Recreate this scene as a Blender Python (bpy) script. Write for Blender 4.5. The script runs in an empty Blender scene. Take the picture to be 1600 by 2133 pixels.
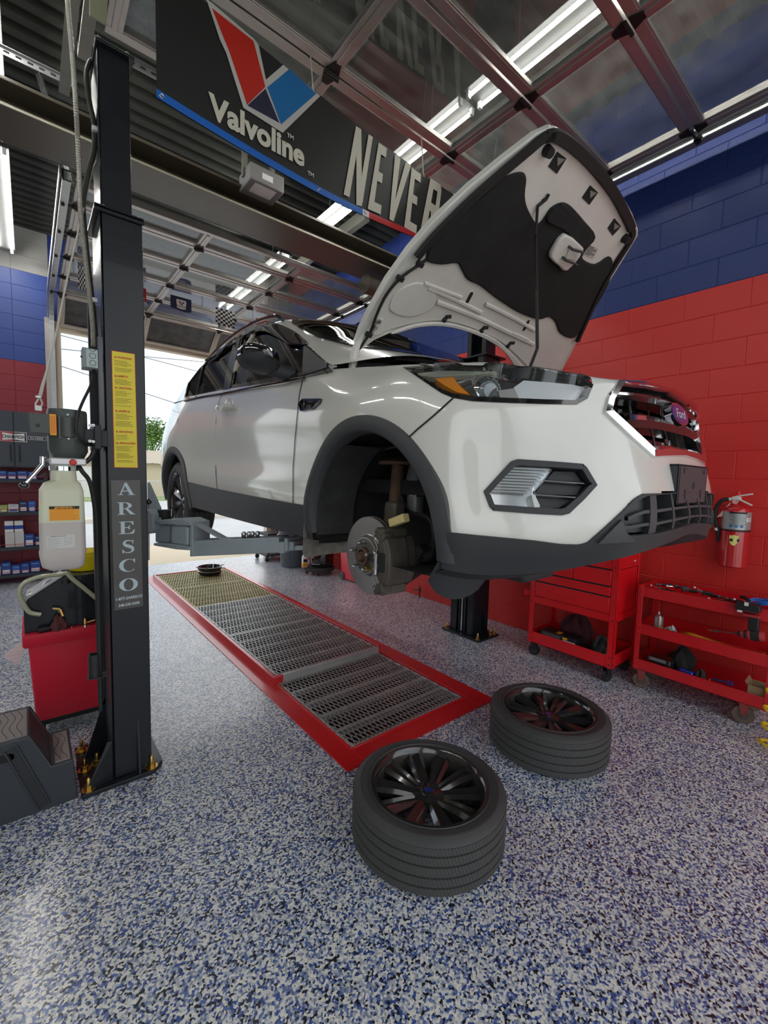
import bpy, bmesh, math, random
import numpy as np
from mathutils import Vector, Matrix

# ---------------------------------------------------------------- camera, sky, exposure
SC = bpy.context.scene
COL = SC.collection
FPX, CAMH = 903.0, 1.57
YAW, PIT, ROLL = [math.radians(a) for a in (39.36, -4.56, 1.51)]
_f = np.array([math.sin(YAW)*math.cos(PIT), math.cos(YAW)*math.cos(PIT), math.sin(PIT)])
_r = np.cross(_f, [0, 0, 1]); _r /= np.linalg.norm(_r); _u = np.cross(_r, _f)
_c, _s = math.cos(ROLL), math.sin(ROLL)
CR = np.array([_c*_r+_s*_u, -_s*_r+_c*_u, _f])
cam_d = bpy.data.cameras.new('camera'); cam = bpy.data.objects.new('camera', cam_d); COL.objects.link(cam)
cam_d.sensor_fit = 'HORIZONTAL'; cam_d.sensor_width = 36.0; cam_d.lens = 36.0*FPX/1600.0
cam_d.clip_start = 0.02; cam_d.clip_end = 400
M = Matrix.Identity(4)
for i in range(3):
    M[i][0], M[i][1], M[i][2] = CR[0][i], CR[1][i], -CR[2][i]
M[2][3] = CAMH
cam.matrix_world = M
SC.camera = cam

wd = bpy.data.worlds.new('world'); SC.world = wd; wd.use_nodes = True
nt = wd.node_tree; nt.nodes.clear()
o = nt.nodes.new('ShaderNodeOutputWorld'); bg = nt.nodes.new('ShaderNodeBackground')
tc = nt.nodes.new('ShaderNodeTexCoord'); nz = nt.nodes.new('ShaderNodeTexNoise')
nz.inputs['Scale'].default_value = 2.2; nz.inputs['Detail'].default_value = 6; nz.inputs['Roughness'].default_value = .62
cr = nt.nodes.new('ShaderNodeValToRGB')
cr.color_ramp.elements[0].position = .36; cr.color_ramp.elements[0].color = (.44, .56, .67, 1)
cr.color_ramp.elements[1].position = .60; cr.color_ramp.elements[1].color = (1.0, 1.0, 1.0, 1)
nt.links.new(tc.outputs['Generated'], nz.inputs['Vector']); nt.links.new(nz.outputs['Fac'], cr.inputs['Fac'])
nt.links.new(cr.outputs['Color'], bg.inputs['Color']); bg.inputs['Strength'].default_value = 1.75
nt.links.new(bg.outputs[0], o.inputs['Surface'])
TUBE_STRENGTH = 48.0
SC.view_settings.view_transform = 'Standard'; SC.view_settings.look = 'None'
SC.view_settings.gamma = 1.0; SC.view_settings.use_curve_mapping = False
SC.view_settings.exposure = 0.22

# ---------------------------------------------------------------- helpers
def ray(x, y): return CR.T @ np.array([x-800.0, 1066.5-y, FPX])
def at(x, y, axis, val):
    d = ray(x, y); o_ = np.array([0, 0, CAMH]); return o_+d*((val-o_[axis])/d[axis])
def at_plane(x, y, p, n):
    d = ray(x, y); o_ = np.array([0, 0, CAMH]); n = np.array(n, float); return o_+d*(((np.array(p, float)-o_)@n)/(d@n))
def proj(P):
    c = CR @ (np.array(P, float)-np.array([0, 0, CAMH])); return 800+FPX*c[0]/c[2], 1066.5-FPX*c[1]/c[2], c[2]
def lin(h):
    h = h.lstrip('#'); v = [int(h[i:i+2], 16)/255 for i in (0, 2, 4)]
    return tuple((x/12.92 if x <= .04045 else ((x+.055)/1.055)**2.4) for x in v)
MATS = {}
def mat(name, col, rough=.5, metal=0., bump=0., bscale=60., var=0., vscale=8., coat=0., spec=.5, emit=None, estr=0., trans=0.):
    if name in MATS: return MATS[name]
    if isinstance(col, str): col = lin(col)
    m = bpy.data.materials.new(name); m.use_nodes = True; t = m.node_tree; b = t.nodes['Principled BSDF']
    b.inputs['Base Color'].default_value = (*col, 1); b.inputs['Roughness'].default_value = rough
    b.inputs['Metallic'].default_value = metal; b.inputs['Coat Weight'].default_value = coat
    b.inputs['Coat Roughness'].default_value = .05; b.inputs['Specular IOR Level'].default_value = spec
    b.inputs['Transmission Weight'].default_value = trans
    if emit:
        b.inputs['Emission Color'].default_value = (*emit, 1); b.inputs['Emission Strength'].default_value = estr
    co = t.nodes.new('ShaderNodeTexCoord')
    if var > 0:
        n = t.nodes.new('ShaderNodeTexNoise'); n.inputs['Scale'].default_value = vscale; n.inputs['Detail'].default_value = 5
        mx = t.nodes.new('ShaderNodeMix'); mx.data_type = 'RGBA'
        mx.inputs['A'].default_value = (*[c*(1-var) for c in col], 1); mx.inputs['B'].default_value = (*[min(1, c*(1+var)+var*.02) for c in col], 1)
        t.links.new(co.outputs['Object'], n.inputs['Vector']); t.links.new(n.outputs['Fac'], mx.inputs['Factor'])
        t.links.new(mx.outputs['Result'], b.inputs['Base Color'])
    if bump > 0:
        n2 = t.nodes.new('ShaderNodeTexNoise'); n2.inputs['Scale'].default_value = bscale; n2.inputs['Detail'].default_value = 4
        bp = t.nodes.new('ShaderNodeBump'); bp.inputs['Strength'].default_value = bump; bp.inputs['Distance'].default_value = .004
        t.links.new(co.outputs['Object'], n2.inputs['Vector']); t.links.new(n2.outputs['Fac'], bp.inputs['Height'])
        t.links.new(bp.outputs['Normal'], b.inputs['Normal'])
    MATS[name] = m; return m
def glass_mat(name, tint, rough=.03, ior=1.45, dirt=0., dirtcol=(.5, .5, .5), base=.0):
    """thin pane: clear straight-through part plus fresnel reflection, with a little dust"""
    m = bpy.data.materials.new(name); m.use_nodes = True; t = m.node_tree; t.nodes.clear()
    out = t.nodes.new('ShaderNodeOutputMaterial'); tr = t.nodes.new('ShaderNodeBsdfTransparent'); tr.inputs[0].default_value = (*tint, 1)
    gl = t.nodes.new('ShaderNodeBsdfGlossy'); gl.inputs['Roughness'].default_value = rough
    lw = t.nodes.new('ShaderNodeLayerWeight'); lw.inputs['Blend'].default_value = .5
    pw = t.nodes.new('ShaderNodeMath'); pw.operation = 'POWER'; pw.inputs[1].default_value = 5; t.links.new(lw.outputs['Facing'], pw.inputs[0])
    r0 = ((ior-1)/(ior+1))**2
    fr = t.nodes.new('ShaderNodeMath'); fr.operation = 'MULTIPLY_ADD'; fr.inputs[1].default_value = 1-r0; fr.inputs[2].default_value = r0; t.links.new(pw.outputs[0], fr.inputs[0])
    mx = t.nodes.new('ShaderNodeMixShader'); fac = fr.outputs[0]
    if base > 0:
        ad = t.nodes.new('ShaderNodeMath'); ad.operation = 'ADD'; ad.use_clamp = True; ad.inputs[1].default_value = base
        t.links.new(fac, ad.inputs[0]); fac = ad.outputs[0]
    t.links.new(fac, mx.inputs[0]); t.links.new(tr.outputs[0], mx.inputs[1]); t.links.new(gl.outputs[0], mx.inputs[2])
    last = mx.outputs[0]
    if dirt > 0:
        df = t.nodes.new('ShaderNodeBsdfTranslucent'); df.inputs[0].default_value = (*dirtcol, 1)
        d2 = t.nodes.new('ShaderNodeBsdfDiffuse'); d2.inputs[0].default_value = (*dirtcol, 1)
        ms = t.nodes.new('ShaderNodeMixShader'); t.links.new(df.outputs[0], ms.inputs[1]); t.links.new(d2.outputs[0], ms.inputs[2])
        co = t.nodes.new('ShaderNodeTexCoord'); n = t.nodes.new('ShaderNodeTexNoise'); n.inputs['Scale'].default_value = 9; n.inputs['Detail'].default_value = 8
        ml = t.nodes.new('ShaderNodeMath'); ml.operation = 'MULTIPLY'; ml.inputs[1].default_value = dirt*2
        t.links.new(co.outputs['Object'], n.inputs['Vector']); t.links.new(n.outputs['Fac'], ml.inputs[0])
        m3 = t.nodes.new('ShaderNodeMixShader'); t.links.new(ml.outputs[0], m3.inputs[0]); t.links.new(last, m3.inputs[1]); t.links.new(ms.outputs[0], m3.inputs[2])
        last = m3.outputs[0]
    t.links.new(last, out.inputs['Surface']); MATS[name] = m; return m

def nrm(v): v = np.array(v, float); return v/(np.linalg.norm(v)+1e-12)
def frame(z, x=None):
    z = nrm(z)
    if x is None: x = (1, 0, 0) if abs(z[0]) < .9 else (0, 1, 0)
    x = np.array(x, float); x = nrm(x-z*(x@z)); return x, np.cross(z, x), z
class MB:
    def __init__(s): s.v, s.f, s.mi, s.cur, s.X = [], [], [], 0, None
    def add(s, vs, fs):
        o_ = len(s.v)
        if s.X is not None: vs = [tuple(s.X @ Vector([float(c) for c in p])) for p in vs]
        s.v += [(float(p[0]), float(p[1]), float(p[2])) for p in vs]
        s.f += [tuple(int(i)+o_ for i in f) for f in fs]; s.mi += [s.cur]*len(fs); return s
    def box(s, c, size, ax=None, taper=1.0):
        c = np.array(c, float); h = np.array(size, float)/2
        if ax is None: ax = np.eye(3)
        ax = [nrm(a) for a in ax]; vs = []
        for k in (-1, 1):
            t_ = taper if k > 0 else 1.0
            for (i, j) in ((-1, -1), (1, -1), (1, 1), (-1, 1)):
                vs.append(c+ax[0]*i*h[0]*t_+ax[1]*j*h[1]*t_+ax[2]*k*h[2])
        return s.add(vs, [(3, 2, 1, 0), (4, 5, 6, 7), (0, 1, 5, 4), (1, 2, 6, 5), (2, 3, 7, 6), (3, 0, 4, 7)])
    def bb(s, lo, hi):
        lo, hi = np.minimum(lo, hi), np.maximum(lo, hi); return s.box((lo+hi)/2, hi-lo)
    def bar(s, a, b, w, h, up=(0, 0, 1)):
        a, b = np.array(a, float), np.array(b, float); d = b-a; L = np.linalg.norm(d); z = d/L
        up = np.array(up, float)
        if abs(nrm(up)@z) > .98: up = np.array([1., 0, 0])
        y = nrm(up-z*(up@z)); x = np.cross(y, z)
        return s.box((a+b)/2, (w, h, L), (x, y, z))
    def cyl(s, a, b, r0, r1=None, n=16, caps=True):
        r1 = r0 if r1 is None else r1; a, b = np.array(a, float), np.array(b, float); x, y, z = frame(b-a); vs = []
        for p, r in ((a, r0), (b, r1)):
            for i in range(n):
                t_ = 2*math.pi*i/n; vs.append(p+r*(x*math.cos(t_)+y*math.sin(t_)))
        fs = [(i, (i+1) % n, n+(i+1) % n, n+i) for i in range(n)]
        if caps: fs += [tuple(range(n-1, -1, -1)), tuple(range(n, 2*n))]
        return s.add(vs, fs)
    def lathe(s, prof, a=(0, 0, 0), axis=(0, 0, 1), n=32, caps=True, xd=None, closed=False):
        x, y, z = frame(axis, xd); a = np.array(a, float); vs = []; k = len(prof)
        for r, h in prof:
            for i in range(n):
                t_ = 2*math.pi*i/n; vs.append(a+z*h+r*(x*math.cos(t_)+y*math.sin(t_)))
        fs = []
        for j in range(k if closed else k-1):
            q = (j+1) % k
            fs += [(j*n+i, j*n+(i+1) % n, q*n+(i+1) % n, q*n+i) for i in range(n)]
        if caps and not closed:
            if prof[0][0] > 1e-5: fs.append(tuple(range(n-1, -1, -1)))
            if prof[-1][0] > 1e-5: fs.append(tuple(range((k-1)*n, k*n)))
        return s.add(vs, fs)
    def tube(s, pts, r, n=8, closed=False, caps=True):
        P = [np.array(p, float) for p in pts]; k = len(P); rs = r if hasattr(r, '__len__') else [r]*k
        T = [nrm((P[(i+1) % k] if (closed or i < k-1) else P[i])-(P[i-1] if (closed or i > 0) else P[i])) for i in range(k)]
        x, y, z = frame(T[0]); vs = []
        for i in range(k):
            x = nrm(x-T[i]*(x@T[i])); y = np.cross(T[i], x)
            for j in range(n):
                t_ = 2*math.pi*j/n; vs.append(P[i]+rs[i]*(x*math.cos(t_)+y*math.sin(t_)))
        fs = [(i*n+j, i*n+(j+1) % n, ((i+1) % k)*n+(j+1) % n, ((i+1) % k)*n+j) for i in range(k if closed else k-1) for j in range(n)]
        if caps and not closed: fs += [tuple(range(n-1, -1, -1)), tuple(range((k-1)*n, k*n))]
        return s.add(vs, fs)
    def prism(s, poly, vec):
        n = len(poly); vec = np.array(vec, float); P = [np.array(p, float) for p in poly]
        return s.add(P+[p+vec for p in P], [tuple(range(n-1, -1, -1)), tuple(range(n, 2*n))]+[(i, (i+1) % n, n+(i+1) % n, n+i) for i in range(n)])
    def grid(s, A, flip=False, cu=False, cv=False):
        A = np.asarray(A, float); a, b = A.shape[:2]; fs = []
        for i in range(a if cu else a-1):
            for j in range(b if cv else b-1):
                i2, j2 = (i+1) % a, (j+1) % b
                q = (i*b+j, i2*b+j, i2*b+j2, i*b+j2); fs.append(q[::-1] if flip else q)
        return s.add(A.reshape(-1, 3), fs)
    def ball(s, c, r, n=16, m=10, sc=(1, 1, 1)):
        c = np.array(c, float); sc = np.array(sc, float)
        vs = [c+sc*np.array([0, 0, -r])]; fs = []
        for j in range(1, m):
            p = math.pi*j/m-math.pi/2
            for i in range(n):
                t_ = 2*math.pi*i/n; vs.append(c+sc*r*np.array([math.cos(p)*math.cos(t_), math.cos(p)*math.sin(t_), math.sin(p)]))
        vs.append(c+sc*np.array([0, 0, r])); L = len(vs)-1
        fs += [(0, 1+(i+1) % n, 1+i) for i in range(n)]
        for j in range(m-2):
            fs += [(1+j*n+i, 1+j*n+(i+1) % n, 1+(j+1)*n+(i+1) % n, 1+(j+1)*n+i) for i in range(n)]
        fs += [(1+(m-2)*n+i, 1+(m-2)*n+(i+1) % n, L) for i in range(n)]
        return s.add(vs, fs)
    def build(s, name, mats, parent=None, bevel=0., smooth=True, ang=35, seg=2, local=False, fix=False):
        me = bpy.data.meshes.new(name); V = np.array(s.v, float).reshape(-1, 3)
        off = np.zeros(3)
        if parent is not None and not local:
            p = parent
            while p.parent is not None: p = p.parent
            off = np.array(p.location)
        if len(V): V = V-off
        me.from_pydata([tuple(p) for p in V], [], s.f)
        if not isinstance(mats, (list, tuple)): mats = [mats]
        for m_ in mats: me.materials.append(m_)
        if len(mats) > 1: me.polygons.foreach_set('material_index', s.mi)
        if fix:
            b_ = bmesh.new(); b_.from_mesh(me); bmesh.ops.remove_doubles(b_, verts=b_.verts, dist=1e-5)
            bmesh.ops.recalc_face_normals(b_, faces=b_.faces); b_.to_mesh(me); b_.free()
        ob = bpy.data.objects.new(name, me); COL.objects.link(ob)
        if parent is not None: ob.parent = parent
        if smooth:
            me.shade_smooth(); me.set_sharp_from_angle(angle=math.radians(ang))
        if bevel > 0:
            bm_ = ob.modifiers.new('bevel', 'BEVEL'); bm_.width = bevel; bm_.segments = seg; bm_.limit_method = 'ANGLE'; bm_.angle_limit = math.radians(40)
            bm_.harden_normals = False
        return ob
def tag(o_, label=None, cat=None, group=None, kind=None):
    if label: o_['label'] = label
    if cat: o_['category'] = cat
    if group: o_['group'] = group
    if kind: o_['kind'] = kind
    return o_
def thing(name, label, cat, loc=(0, 0, 0), group=None):
    o_ = bpy.data.objects.new(name, None); COL.objects.link(o_); o_.location = [float(c) for c in loc]; o_.empty_display_size = .05
    return tag(o_, label, cat, group)
def struct(o_): o_['kind'] = 'structure'; return o_
def sroot(name, loc=(0, 0, 0)):
    o_ = bpy.data.objects.new(name, None); COL.objects.link(o_); o_.location = loc; o_['kind'] = 'structure'; return o_
def dup(root, loc=None, rot=None, label=None, group=None):
    def cp(o_, par):
        c = o_.copy(); COL.objects.link(c); c.parent = par
        for ch in list(o_.children): cp(ch, c)
        return c
    r = cp(root, None)
    if loc is not None: r.location = loc
    if rot is not None: r.rotation_euler = rot
    if label: r['label'] = label
    if group: r['group'] = group
    return r
def text(name, body, org, xd, yd, size, m, parent=None, ext=.001, fat=0., shear=0., align='LEFT', sx=1.0, space=1.0):
    """flat lettering as thin raised geometry; org = baseline point in world"""
    cu = bpy.data.curves.new(name, 'FONT'); cu.body = body; cu.size = size; cu.extrude = ext; cu.offset = fat; cu.shear = shear
    cu.align_x = align; cu.space_character = space; cu.resolution_u = 4
    tmp = bpy.data.objects.new('tmp', cu); COL.objects.link(tmp)
    dg = bpy.context.evaluated_depsgraph_get(); me = bpy.data.meshes.new_from_object(tmp.evaluated_get(dg))
    bpy.data.objects.remove(tmp); bpy.data.curves.remove(cu)
    x, y = nrm(xd), nrm(yd); z = np.cross(x, y); org = np.array(org, float)
    off = np.zeros(3)
    if parent is not None:
        p = parent
        while p.parent is not None: p = p.parent
        off = np.array(p.location)
    for v in me.vertices:
        v.co = org+x*v.co[0]*sx+y*v.co[1]+z*v.co[2]-off
    me.materials.clear(); me.materials.append(m); me.name = name
    ob = bpy.data.objects.new(name, me); COL.objects.link(ob)
    if parent is not None: ob.parent = parent
    return ob
def cat_rom(P, n=6):
    P = [np.array(p, float) for p in P]; out = []
    for i in range(len(P)-1):
        p0, p1, p2, p3 = P[max(i-1, 0)], P[i], P[i+1], P[min(i+2, len(P)-1)]
        for k in range(n):
            t_ = k/n; out.append(.5*((2*p1)+(-p0+p2)*t_+(2*p0-5*p1+4*p2-p3)*t_**2+(-p0+3*p1-3*p2+p3)*t_**3))
    out.append(P[-1]); return out
rnd = random.Random(7)

# ---------------------------------------------------------------- materials
white_paint = mat('pearl_white_paint', (.65, .64, .59), .30, 0, coat=1.0, bump=.0)
black_plastic = mat('black_textured_plastic', (.028, .029, .032), .55, bump=.25, bscale=900)
dark_plastic = mat('charcoal_plastic', (.045, .046, .050), .5, bump=.15, bscale=700)
gloss_black = mat('gloss_black', (.008, .008, .009), .08, coat=1.0)
void_black = mat('flat_near_black', (.006, .006, .006), .8, var=.3)  # near-black for gaps, holes, liners and underbody
chrome = mat('chrome', (.82, .83, .85), .08, 1.0)
satin_metal = mat('satin_metal', (.55, .55, .56), .32, 1.0, var=.1, vscale=30)
steel_dark = mat('dark_steel', (.10, .10, .10), .45, .7, var=.3, vscale=12)
rubber = mat('tyre_rubber', (.042, .042, .042), .62, bump=.2, bscale=300, var=.35, vscale=5)
black_enamel = mat('black_enamel', (.009, .011, .015), .34, coat=.2, spec=.3, bump=.12, bscale=120)
black_matte = mat('matte_black_steel', (.012, .012, .013), .5, bump=.1, bscale=200)
lift_grey = mat('blue_grey_enamel', (.30, .345, .37), .42, bump=.1, bscale=150, var=.12, vscale=6)
red_enamel = mat('red_enamel', (.74, .006, .012), .32, coat=.3, bump=.06, bscale=150, var=.12, vscale=5)
rust = mat('rusty_iron', (.12, .065, .04), .75, .3, bump=.5, bscale=120, var=.5, vscale=18)
grime_iron = mat('grimy_iron', (.10, .085, .07), .65, .5, bump=.5, bscale=90, var=.45, vscale=14)
gold_zinc = mat('yellow_zinc', (.55, .36, .10), .35, 1.0, var=.2, vscale=40)
brass = mat('brass', (.62, .42, .14), .3, 1.0)
yellow_plastic = mat('yellow_plastic', (.80, .62, .01), .3)
white_plastic = mat('white_plastic', (.75, .75, .73), .4)
amber = mat('amber_plastic', (.75, .24, .01), .25, coat=.6)
clear_lens = glass_mat('clear_lens', (.93, .95, .96), .02, 1.5, dirt=.03)
dark_glass = glass_mat('tinted_glass', (.10, .115, .11), .01, 1.5, base=.06)
green_glass = glass_mat('windscreen_glass', (.34, .42, .38), .01, 1.5, base=.05)
pane_glass = glass_mat('dusty_door_glass', (.66, .68, .67), .03, 1.5, dirt=.06, dirtcol=(.6, .62, .6), base=.04)
frost_glass = glass_mat('frosted_panel', (.25, .26, .25), .25, 1.5, dirt=.3, dirtcol=(.38, .38, .36))
label_white = mat('paper_white', (.78, .78, .76), .6)
label_black = mat('ink_black', (.01, .01, .01), .6)
label_orange = mat('label_orange', (.85, .36, .01), .5)
label_yellow = mat('label_yellow', (.85, .68, .03), .45, bump=.2, bscale=12)
label_red = mat('ink_red', (.55, .02, .02), .5)
ink_blue = mat('ink_blue', (.01, .06, .35), .5)
# ================================================================ the building
W, DEPTH, FRONT = 4.0, 8.0, -1.5
CO = .2032
def flake_floor():
    m = bpy.data.materials.new('flake_epoxy'); m.use_nodes = True; t = m.node_tree; b = t.nodes['Principled BSDF']
    co = t.nodes.new('ShaderNodeTexCoord'); vs = []
    nz = t.nodes.new('ShaderNodeTexNoise'); nz.inputs['Scale'].default_value = 90; nz.inputs['Detail'].default_value = 2
    ad = t.nodes.new('ShaderNodeMix'); ad.data_type = 'VECTOR'; ad.inputs['Factor'].default_value = .006
    t.links.new(co.outputs['Object'], nz.inputs['Vector']); t.links.new(co.outputs['Object'], ad.inputs['A']); t.links.new(nz.outputs['Color'], ad.inputs['B'])
    v = t.nodes.new('ShaderNodeTexVoronoi'); v.inputs['Scale'].default_value = 140; v.inputs['Randomness'].default_value = 1
    t.links.new(ad.outputs['Result'], v.inputs['Vector'])
    sp = t.nodes.new('ShaderNodeSeparateColor'); t.links.new(v.outputs['Color'], sp.inputs[0])
    r = t.nodes.new('ShaderNodeValToRGB'); r.color_ramp.interpolation = 'CONSTANT'; el = r.color_ramp.elements
    cols = [(0, (.014, .017, .027)), (.15, (.045, .09, .31)), (.26, (.12, .185, .42)), (.37, (.27, .32, .42)), (.49, (.48, .52, .57)), (.63, (.72, .73, .71)), (.84, (.86, .85, .77))]
    el[0].color = (*cols[0][1], 1); el[1].position = cols[1][0]; el[1].color = (*cols[1][1], 1)
    for p, c in cols[2:]:
        e = el.new(p); e.color = (*c, 1)
    t.links.new(sp.outputs[0], r.inputs[0])
    # traffic dirt: soft darker patches
    n2 = t.nodes.new('ShaderNodeTexNoise'); n2.inputs['Scale'].default_value = 1.3; n2.inputs['Detail'].default_value = 7; n2.inputs['Roughness'].default_value = .65
    t.links.new(co.outputs['Object'], n2.inputs['Vector'])
    r2 = t.nodes.new('ShaderNodeValToRGB'); r2.color_ramp.elements[0].position = .3; r2.color_ramp.elements[0].color = (.80, .80, .82, 1); r2.color_ramp.elements[1].position = .6
    t.links.new(n2.outputs['Fac'], r2.inputs[0])
    mu = t.nodes.new('ShaderNodeMix'); mu.data_type = 'RGBA'; mu.blend_type = 'MULTIPLY'; mu.inputs['Factor'].default_value = 1
    t.links.new(r.outputs[0], mu.inputs['A']); t.links.new(r2.outputs[0], mu.inputs['B']); t.links.new(mu.outputs['Result'], b.inputs['Base Color'])
    b.inputs['Roughness'].default_value = .42; b.inputs['Specular IOR Level'].default_value = .5
    b.inputs['Coat Weight'].default_value = .8; b.inputs['Coat Roughness'].default_value = .18
    bp = t.nodes.new('ShaderNodeBump'); bp.inputs['Strength'].default_value = .25; bp.inputs['Distance'].default_value = .002
    t.links.new(sp.outputs[1], bp.inputs['Height']); t.links.new(bp.outputs[0], b.inputs['Normal']); t.links.new(bp.outputs[0], b.inputs['Coat Normal'])
    return m
PX0, PX1, PY0, PY1 = 1.395, 2.385, 1.94, 6.92
flm = flake_floor()
b = MB()
X0, X1, Y0, Y1 = -6.0, 4.02, -1.6, 8.02
for lo, hi in (((X0, Y0), (PX0, Y1)), ((PX1, Y0), (X1, Y1)), ((PX0, Y0), (PX1, PY0)), ((PX0, PY1), (PX1, Y1))):
    b.bb((lo[0], lo[1], -.12), (hi[0], hi[1], 0))
struct(b.build('floor', flm, smooth=False))
# pit under the gratings
pitm = mat('dark_pit_concrete', (.035, .034, .032), .7, var=.4, vscale=3)  # near-black concrete colour, mottled at random
b = MB(); d = -1.3
b.bb((PX0-.05, PY0-.05, d-.05), (PX1+.05, PY1+.05, d))
b.bb((PX0-.05, PY0, d), (PX0, PY1, -.121)); b.bb((PX1, PY0, d), (PX1+.05, PY1, -.121)); b.bb((PX0, PY0-.05, d), (PX1, PY0, -.121)); b.bb((PX0, PY1, d), (PX1, PY1+.05, -.121))
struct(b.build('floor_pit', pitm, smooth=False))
# red painted kerb round the pit
redfloor = mat('red_floor_paint', (.56, .012, .016), .28, coat=.5, bump=.25, bscale=70, var=.10, vscale=6)
b = MB(); z = .006
OX0, OX1, OY0, OY1 = 1.265, 2.545, 1.79, 7.12
for lo, hi in (((OX0, OY0), (PX0, OY1)), ((PX1, OY0), (OX1, OY1)), ((PX0, OY0), (PX1, PY0)), ((PX0, PY1), (PX1, OY1))):
    b.bb((lo[0], lo[1], .0005), (hi[0], hi[1], z))
KY = 2.94
for xa, xb in ((PX0-.03, PX0-.002), (PX1-.002, PX1+.028)):
    b.bb((xa, KY, .0), (xb, PY1+.03, .062))
b.bb((PX0-.03, PY1+.002, 0), (PX1+.028, PY1+.03, .062)); b.bb((PX0-.03, KY-.03, 0), (PX0+.05, KY, .062))
b.bb((PX0-.012, PY0-.012, 0), (PX0, KY, .016)); b.bb((PX1, PY0-.012, 0), (PX1+.012, KY, .016)); b.bb((PX0, PY0-.014, 0), (PX1, PY0-.002, .016))
struct(b.build('trim_1', redfloor, bevel=.003, smooth=False))

# block walls: every block in view is a piece; painted joints recessed behind
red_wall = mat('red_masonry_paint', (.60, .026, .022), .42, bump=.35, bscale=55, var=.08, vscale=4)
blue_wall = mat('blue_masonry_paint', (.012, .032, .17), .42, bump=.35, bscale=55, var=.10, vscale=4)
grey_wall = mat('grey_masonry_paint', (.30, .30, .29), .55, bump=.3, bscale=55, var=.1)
def block_mesh(name, L, h, m):
    c, e = .0035, .0014
    a = [(0, e, e), (0, L-e, e), (0, L-e, h-e), (0, e, h-e)]; q = [(c, e+c, e+c), (c, L-e-c, e+c), (c, L-e-c, h-e-c), (c, e+c, h-e-c)]
    me = bpy.data.meshes.new(name); me.from_pydata(a+q, [], [(4, 5, 6, 7), (0, 1, 5, 4), (1, 2, 6, 5), (2, 3, 7, 6), (3, 0, 4, 7)]); me.materials.append(m); return me
def poly_in(x, y, P):
    c = False; j = len(P)-1
    for i in range(len(P)):
        if (P[i][1] > y) != (P[j][1] > y) and x < (P[j][0]-P[i][0])*(y-P[i][1])/(P[j][1]-P[i][1])+P[i][0]: c = not c
        j = i
    return c
CAR_SIL = [(330, 1150), (335, 900), (400, 740), (560, 665), (760, 690), (840, 560), (1140, 290), (1260, 380), (1300, 480), (1180, 760), (1300, 810), (1450, 940), (1460, 1060), (1430, 1110), (1200, 1190), (900, 1200), (600, 1100)]
def block_wall(name, org, ud, nd, length, rows, zmat, limit, phase=(0., 0.)):
    """org at the floor, ud along the wall, nd out of the wall into the room"""
    org, ud, nd = np.array(org, float), np.array(ud, float), np.array(nd, float)
    b = MB(); zcut = sorted({zmat[i][0] for i in range(len(zmat))}); z0 = 0; root = None; mats = [m for _, m in zmat]
    for i, (zc, m) in enumerate(zmat):
        b.cur = i; p = org+ud*length; q = -nd*.15
        b.prism([org+np.array([0, 0, z0]), p+np.array([0, 0, z0]), p+np.array([0, 0, zc]), org+np.array([0, 0, zc])], q); z0 = zc
    root = struct(b.build(name, mats, smooth=False))
    L = CO*2; cand = []
    for r in range(rows):
        m = next(mm for zc, mm in zmat if r*CO+.05 < zc)
        y = -L+phase[r % 2]
        while y < length:
            y0, y1 = max(y, 0), min(y+L, length); y += L
            if y1-y0 < .03: continue
            cz = r*CO+CO/2; c = org+ud*((y0+y1)/2)+np.array([0, 0, cz]); px, py, dd = proj(c)
            vis = dd > .2 and -40 < px < 1640 and -20 < py < 2150 and not poly_in(px, py, CAR_SIL)
            cand.append((-(1/dd if vis else -1), r, y0, y1, m))
    cand.sort(key=lambda k: k[0]); cache = {}
    rest = {}
    for k, (s_, r, y0, y1, m) in enumerate(cand):
        if s_ < 0 and k < limit:
            key = (round(y1-y0, 3), m.name)
            if key not in cache: cache[key] = block_mesh('block', y1-y0, CO, m)
            ob = bpy.data.objects.new('block', cache[key]); COL.objects.link(ob); ob.parent = root
            R = Matrix(((nd[0], ud[0], 0), (nd[1], ud[1], 0), (0, 0, 1))).to_4x4()
            R.translation = Vector([float(c) for c in org+ud*y0+np.array([0, 0, r*CO])]); ob.matrix_local = R
        else: rest.setdefault(m.name, []).append((r, y0, y1))
    for mn, L_ in rest.items():
        b = MB(); c, e = .0035, .0014
        for r, y0, y1 in L_:
            def P(n_, u_, z_): return org+nd*n_+ud*u_+np.array([0, 0, z_])
            z0, z1 = r*CO, (r+1)*CO
            b.add([P(0, y0+e, z0+e), P(0, y1-e, z0+e), P(0, y1-e, z1-e), P(0, y0+e, z1-e), P(c, y0+e+c, z0+e+c), P(c, y1-e-c, z0+e+c), P(c, y1-e-c, z1-e-c), P(c, y0+e+c, z1-e-c)],
                  [(4, 5, 6, 7), (0, 1, 5, 4), (1, 2, 6, 5), (2, 3, 7, 6), (3, 0, 4, 7)])
        ob = b.build('far_blocks', bpy.data.materials[mn], root, smooth=False); ob['kind'] = 'stuff'
    return root
block_wall('wall_right', (W, FRONT, 0), (0, 1, 0), (-1, 0, 0), DEPTH-FRONT, 24, [(15*CO, red_wall), (24*CO, blue_wall)], 290, ((.03-FRONT) % .4064, (.237-FRONT) % .4064))
block_wall('wall_back', (.30, DEPTH, 0), (-1, 0, 0), (0, -1, 0), 1.626, 24, [(15*CO, mat('shaded_red_masonry_paint', (.26, .016, .032), .45, bump=.35, bscale=55, var=.08, vscale=4)), (21*CO, mat('hazed_blue_masonry_paint', (.018, .055, .27), .42, bump=.35, bscale=55, var=.1, vscale=4)), (24*CO, grey_wall)], 120)  # far wall: red darkened for shade, blue lifted for haze, in the paint colour
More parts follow.
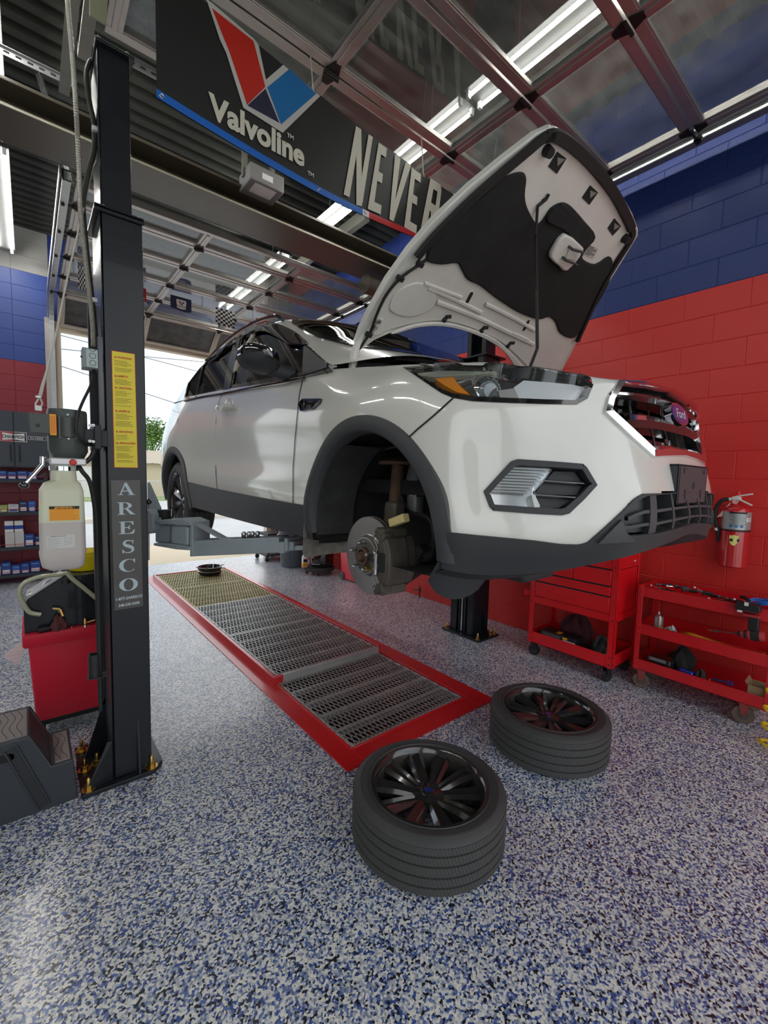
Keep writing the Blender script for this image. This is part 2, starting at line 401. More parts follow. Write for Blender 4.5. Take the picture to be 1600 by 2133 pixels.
b = MB(); b.bb((.30, 8.0, 3.62), (4.0, 8.15, 4.88)); b.bb((3.66, 8.0, 0), (4.0, 8.15, 3.62)); b.bb((-4.5, 8.0, 3.62), (-1.326, 8.15, 4.88)); b.bb((-6.0, 8.0, 0), (-4.5, 8.15, 4.88))
struct(b.build('wall_back_header', blue_wall, smooth=False))
cream = mat('cream_paint', (.62, .55, .42), .5, bump=.2, bscale=40)
b = MB(); b.bb((-6.15, FRONT, 0), (-6.0, 8.15, 4.88)); struct(b.build('wall_left', grey_wall, smooth=False))
b = MB(); b.bb((-6.0, FRONT-.2, 4.15), (4.0, FRONT, 4.88)); b.bb((3.72, FRONT-.2, 0), (4.15, FRONT, 4.2)); b.bb((-.32, FRONT-.2, 0), (.12, FRONT, 4.2)); b.bb((-6.0, FRONT-.2, 0), (-3.6, FRONT, 4.2))
struct(b.build('wall_front', grey_wall, smooth=False))

# ribbed deck, purlins and the cross beam
deckm = mat('ribbed_steel_deck', (.055, .058, .05), .55, .4, var=.25, vscale=2)
prof = []; y = FRONT-.2; P_ = .155
while y < 8.2:
    prof += [(y, 4.90), (y+.045, 4.90), (y+.065, 4.845), (y+.115, 4.845)]; y += P_
    if len(prof) > 500: break
A = np.array([[(x, yy, zz) for yy, zz in prof] for x in (-6.1, 4.1)])
b = MB(); b.grid(A); b.bb((-6.2, FRONT-.3, 4.905), (4.2, 8.3, 4.95)); struct(b.build('ceiling', deckm, smooth=False))
beam_m = mat('dull_beam_paint', (.085, .074, .052), .36, var=.25, vscale=2.5)
b = MB()
b.bb((-6, 4.06, 3.985), (4, 4.50, 4.01)); b.bb((-6, 4.26, 4.01), (4, 4.30, 4.15)); b.bb((-6, 4.06, 4.15), (4, 4.50, 4.175))
bo = tag(b.build('steel_beam', beam_m, bevel=.004), kind='structure')
joist_m = mat('zinc_primer_steel', (.22, .22, .19), .5, .3, var=.2)
b = MB()
for x in (3.3,):
    b.bb((x-.04, FRONT, 4.70), (x+.04, 4.06, 4.84))
    b.bb((x-.04, 4.5, 4.70), (x+.04, 8.0, 4.84))
struct(b.build('ceiling_joists', joist_m, bevel=.003))
b = MB(); b.bb((-6, 4.052, 3.984), (4, 4.062, 3.996)); struct(b.build('beam_edge', mat('pale_tan_edge', (.36, .34, .26), .5)))  # thin pale tan strip along the beam's lower front edge
# duct sleeve at the beam's right end
b = MB(); b.lathe([(.11, 0), (.11, .02), (.10, .03), (.10, .75), (.105, .76), (.105, .8)], (3.12, 4.28, 3.83), (1, 0, 0), 20)
struct(b.build('ceiling_duct', beam_m))

# overhead sectional glass doors, both rolled up under the deck
alu = mat('anodised_aluminium', (.42, .39, .37), .38, .75, var=.12, vscale=10)
hinge_m = mat('black_hinge_steel', (.03, .028, .027), .5, .6)
zincm = mat('galvanised_steel', (.46, .48, .48), .4, .85, var=.15, vscale=14)
def overhead_door(name, xs, pts, glass, tracks=True):
    """pts: list of (y, z) section joints"""
    root = sroot(name, (xs[0], pts[0][0], 0))
    for i in range(len(pts)-1):
        (ya, za), (yb, zb) = pts[i], pts[i+1]
        d = nrm((0, yb-ya, zb-za)); up = np.cross((1, 0, 0), d); up = up if up[2] > 0 else -up; L = math.hypot(yb-ya, zb-za)
        A = np.array([0, ya, za]); B = np.array([0, yb, zb])
        for s_, e in ((A+d*.035, 1), (B-d*.035, -1)):
            b = MB(); p = s_+up*.025
            b.box((np.mean([xs[0], xs[-1]]), p[1], p[2]), (xs[-1]-xs[0]+.08, .055, .05), ((1, 0, 0), d, up))
            q = s_+d*e*.03-up*.004+up*.02
            b.box((np.mean([xs[0], xs[-1]]), q[1], q[2]), (xs[-1]-xs[0]+.08, .014, .022), ((1, 0, 0), d, up))
            b.build('rail', alu, root, bevel=.003)
        for x in xs:
            b = MB(); p = (A+B)/2+up*.024
            b.box((x, p[1], p[2]), (.085, L-.12, .048), ((1, 0, 0), d, up)); b.box((x, p[1]-up[1]*.027, p[2]-up[2]*.027), (.03, L-.12, .008), ((1, 0, 0), d, up))
            b.build('stile', alu, root, bevel=.003)
        for k in range(len(xs)-1):
            b = MB(); p = (A+B)/2+up*.03
            b.box(((xs[k]+xs[k+1])/2, p[1], p[2]), (xs[k+1]-xs[k]-.08, L-.11, .006), ((1, 0, 0), d, up))
            b.build('pane', glass[i] if isinstance(glass, list) else glass, root, smooth=False)
        if i > 0:
            for x in xs:
                b = MB(); p = A-up*.008
                for e in (-1, 1):
                    q = p+d*.045*e
                    b.prism([np.array([x-.045, *(q-d*.03*e)[1:]]), np.array([x+.045, *(q-d*.03*e)[1:]]), np.array([x+.02, *(q+d*.035*e)[1:]]), np.array([x-.02, *(q+d*.035*e)[1:]])], up*.008)
                b.cyl((x-.05, p[1], p[2]-.012), (x+.05, p[1], p[2]-.012), .011, n=8)
                if x in (xs[0], xs[-1]):
                    e = -1 if x == xs[0] else 1
                    b.cyl((x+e*.03, p[1], p[2]), (x+e*.115, p[1], p[2]), .008, n=8); b.cyl((x+e*.10, p[1], p[2]), (x+e*.125, p[1], p[2]), .026, n=14)
                b.build('hinge', hinge_m, root)
    return root
XS = (.44, 1.49, 2.54, 3.60)
d1 = overhead_door('door_1', XS, [(3.06, 4.0), (2.43, 4.0), (1.77, 4.0), (1.155, 4.0), (.52, 4.0), (-.12, 4.0), (-.76, 4.0)], pane_glass)
d2 = overhead_door('door_2', (.42, 1.47, 2.52, 3.57), [(4.62, 3.94), (5.00, 3.94), (5.58, 3.94), (6.22, 3.94), (6.86, 3.94), (7.48, 3.93), (7.98, 3.60)], [pane_glass]*5+[frost_glass])
def track(pts, parent, side, m=None):
    P = [np.array(p, float) for p in pts]; b = MB()
    prof = [(-.03, -.045), (-.03, .045), (.03, .045), (.03, .035), (-.02, .035), (-.02, -.035), (.03, -.035), (.03, -.045)]
    A = []
    for i, p in enumerate(P):
        t_ = nrm(P[min(i+1, len(P)-1)]-P[max(i-1, 0)]); n = np.cross((1, 0, 0), t_)
        A.append([p+np.array([side*u, 0, 0])+n*v for u, v in prof])
    b.grid(A, cv=True, flip=side > 0); b.build('track', m or zincm, parent, smooth=False)
    b = MB()
    for i in range(len(P)-1):
        b.bar(P[i]+np.array([-side*.045, 0, .03]), P[i+1]+np.array([-side*.045, 0, .03]), .008, .07)
    b.build('track_angle', m or alu, parent)
def curve_track(x, y0, yw, z, r=.38):
    return [(x, y0, z)]+[(x, yw-r+r*math.sin(a), z-r+r*math.cos(a)) for a in np.linspace(0, math.pi/2, 9)]+[(x, yw, .02)]
for x, s_ in ((.315, 1), (3.70, -1)): track(curve_track(x, 4.6, 7.93, 3.97), d2, s_)
for x, s_ in ((.325, 1), (3.73, -1)): track([(x, 3.3, 4.02), (x, 1.5, 4.02), (x, -1.2, 4.02)], d1, s_, joist_m if x < 1 else None)
def perf_angle(a, b_, parent):
    m_ = MB(); a, b_ = np.array(a, float), np.array(b_, float); L = np.linalg.norm(b_-a); d = (b_-a)/L
    m_.bar(a, b_, .004, .045); m_.bar(a+np.array([0, 0, .022]), b_+np.array([0, 0, .022]), .04, .004)
    m_.build('perforated_angle', zincm, parent)
    h = MB(); k = int(L/.06); n = nrm(np.cross(d, (0, 0, 1)))
    for i in range(k):
        c = a+d*(i+.5)*.06
        h.box(c, (.03, .012, .0062), (d, (0, 0, 1), n))
    o_ = h.build('angle_slots', void_black, parent, smooth=False); o_['kind'] = 'stuff'
perf_angle((.36, 3.26, 4.08), (1.5, 3.26, 4.08), d1); perf_angle((-.6, 3.9, 4.22), (.34, 3.9, 4.22), d2)
perf_angle((.345, 3.2, 4.05), (.345, 3.2, 4.8), d1); perf_angle((.36, 4.75, 4.0), (.16, 4.75, 4.75), d2); perf_angle((3.72, 3.2, 4.05), (3.72, 3.2, 4.8), d1)
b = MB(); b.bb((.30, 7.97, 0), (.42, 8.12, 3.62)); b.bb((3.58, 7.97, 0), (3.68, 8.12, 3.62)); b.bb((.30, 7.985, 3.56), (3.68, 8.12, 3.68))
struct(b.build('trim_2', cream, bevel=.004))

# fluorescent twin-tube fittings
tube_m = mat('lit_tube', (1, 1, 1), .4, emit=(1.0, .985, .93), estr=TUBE_STRENGTH)
house_m = mat('grey_fitting', (.03, .03, .03), .6)
def tube_light(x, y0, y1, z, label):
    t = thing('tube_light', label, 'light', (x, (y0+y1)/2, z), 'twin tube ceiling lights')
    b = MB(); b.prism([(x-.10, y0, z+.03), (x+.10, y0, z+.03), (x+.05, y0, z+.085), (x-.05, y0, z+.085)], (0, y1-y0, 0)); b.build('housing', house_m, t, smooth=False)
    for s_ in (-1, 1):
        b = MB(); b.cyl((x+s_*.068, y0+.03, z), (x+s_*.068, y1-.03, z), .0125, n=10); b.build('tube', tube_m, t)
        b = MB()
        for yy in (y0+.02, y1-.02): b.bb((x+s_*.068-.014, yy-.012, z-.02), (x+s_*.068+.014, yy+.012, z+.032))
        b.build('lamp_holder', white_plastic, t, smooth=False)
    for yy in (y0+.4, y1-.4): b = MB(); b.cyl((x, yy, z+.085), (x, yy, 4.85), .006, n=6); b.build('hanger', zincm, t)
LZ = 4.45
tube_light(2.72, -.02, 2.38, LZ, 'twin tube light above the near glass door, showing through its panes')
tube_light(2.72, 2.42, 4.82, LZ, 'twin tube light showing between the banner and the steel beam')
tube_light(2.72, 5.5, 7.9, LZ, 'twin tube light above the far glass door, showing through its panes')
tube_light(-.15, 5.4, 7.8, LZ-.05, 'twin tube light at the far left over the parts shelving')
tube_light(-.15, 2.6, 5.0, LZ-.05, 'twin tube light over the left bay, before the beam')
for k, y in enumerate((.0, 2.6, 5.2)): tube_light(-3.0, y, y+2.4, LZ, ['first', 'middle', 'last'][k]+' twin tube light along the far left bay')

# ---- outside the far door
conc = mat('pale_concrete', (.62, .58, .50), .8, bump=.2, bscale=20, var=.12, vscale=2)
asph = mat('bleached_asphalt', (.50, .50, .50), .85, bump=.3, bscale=40, var=.12, vscale=1.5)
apron = mat('cream_apron', (.66, .56, .40), .75, var=.08, vscale=2)
grass = mat('grass_green', (.22, .30, .10), .9, var=.35, vscale=30)
b = MB(); b.bb((-40, 10.3, -.3), (60, 26, -.02)); struct(b.build('ground_road', asph, smooth=False))
b = MB(); b.bb((-40, 8.02, -.3), (60, 10.3, -.015)); struct(b.build('ground_apron', apron, smooth=False))
b = MB(); b.bb((-40, 26, -.3), (80, 120, .05)); struct(b.build('ground_verge', grass, smooth=False))
b = MB(); b.bb((-60, -60, -.3), (60, -1.6, -.02)); struct(b.build('ground_forecourt', conc, smooth=False))
# ================================================================ the car on the lift
XC = 1.86
def CRM(P, idx):
    """Catmull-Rom along axis 0 of P at fractional indices idx"""
    n = P.shape[0]; i = np.clip(np.floor(idx).astype(int), 0, n-2); t_ = (idx-i)
    g = lambda k: P[np.clip(k, 0, n-1)]
    p0, p1, p2, p3 = g(i-1), g(i), g(i+1), g(i+2)
    p0 = np.where((i == 0)[:, None], 2*p1-p2, p0.reshape(len(i), -1)).reshape(p1.shape) if P.ndim == 2 else p0
    t_ = t_.reshape((-1,)+(1,)*(P.ndim-1))
    return .5*((2*p1)+(-p0+p2)*t_+(2*p0-5*p1+4*p2-p3)*t_**2+(-p0+3*p1-3*p2+p3)*t_**3)
class Surf:
    def __init__(s, net, ns, nv):
        s.N = np.array(net, float)            # rows(v) x cols(s) x (u,y,z)
        s.nr, s.nc = s.N.shape[:2]
        s.ss = np.linspace(0, s.nc-1, ns); s.vv = np.linspace(0, s.nr-1, nv)
        G = s.eval(*np.meshgrid(s.ss, s.vv, indexing='ij')); s.G = G
        W_ = s.world(G, 1); c = (W_-np.array([0, 0, CAMH]))@CR.T
        s.px = np.stack([800+FPX*c[..., 0]/np.maximum(c[..., 2], .05), 1066.5-FPX*c[..., 1]/np.maximum(c[..., 2], .05)], -1)
    def eval(s, S, V):
        S, V = np.asarray(S, float), np.asarray(V, float); sh = S.shape; S, V = S.ravel(), V.ravel()
        i = np.clip(np.floor(S).astype(int), 0, s.nc-2); t_ = S-i; out = 0
        def w(t_): return [.5*(-t_+2*t_**2-t_**3), .5*(2-5*t_**2+3*t_**3), .5*(t_+4*t_**2-3*t_**3), .5*(-t_**2+t_**3)]
        j = np.clip(np.floor(V).astype(int), 0, s.nr-2); q = V-j; ws, wv = w(t_), w(q)
        Np = np.pad(s.N, ((1, 1), (1, 1), (0, 0)), mode='edge')
        Np[0] = 2*Np[1]-Np[2]; Np[-1] = 2*Np[-2]-Np[-3]; Np[:, 0] = 2*Np[:, 1]-Np[:, 2]; Np[:, -1] = 2*Np[:, -2]-Np[:, -3]
        if s.sym: # mirror about the centre line for tangent continuity
            Np[:, 0] = Np[:, 2]*np.array([-1, 1, 1])
        for a in range(4):
            for b_ in range(4): out = out+(wv[a]*ws[b_])[:, None]*Np[j+a, i+b_]
        return out.reshape(sh+(3,))
    sym = True
    def world(s, P, sg): P = np.asarray(P, float); return np.stack([XC-sg*P[..., 0], P[..., 1], P[..., 2]], -1)
    def normal(s, S, V):
        e = 1e-3; a = s.eval(S+e, V)-s.eval(S-e, V); b_ = s.eval(S, V+e)-s.eval(S, V-e)
        n = np.cross(a, b_); L = np.linalg.norm(n, axis=-1, keepdims=True)+1e-12; return s.osign*n/L   # outward in (u,y,z)
    osign = 1
    def pt(s, S, V, off=0., sg=1):
        S, V = np.asarray(S, float), np.asarray(V, float); P = s.eval(S, V)
        off = np.asarray(off, float); P = P+s.normal(S, V)*(off[..., None] if off.ndim else off)
        return s.world(P, sg)
    def inv(s, x, y):
        d = (s.px[..., 0]-x)**2+(s.px[..., 1]-y)**2; k = np.unravel_index(np.argmin(d), d.shape); S, V = s.ss[k[0]], s.vv[k[1]]
        for _ in range(12):
            f = lambda S_, V_: np.array(proj(s.world(s.eval(np.array([S_]), np.array([V_]))[0], 1))[:2])
            p = f(S, V); e = 1e-3; J = np.stack([(f(S+e, V)-p)/e, (f(S, V+e)-p)/e], 1)
            try: dd = np.linalg.solve(J.T@J+np.eye(2)*1e-2, J.T@(np.array([x, y])-p))
            except Exception: break
            S = float(np.clip(S+np.clip(dd[0], -.3, .3), 0, s.nc-1)); V = float(np.clip(V+np.clip(dd[1], -.3, .3), 0, s.nr-1))
        return S, V
    def path(s, pts, n=5):
        """pixels -> (s,v) polyline, densified"""
        out = []
        for a, b_ in zip(pts[:-1], pts[1:]):
            for k in range(n): out.append(s.inv(a[0]+(b_[0]-a[0])*k/n, a[1]+(b_[1]-a[1])*k/n))
        out.append(s.inv(*pts[-1])); return np.array(out)
    def poly(s, pts, n=4): return s.path(list(pts)+[pts[0]], n)[:-1]
    def fill(s, mb, poly, off, sg, ns=24, nv=6, skirt=None):
        """fill an s-monotone (s,v) polygon with a patch lying on the surface"""
        P = np.asarray(poly); S = np.linspace(P[:, 0].min()+1e-4, P[:, 0].max()-1e-4, ns); lo, hi = [], []
        S = np.unique(np.concatenate([S, np.clip(P[:, 0], S[0], S[-1])])); keep = [S[0]]
        for q in S[1:]:
            if q-keep[-1] > .004: keep.append(q)
        S = np.array(keep)
        for q in S:
            vs = []
            for a, b_ in zip(P, np.roll(P, -1, 0)):
                if (a[0]-q)*(b_[0]-q) <= 0 and abs(a[0]-b_[0]) > 1e-9: vs.append(a[1]+(b_[1]-a[1])*(q-a[0])/(b_[0]-a[0]))
            lo.append(min(vs)); hi.append(max(vs))
        T = np.linspace(0, 1, nv); SS = np.repeat(S[:, None], nv, 1); VV = np.array(lo)[:, None]*(1-T)+np.array(hi)[:, None]*T
        A = s.pt(SS, VV, off, sg); mb.grid(A, flip=s.flip(sg))
        if skirt is not None:
            rim = [(i, 0) for i in range(len(S))]+[(len(S)-1, j) for j in range(1, nv)]+[(i, nv-1) for i in range(len(S)-2, -1, -1)]+[(0, j) for j in range(nv-2, 0, -1)]
            top = np.array([A[i, j] for i, j in rim]); bot = s.pt(np.array([SS[i, j] for i, j in rim]), np.array([VV[i, j] for i, j in rim]), skirt, sg)
            mb.grid(np.stack([top, bot]), cv=True, flip=not s.flip(sg))
        return A
    def flip(s, sg): return (sg > 0) == (s.osign > 0)
    def ring(s, mb, outer, inner, sg, o0=.0, o1=.006, i1=.006, i0=-.02):
        """band between two closed (s,v) loops of equal length, with an outer and an inner lip"""
        O, I = np.asarray(outer), np.asarray(inner)
        rows = [s.pt(O[:, 0], O[:, 1], o0, sg), s.pt(O[:, 0], O[:, 1], o1, sg), s.pt(I[:, 0], I[:, 1], i1, sg), s.pt(I[:, 0], I[:, 1], i0, sg)]
        mb.grid(np.stack(rows), cv=True, flip=s.flip(sg))
    def strip(s, mb, S, lo, hi, off, sg, nv=4, skirt=-.004):
        S, lo, hi = map(np.asarray, (S, lo, hi)); T = np.linspace(0, 1, nv)
        SS = np.repeat(S[:, None], nv, 1); VV = lo[:, None]*(1-T)+hi[:, None]*T
        if skirt is not None:
            SS = np.concatenate([SS[:, :1], SS, SS[:, -1:]], 1); VV = np.concatenate([VV[:, :1], VV, VV[:, -1:]], 1)
            of = np.full(SS.shape, off); of[:, 0] = skirt; of[:, -1] = skirt
        else: of = np.full(SS.shape, off)
        mb.grid(s.pt(SS, VV, of, sg), flip=s.flip(sg))
    def body(s, mb, sg, holes=(), circles=()):
        G = s.world(s.G, sg); ns, nv = G.shape[:2]; o_ = len(mb.v); fs = []
        cs = (s.ss[:-1]+s.ss[1:])/2; cv = (s.vv[:-1]+s.vv[1:])/2
        for i in range(ns-1):
            for j in range(nv-1):
                q = (i*nv+j, (i+1)*nv+j, (i+1)*nv+j+1, i*nv+j+1); c = s.G[i:i+2, j:j+2].reshape(-1, 3).mean(0)
                if any(math.hypot(c[1]-cy, c[2]-cz) < r and c[0] > .3 for cy, cz, r in circles): continue
                if any(poly_in(cs[i], cv[j], H) for H in holes): continue
                fs.append(q[::-1] if s.flip(sg) else q)
        mb.add(G.reshape(-1, 3), fs)
def shrink(P, k):
    P = np.asarray(P); c = P.mean(0); return c+(P-c)*k
def inset(P, d, ss=1.0, vs=1.0):
    """inset a closed loop by d using local normals, in scaled (s,v) units"""
    P = np.asarray(P)*np.array([ss, vs]); n = len(P); t_ = np.roll(P, -1, 0)-np.roll(P, 1, 0); t_ /= np.linalg.norm(t_, axis=1, keepdims=True)+1e-9
    nn = np.stack([-t_[:, 1], t_[:, 0]], 1); c = P.mean(0)
    if np.mean(np.sum(nn*(c-P), 1)) < 0: nn = -nn
    return (P+nn*d)/np.array([ss, vs])

rows = []
rows.append([(0, .515, 1.395), (.2, .52, 1.375), (.38, .56, 1.345), (.5, .64, 1.314), (.6, .71, 1.291), (.71, .79, 1.28), (.79, .85, 1.279), (.855, .91, 1.29), (.875, 1.02, 1.295), (.88, 1.31, 1.285), (.872, 1.8, 1.285), (.868, 2.3, 1.285), (.868, 2.9, 1.29), (.872, 3.5, 1.30), (.88, 4.0, 1.30), (.86, 4.5, 1.32), (.78, 4.70, 1.34), (.5, 4.80, 1.35), (0, 4.83, 1.35)])
rows.append([(0, .495, 1.46), (.2, .505, 1.45), (.38, .54, 1.43), (.5, .585, 1.41), (.6, .645, 1.40), (.71, .715, 1.40), (.80, .80, 1.405), (.875, .885, 1.41), (.902, 1.02, 1.42), (.91, 1.31, 1.42), (.897, 1.8, 1.43), (.895, 2.3, 1.44), (.895, 2.9, 1.45), (.897, 3.5, 1.46), (.905, 4.0, 1.46), (.89, 4.5, 1.47), (.80, 4.72, 1.47), (.5, 4.83, 1.47), (0, 4.86, 1.47)])
rows.append([(0, .515, 1.545), (.2, .52, 1.543), (.38, .545, 1.54), (.5, .597, 1.535), (.6, .66, 1.53), (.71, .755, 1.53), (.79, .83, 1.53), (.87, .91, 1.535), (.908, 1.03, 1.54), (.915, 1.31, 1.54), (.894, 1.8, 1.53), (.896, 2.3, 1.53), (.896, 2.9, 1.54), (.898, 3.5, 1.55), (.915, 4.0, 1.56), (.895, 4.5, 1.56), (.80, 4.75, 1.56), (.5, 4.87, 1.56), (0, 4.90, 1.56)])
rows.append([(0, .545, 1.67), (.2, .55, 1.668), (.38, .575, 1.66), (.5, .625, 1.655), (.6, .69, 1.655), (.71, .775, 1.66), (.79, .85, 1.665), (.865, .925, 1.68), (.905, 1.05, 1.69), (.916, 1.31, 1.70), (.885, 1.8, 1.66), (.874, 2.3, 1.66), (.874, 2.9, 1.67), (.885, 3.5, 1.68), (.915, 4.0, 1.70), (.89, 4.5, 1.70), (.80, 4.74, 1.70), (.5, 4.86, 1.70), (0, 4.88, 1.70)])
rows.append([(0, .585, 1.83), (.2, .592, 1.828), (.38, .622, 1.82), (.5, .675, 1.815), (.6, .735, 1.812), (.71, .80, 1.812), (.785, .875, 1.82), (.848, .965, 1.84), (.885, 1.1, 1.87), (.903, 1.33, 1.87), (.890, 1.8, 1.86), (.884, 2.3, 1.87), (.884, 2.9, 1.89), (.888, 3.5, 1.91), (.90, 4.0, 1.92), (.87, 4.5, 1.92), (.78, 4.70, 1.92), (.5, 4.82, 1.92), (0, 4.85, 1.92)])
rows.append([(0, .610, 1.925), (.2, .615, 1.918), (.38, .634, 1.899), (.475, .70, 1.907), (.57, .80, 1.93), (.66, .92, 1.952), (.72, 1.0, 1.955), (.785, 1.10, 1.958), (.82, 1.2, 1.968), (.82, 1.38, 1.99), (.845, 1.8, 2.035), (.850, 2.3, 2.062), (.852, 2.9, 2.10), (.85, 3.5, 2.14), (.835, 4.0, 2.17), (.79, 4.45, 2.20), (.70, 4.62, 2.20), (.45, 4.72, 2.20), (0, 4.75, 2.20)])
rows.append([(0, .68, 1.945), (.18, .685, 1.938), (.35, .71, 1.918), (.45, .77, 1.925), (.53, .86, 1.945), (.61, .97, 1.965), (.66, 1.05, 1.97), (.715, 1.14, 1.975), (.745, 1.22, 1.985), (.745, 1.40, 2.01), (.80, 1.8, 2.045), (.84, 2.3, 2.07), (.845, 2.9, 2.105), (.845, 3.5, 2.145), (.825, 4.0, 2.18), (.77, 4.44, 2.21), (.68, 4.60, 2.21), (.43, 4.70, 2.21), (0, 4.73, 2.21)])
BODY = Surf(rows, 380, 100)
# greenhouse: belt, mid glass, roof edge, quarter, centre
g = [[(.815, 1.62, 2.04), (.845, 2.0, 2.048), (.85, 2.4, 2.07), (.85, 2.7, 2.09), (.85, 3.2, 2.12), (.845, 3.7, 2.155), (.835, 4.1, 2.18), (.80, 4.4, 2.2), (.70, 4.62, 2.2)],
     [(.808, 1.63, 2.047), (.80, 2.04, 2.16), (.775, 2.43, 2.27), (.765, 2.72, 2.33), (.765, 3.2, 2.36), (.76, 3.7, 2.375), (.745, 4.12, 2.36), (.71, 4.46, 2.32), (.66, 4.66, 2.24)],
     [(.79, 1.64, 2.06), (.72, 2.08, 2.27), (.645, 2.49, 2.46), (.605, 2.77, 2.55), (.595, 3.2, 2.588), (.60, 3.7, 2.575), (.605, 4.12, 2.51), (.60, 4.5, 2.42), (.60, 4.69, 2.27)],
     [(.52, 1.45, 2.11), (.45, 1.93, 2.315), (.42, 2.36, 2.51), (.41, 2.68, 2.598), (.40, 3.2, 2.637), (.40, 3.7, 2.622), (.40, 4.15, 2.57), (.40, 4.55, 2.47), (.40, 4.74, 2.27)],
     [(0, 1.37, 2.12), (0, 1.86, 2.335), (0, 2.3, 2.535), (0, 2.65, 2.622), (0, 3.2, 2.66), (0, 3.7, 2.645), (0, 4.2, 2.59), (0, 4.6, 2.49), (0, 4.78, 2.27)]]
class GSurf(Surf): sym = False
GH = GSurf(g, 260, 110)
for S_ in (BODY, GH):   # orient: outward has +u on the side
    n_ = S_.normal(np.array([S_.nc*.55]), np.array([1.0]))[0]; S_.osign = 1 if n_[0] > 0 else -1

car = thing('car', 'white sport utility car raised on the lift, hood open and front wheels off', 'car', (XC, 2.7, 1.0))
def pl(crop, sc, org): return [(org[0]+x/sc, org[1]+y/sc) for x, y in crop]
Z2 = (3.6364, (830, 740)); Z1 = (5.923, (1240, 770)); Z4 = (3.5556, (310, 640))
# feature outlines, traced onto the body surface
HEAD = BODY.poly(pl([(35, 95), (120, 150), (250, 240), (330, 290), (415, 325), (560, 350), (720, 358), (880, 365), (1120, 372), (1350, 375), (1430, 330), (1490, 190), (1350, 140), (1100, 95), (740, 84), (300, 80), (120, 86)], *Z2), 4)
HEAD[:, 1] = np.minimum(HEAD[:, 1], 5.55); HEAD[:, 0] = np.maximum(HEAD[:, 0], 2.78)
FOG = BODY.poly(pl([(645, 1030), (745, 920), (850, 805), (900, 788), (1150, 805), (1390, 825), (1420, 850), (1500, 985), (1400, 1095), (1290, 1200), (1240, 1213), (1000, 1200), (720, 1178), (690, 1150)], *Z2), 3)
ARCHF, ARCHR = (1.31, 1.36), (4.0, 1.35)
GR_T = [(0., 1.905), (.2, 1.90), (.36, 1.89)]
grl = BODY.path(pl([(150, 350), (105, 530), (240, 660), (450, 860), (640, 1030), (700, 1080)], *Z1), 4)
grl = np.concatenate([[(2.02, 4.94)], grl])
gc_top, gc_bot = 4.94, 3.05
GRL = np.concatenate([[(0, gc_bot), (grl[-1][0]*.5, (gc_bot+grl[-1][1])/2)], grl[::-1], [(1.5, 4.94), (1.0, 4.94), (.5, 4.94), (0, gc_top)]])
lowb = BODY.path([(1335, 1030), (1318, 1040), (1300, 1060), (1262, 1095), (1222, 1130), (1205, 1134), (1170, 1133), (1110, 1125), (1000, 1115), (925, 1107)], 3)   # white / black boundary
lowg = BODY.path(pl([(620, 1560), (560, 1590), (480, 1640), (400, 1720), (310, 1840), (290, 1900), (330, 1990), (400, 2040), (520, 2035), (760, 2010)], *Z1), 3)
mirror_polys = {}
# ---- painted body shell
holes = [inset(HEAD, .004, .12, .13), inset(FOG, .006, .12, .13), inset(GRL, .012, .15, .13)]
lgs = lowg[:, 0]; LG = np.concatenate([[(0, 1.96)], [(lowg[0][0]*.5, 1.97)], lowg, [(lowg[-1][0]*.5, lowg[-1][1]-.02)], [(0, lowg[-1][1]-.04)]])
holes.append(inset(LG, -.010, .15, .13))
for H_, src in ((holes[2], GRL), (holes[3], LG)): H_[np.abs(src[:, 0]) < 1e-6, 0] = -.5
b = MB()
for sg in (1, -1): BODY.body(b, sg, holes, [(*ARCHF, .40), (*ARCHR, .40)])
body = b.build('body', white_paint, car, ang=50, fix=True)
# side glass lies in one tilted plane: u - .025 y + .5 z = const
GN = nrm((1, -.025, .5)); GC = 1.822/np.linalg.norm((1, -.025, .5))
def wpt(pts, off=0.):
    """pixels -> (u,y,z) on the near side glass plane"""
    n_ = np.array([-GN[0], GN[1], GN[2]]); p_ = np.array([XC, 0, 0])+n_*(GC+off)
    return np.array([(XC-q[0], q[1], q[2]) for q in (at_plane(x, y, p_, n_) for x, y in pts)])
def loop_px(pts, n=4): return np.array([(1-k/n)*np.array(a)+k/n*np.array(c) for a, c in zip(pts, list(pts[1:])+[pts[0]]) for k in range(n)])
def wring(mb, P, d, sg, o1=.010, o0=-.02):
    c = P.mean(0); t_ = np.roll(P, -1, 0)-np.roll(P, 1, 0); t_ /= np.linalg.norm(t_, axis=1, keepdims=True)
    nn = np.cross(t_, GN); nn *= np.where(np.sum(nn*(c-P), 1).mean() > 0, 1, -1); I = P+nn*d
    mb.grid(np.stack([GH.world(q, sg) for q in (P+GN*o0, P+GN*o1, I+GN*o1, I+GN*o0)]), cv=True, flip=sg < 0); return I
WF = wpt(loop_px(pl([(1348, 462), (1300, 398), (1160, 270), (1080, 200), (960, 142), (880, 128), (790, 160), (690, 232), (645, 430), (612, 608), (1150, 522), (1250, 494)], *Z4)))
WR = wpt(loop_px(pl([(572, 620), (605, 430), (648, 262), (540, 325), (440, 402), (385, 455), (296, 570), (265, 690), (420, 655)], *Z4)))
WP = wpt(pl([(535, 625), (625, 612), (660, 430), (700, 232), (645, 262), (580, 450)], *Z4))
def in_yz(c, P): return c[0] > .45 and poly_in(c[1], c[2], [(q[1], q[2]) for q in P])
WFi, WRi = P_in = [P+(P.mean(0)-P)*.03 for P in (WF, WR)]
WS = np.array([(.10, 3.05), (.5, 2.62), (1.0, 2.36), (1.5, 2.28), (2.0, 2.30), (2.22, 2.45), (2.22, 3.2), (2.20, 4.0), (.10, 4.0)])
RW = np.array([(7.05, 2.5), (7.8, 2.45), (7.8, 4.0), (7.05, 4.0)])
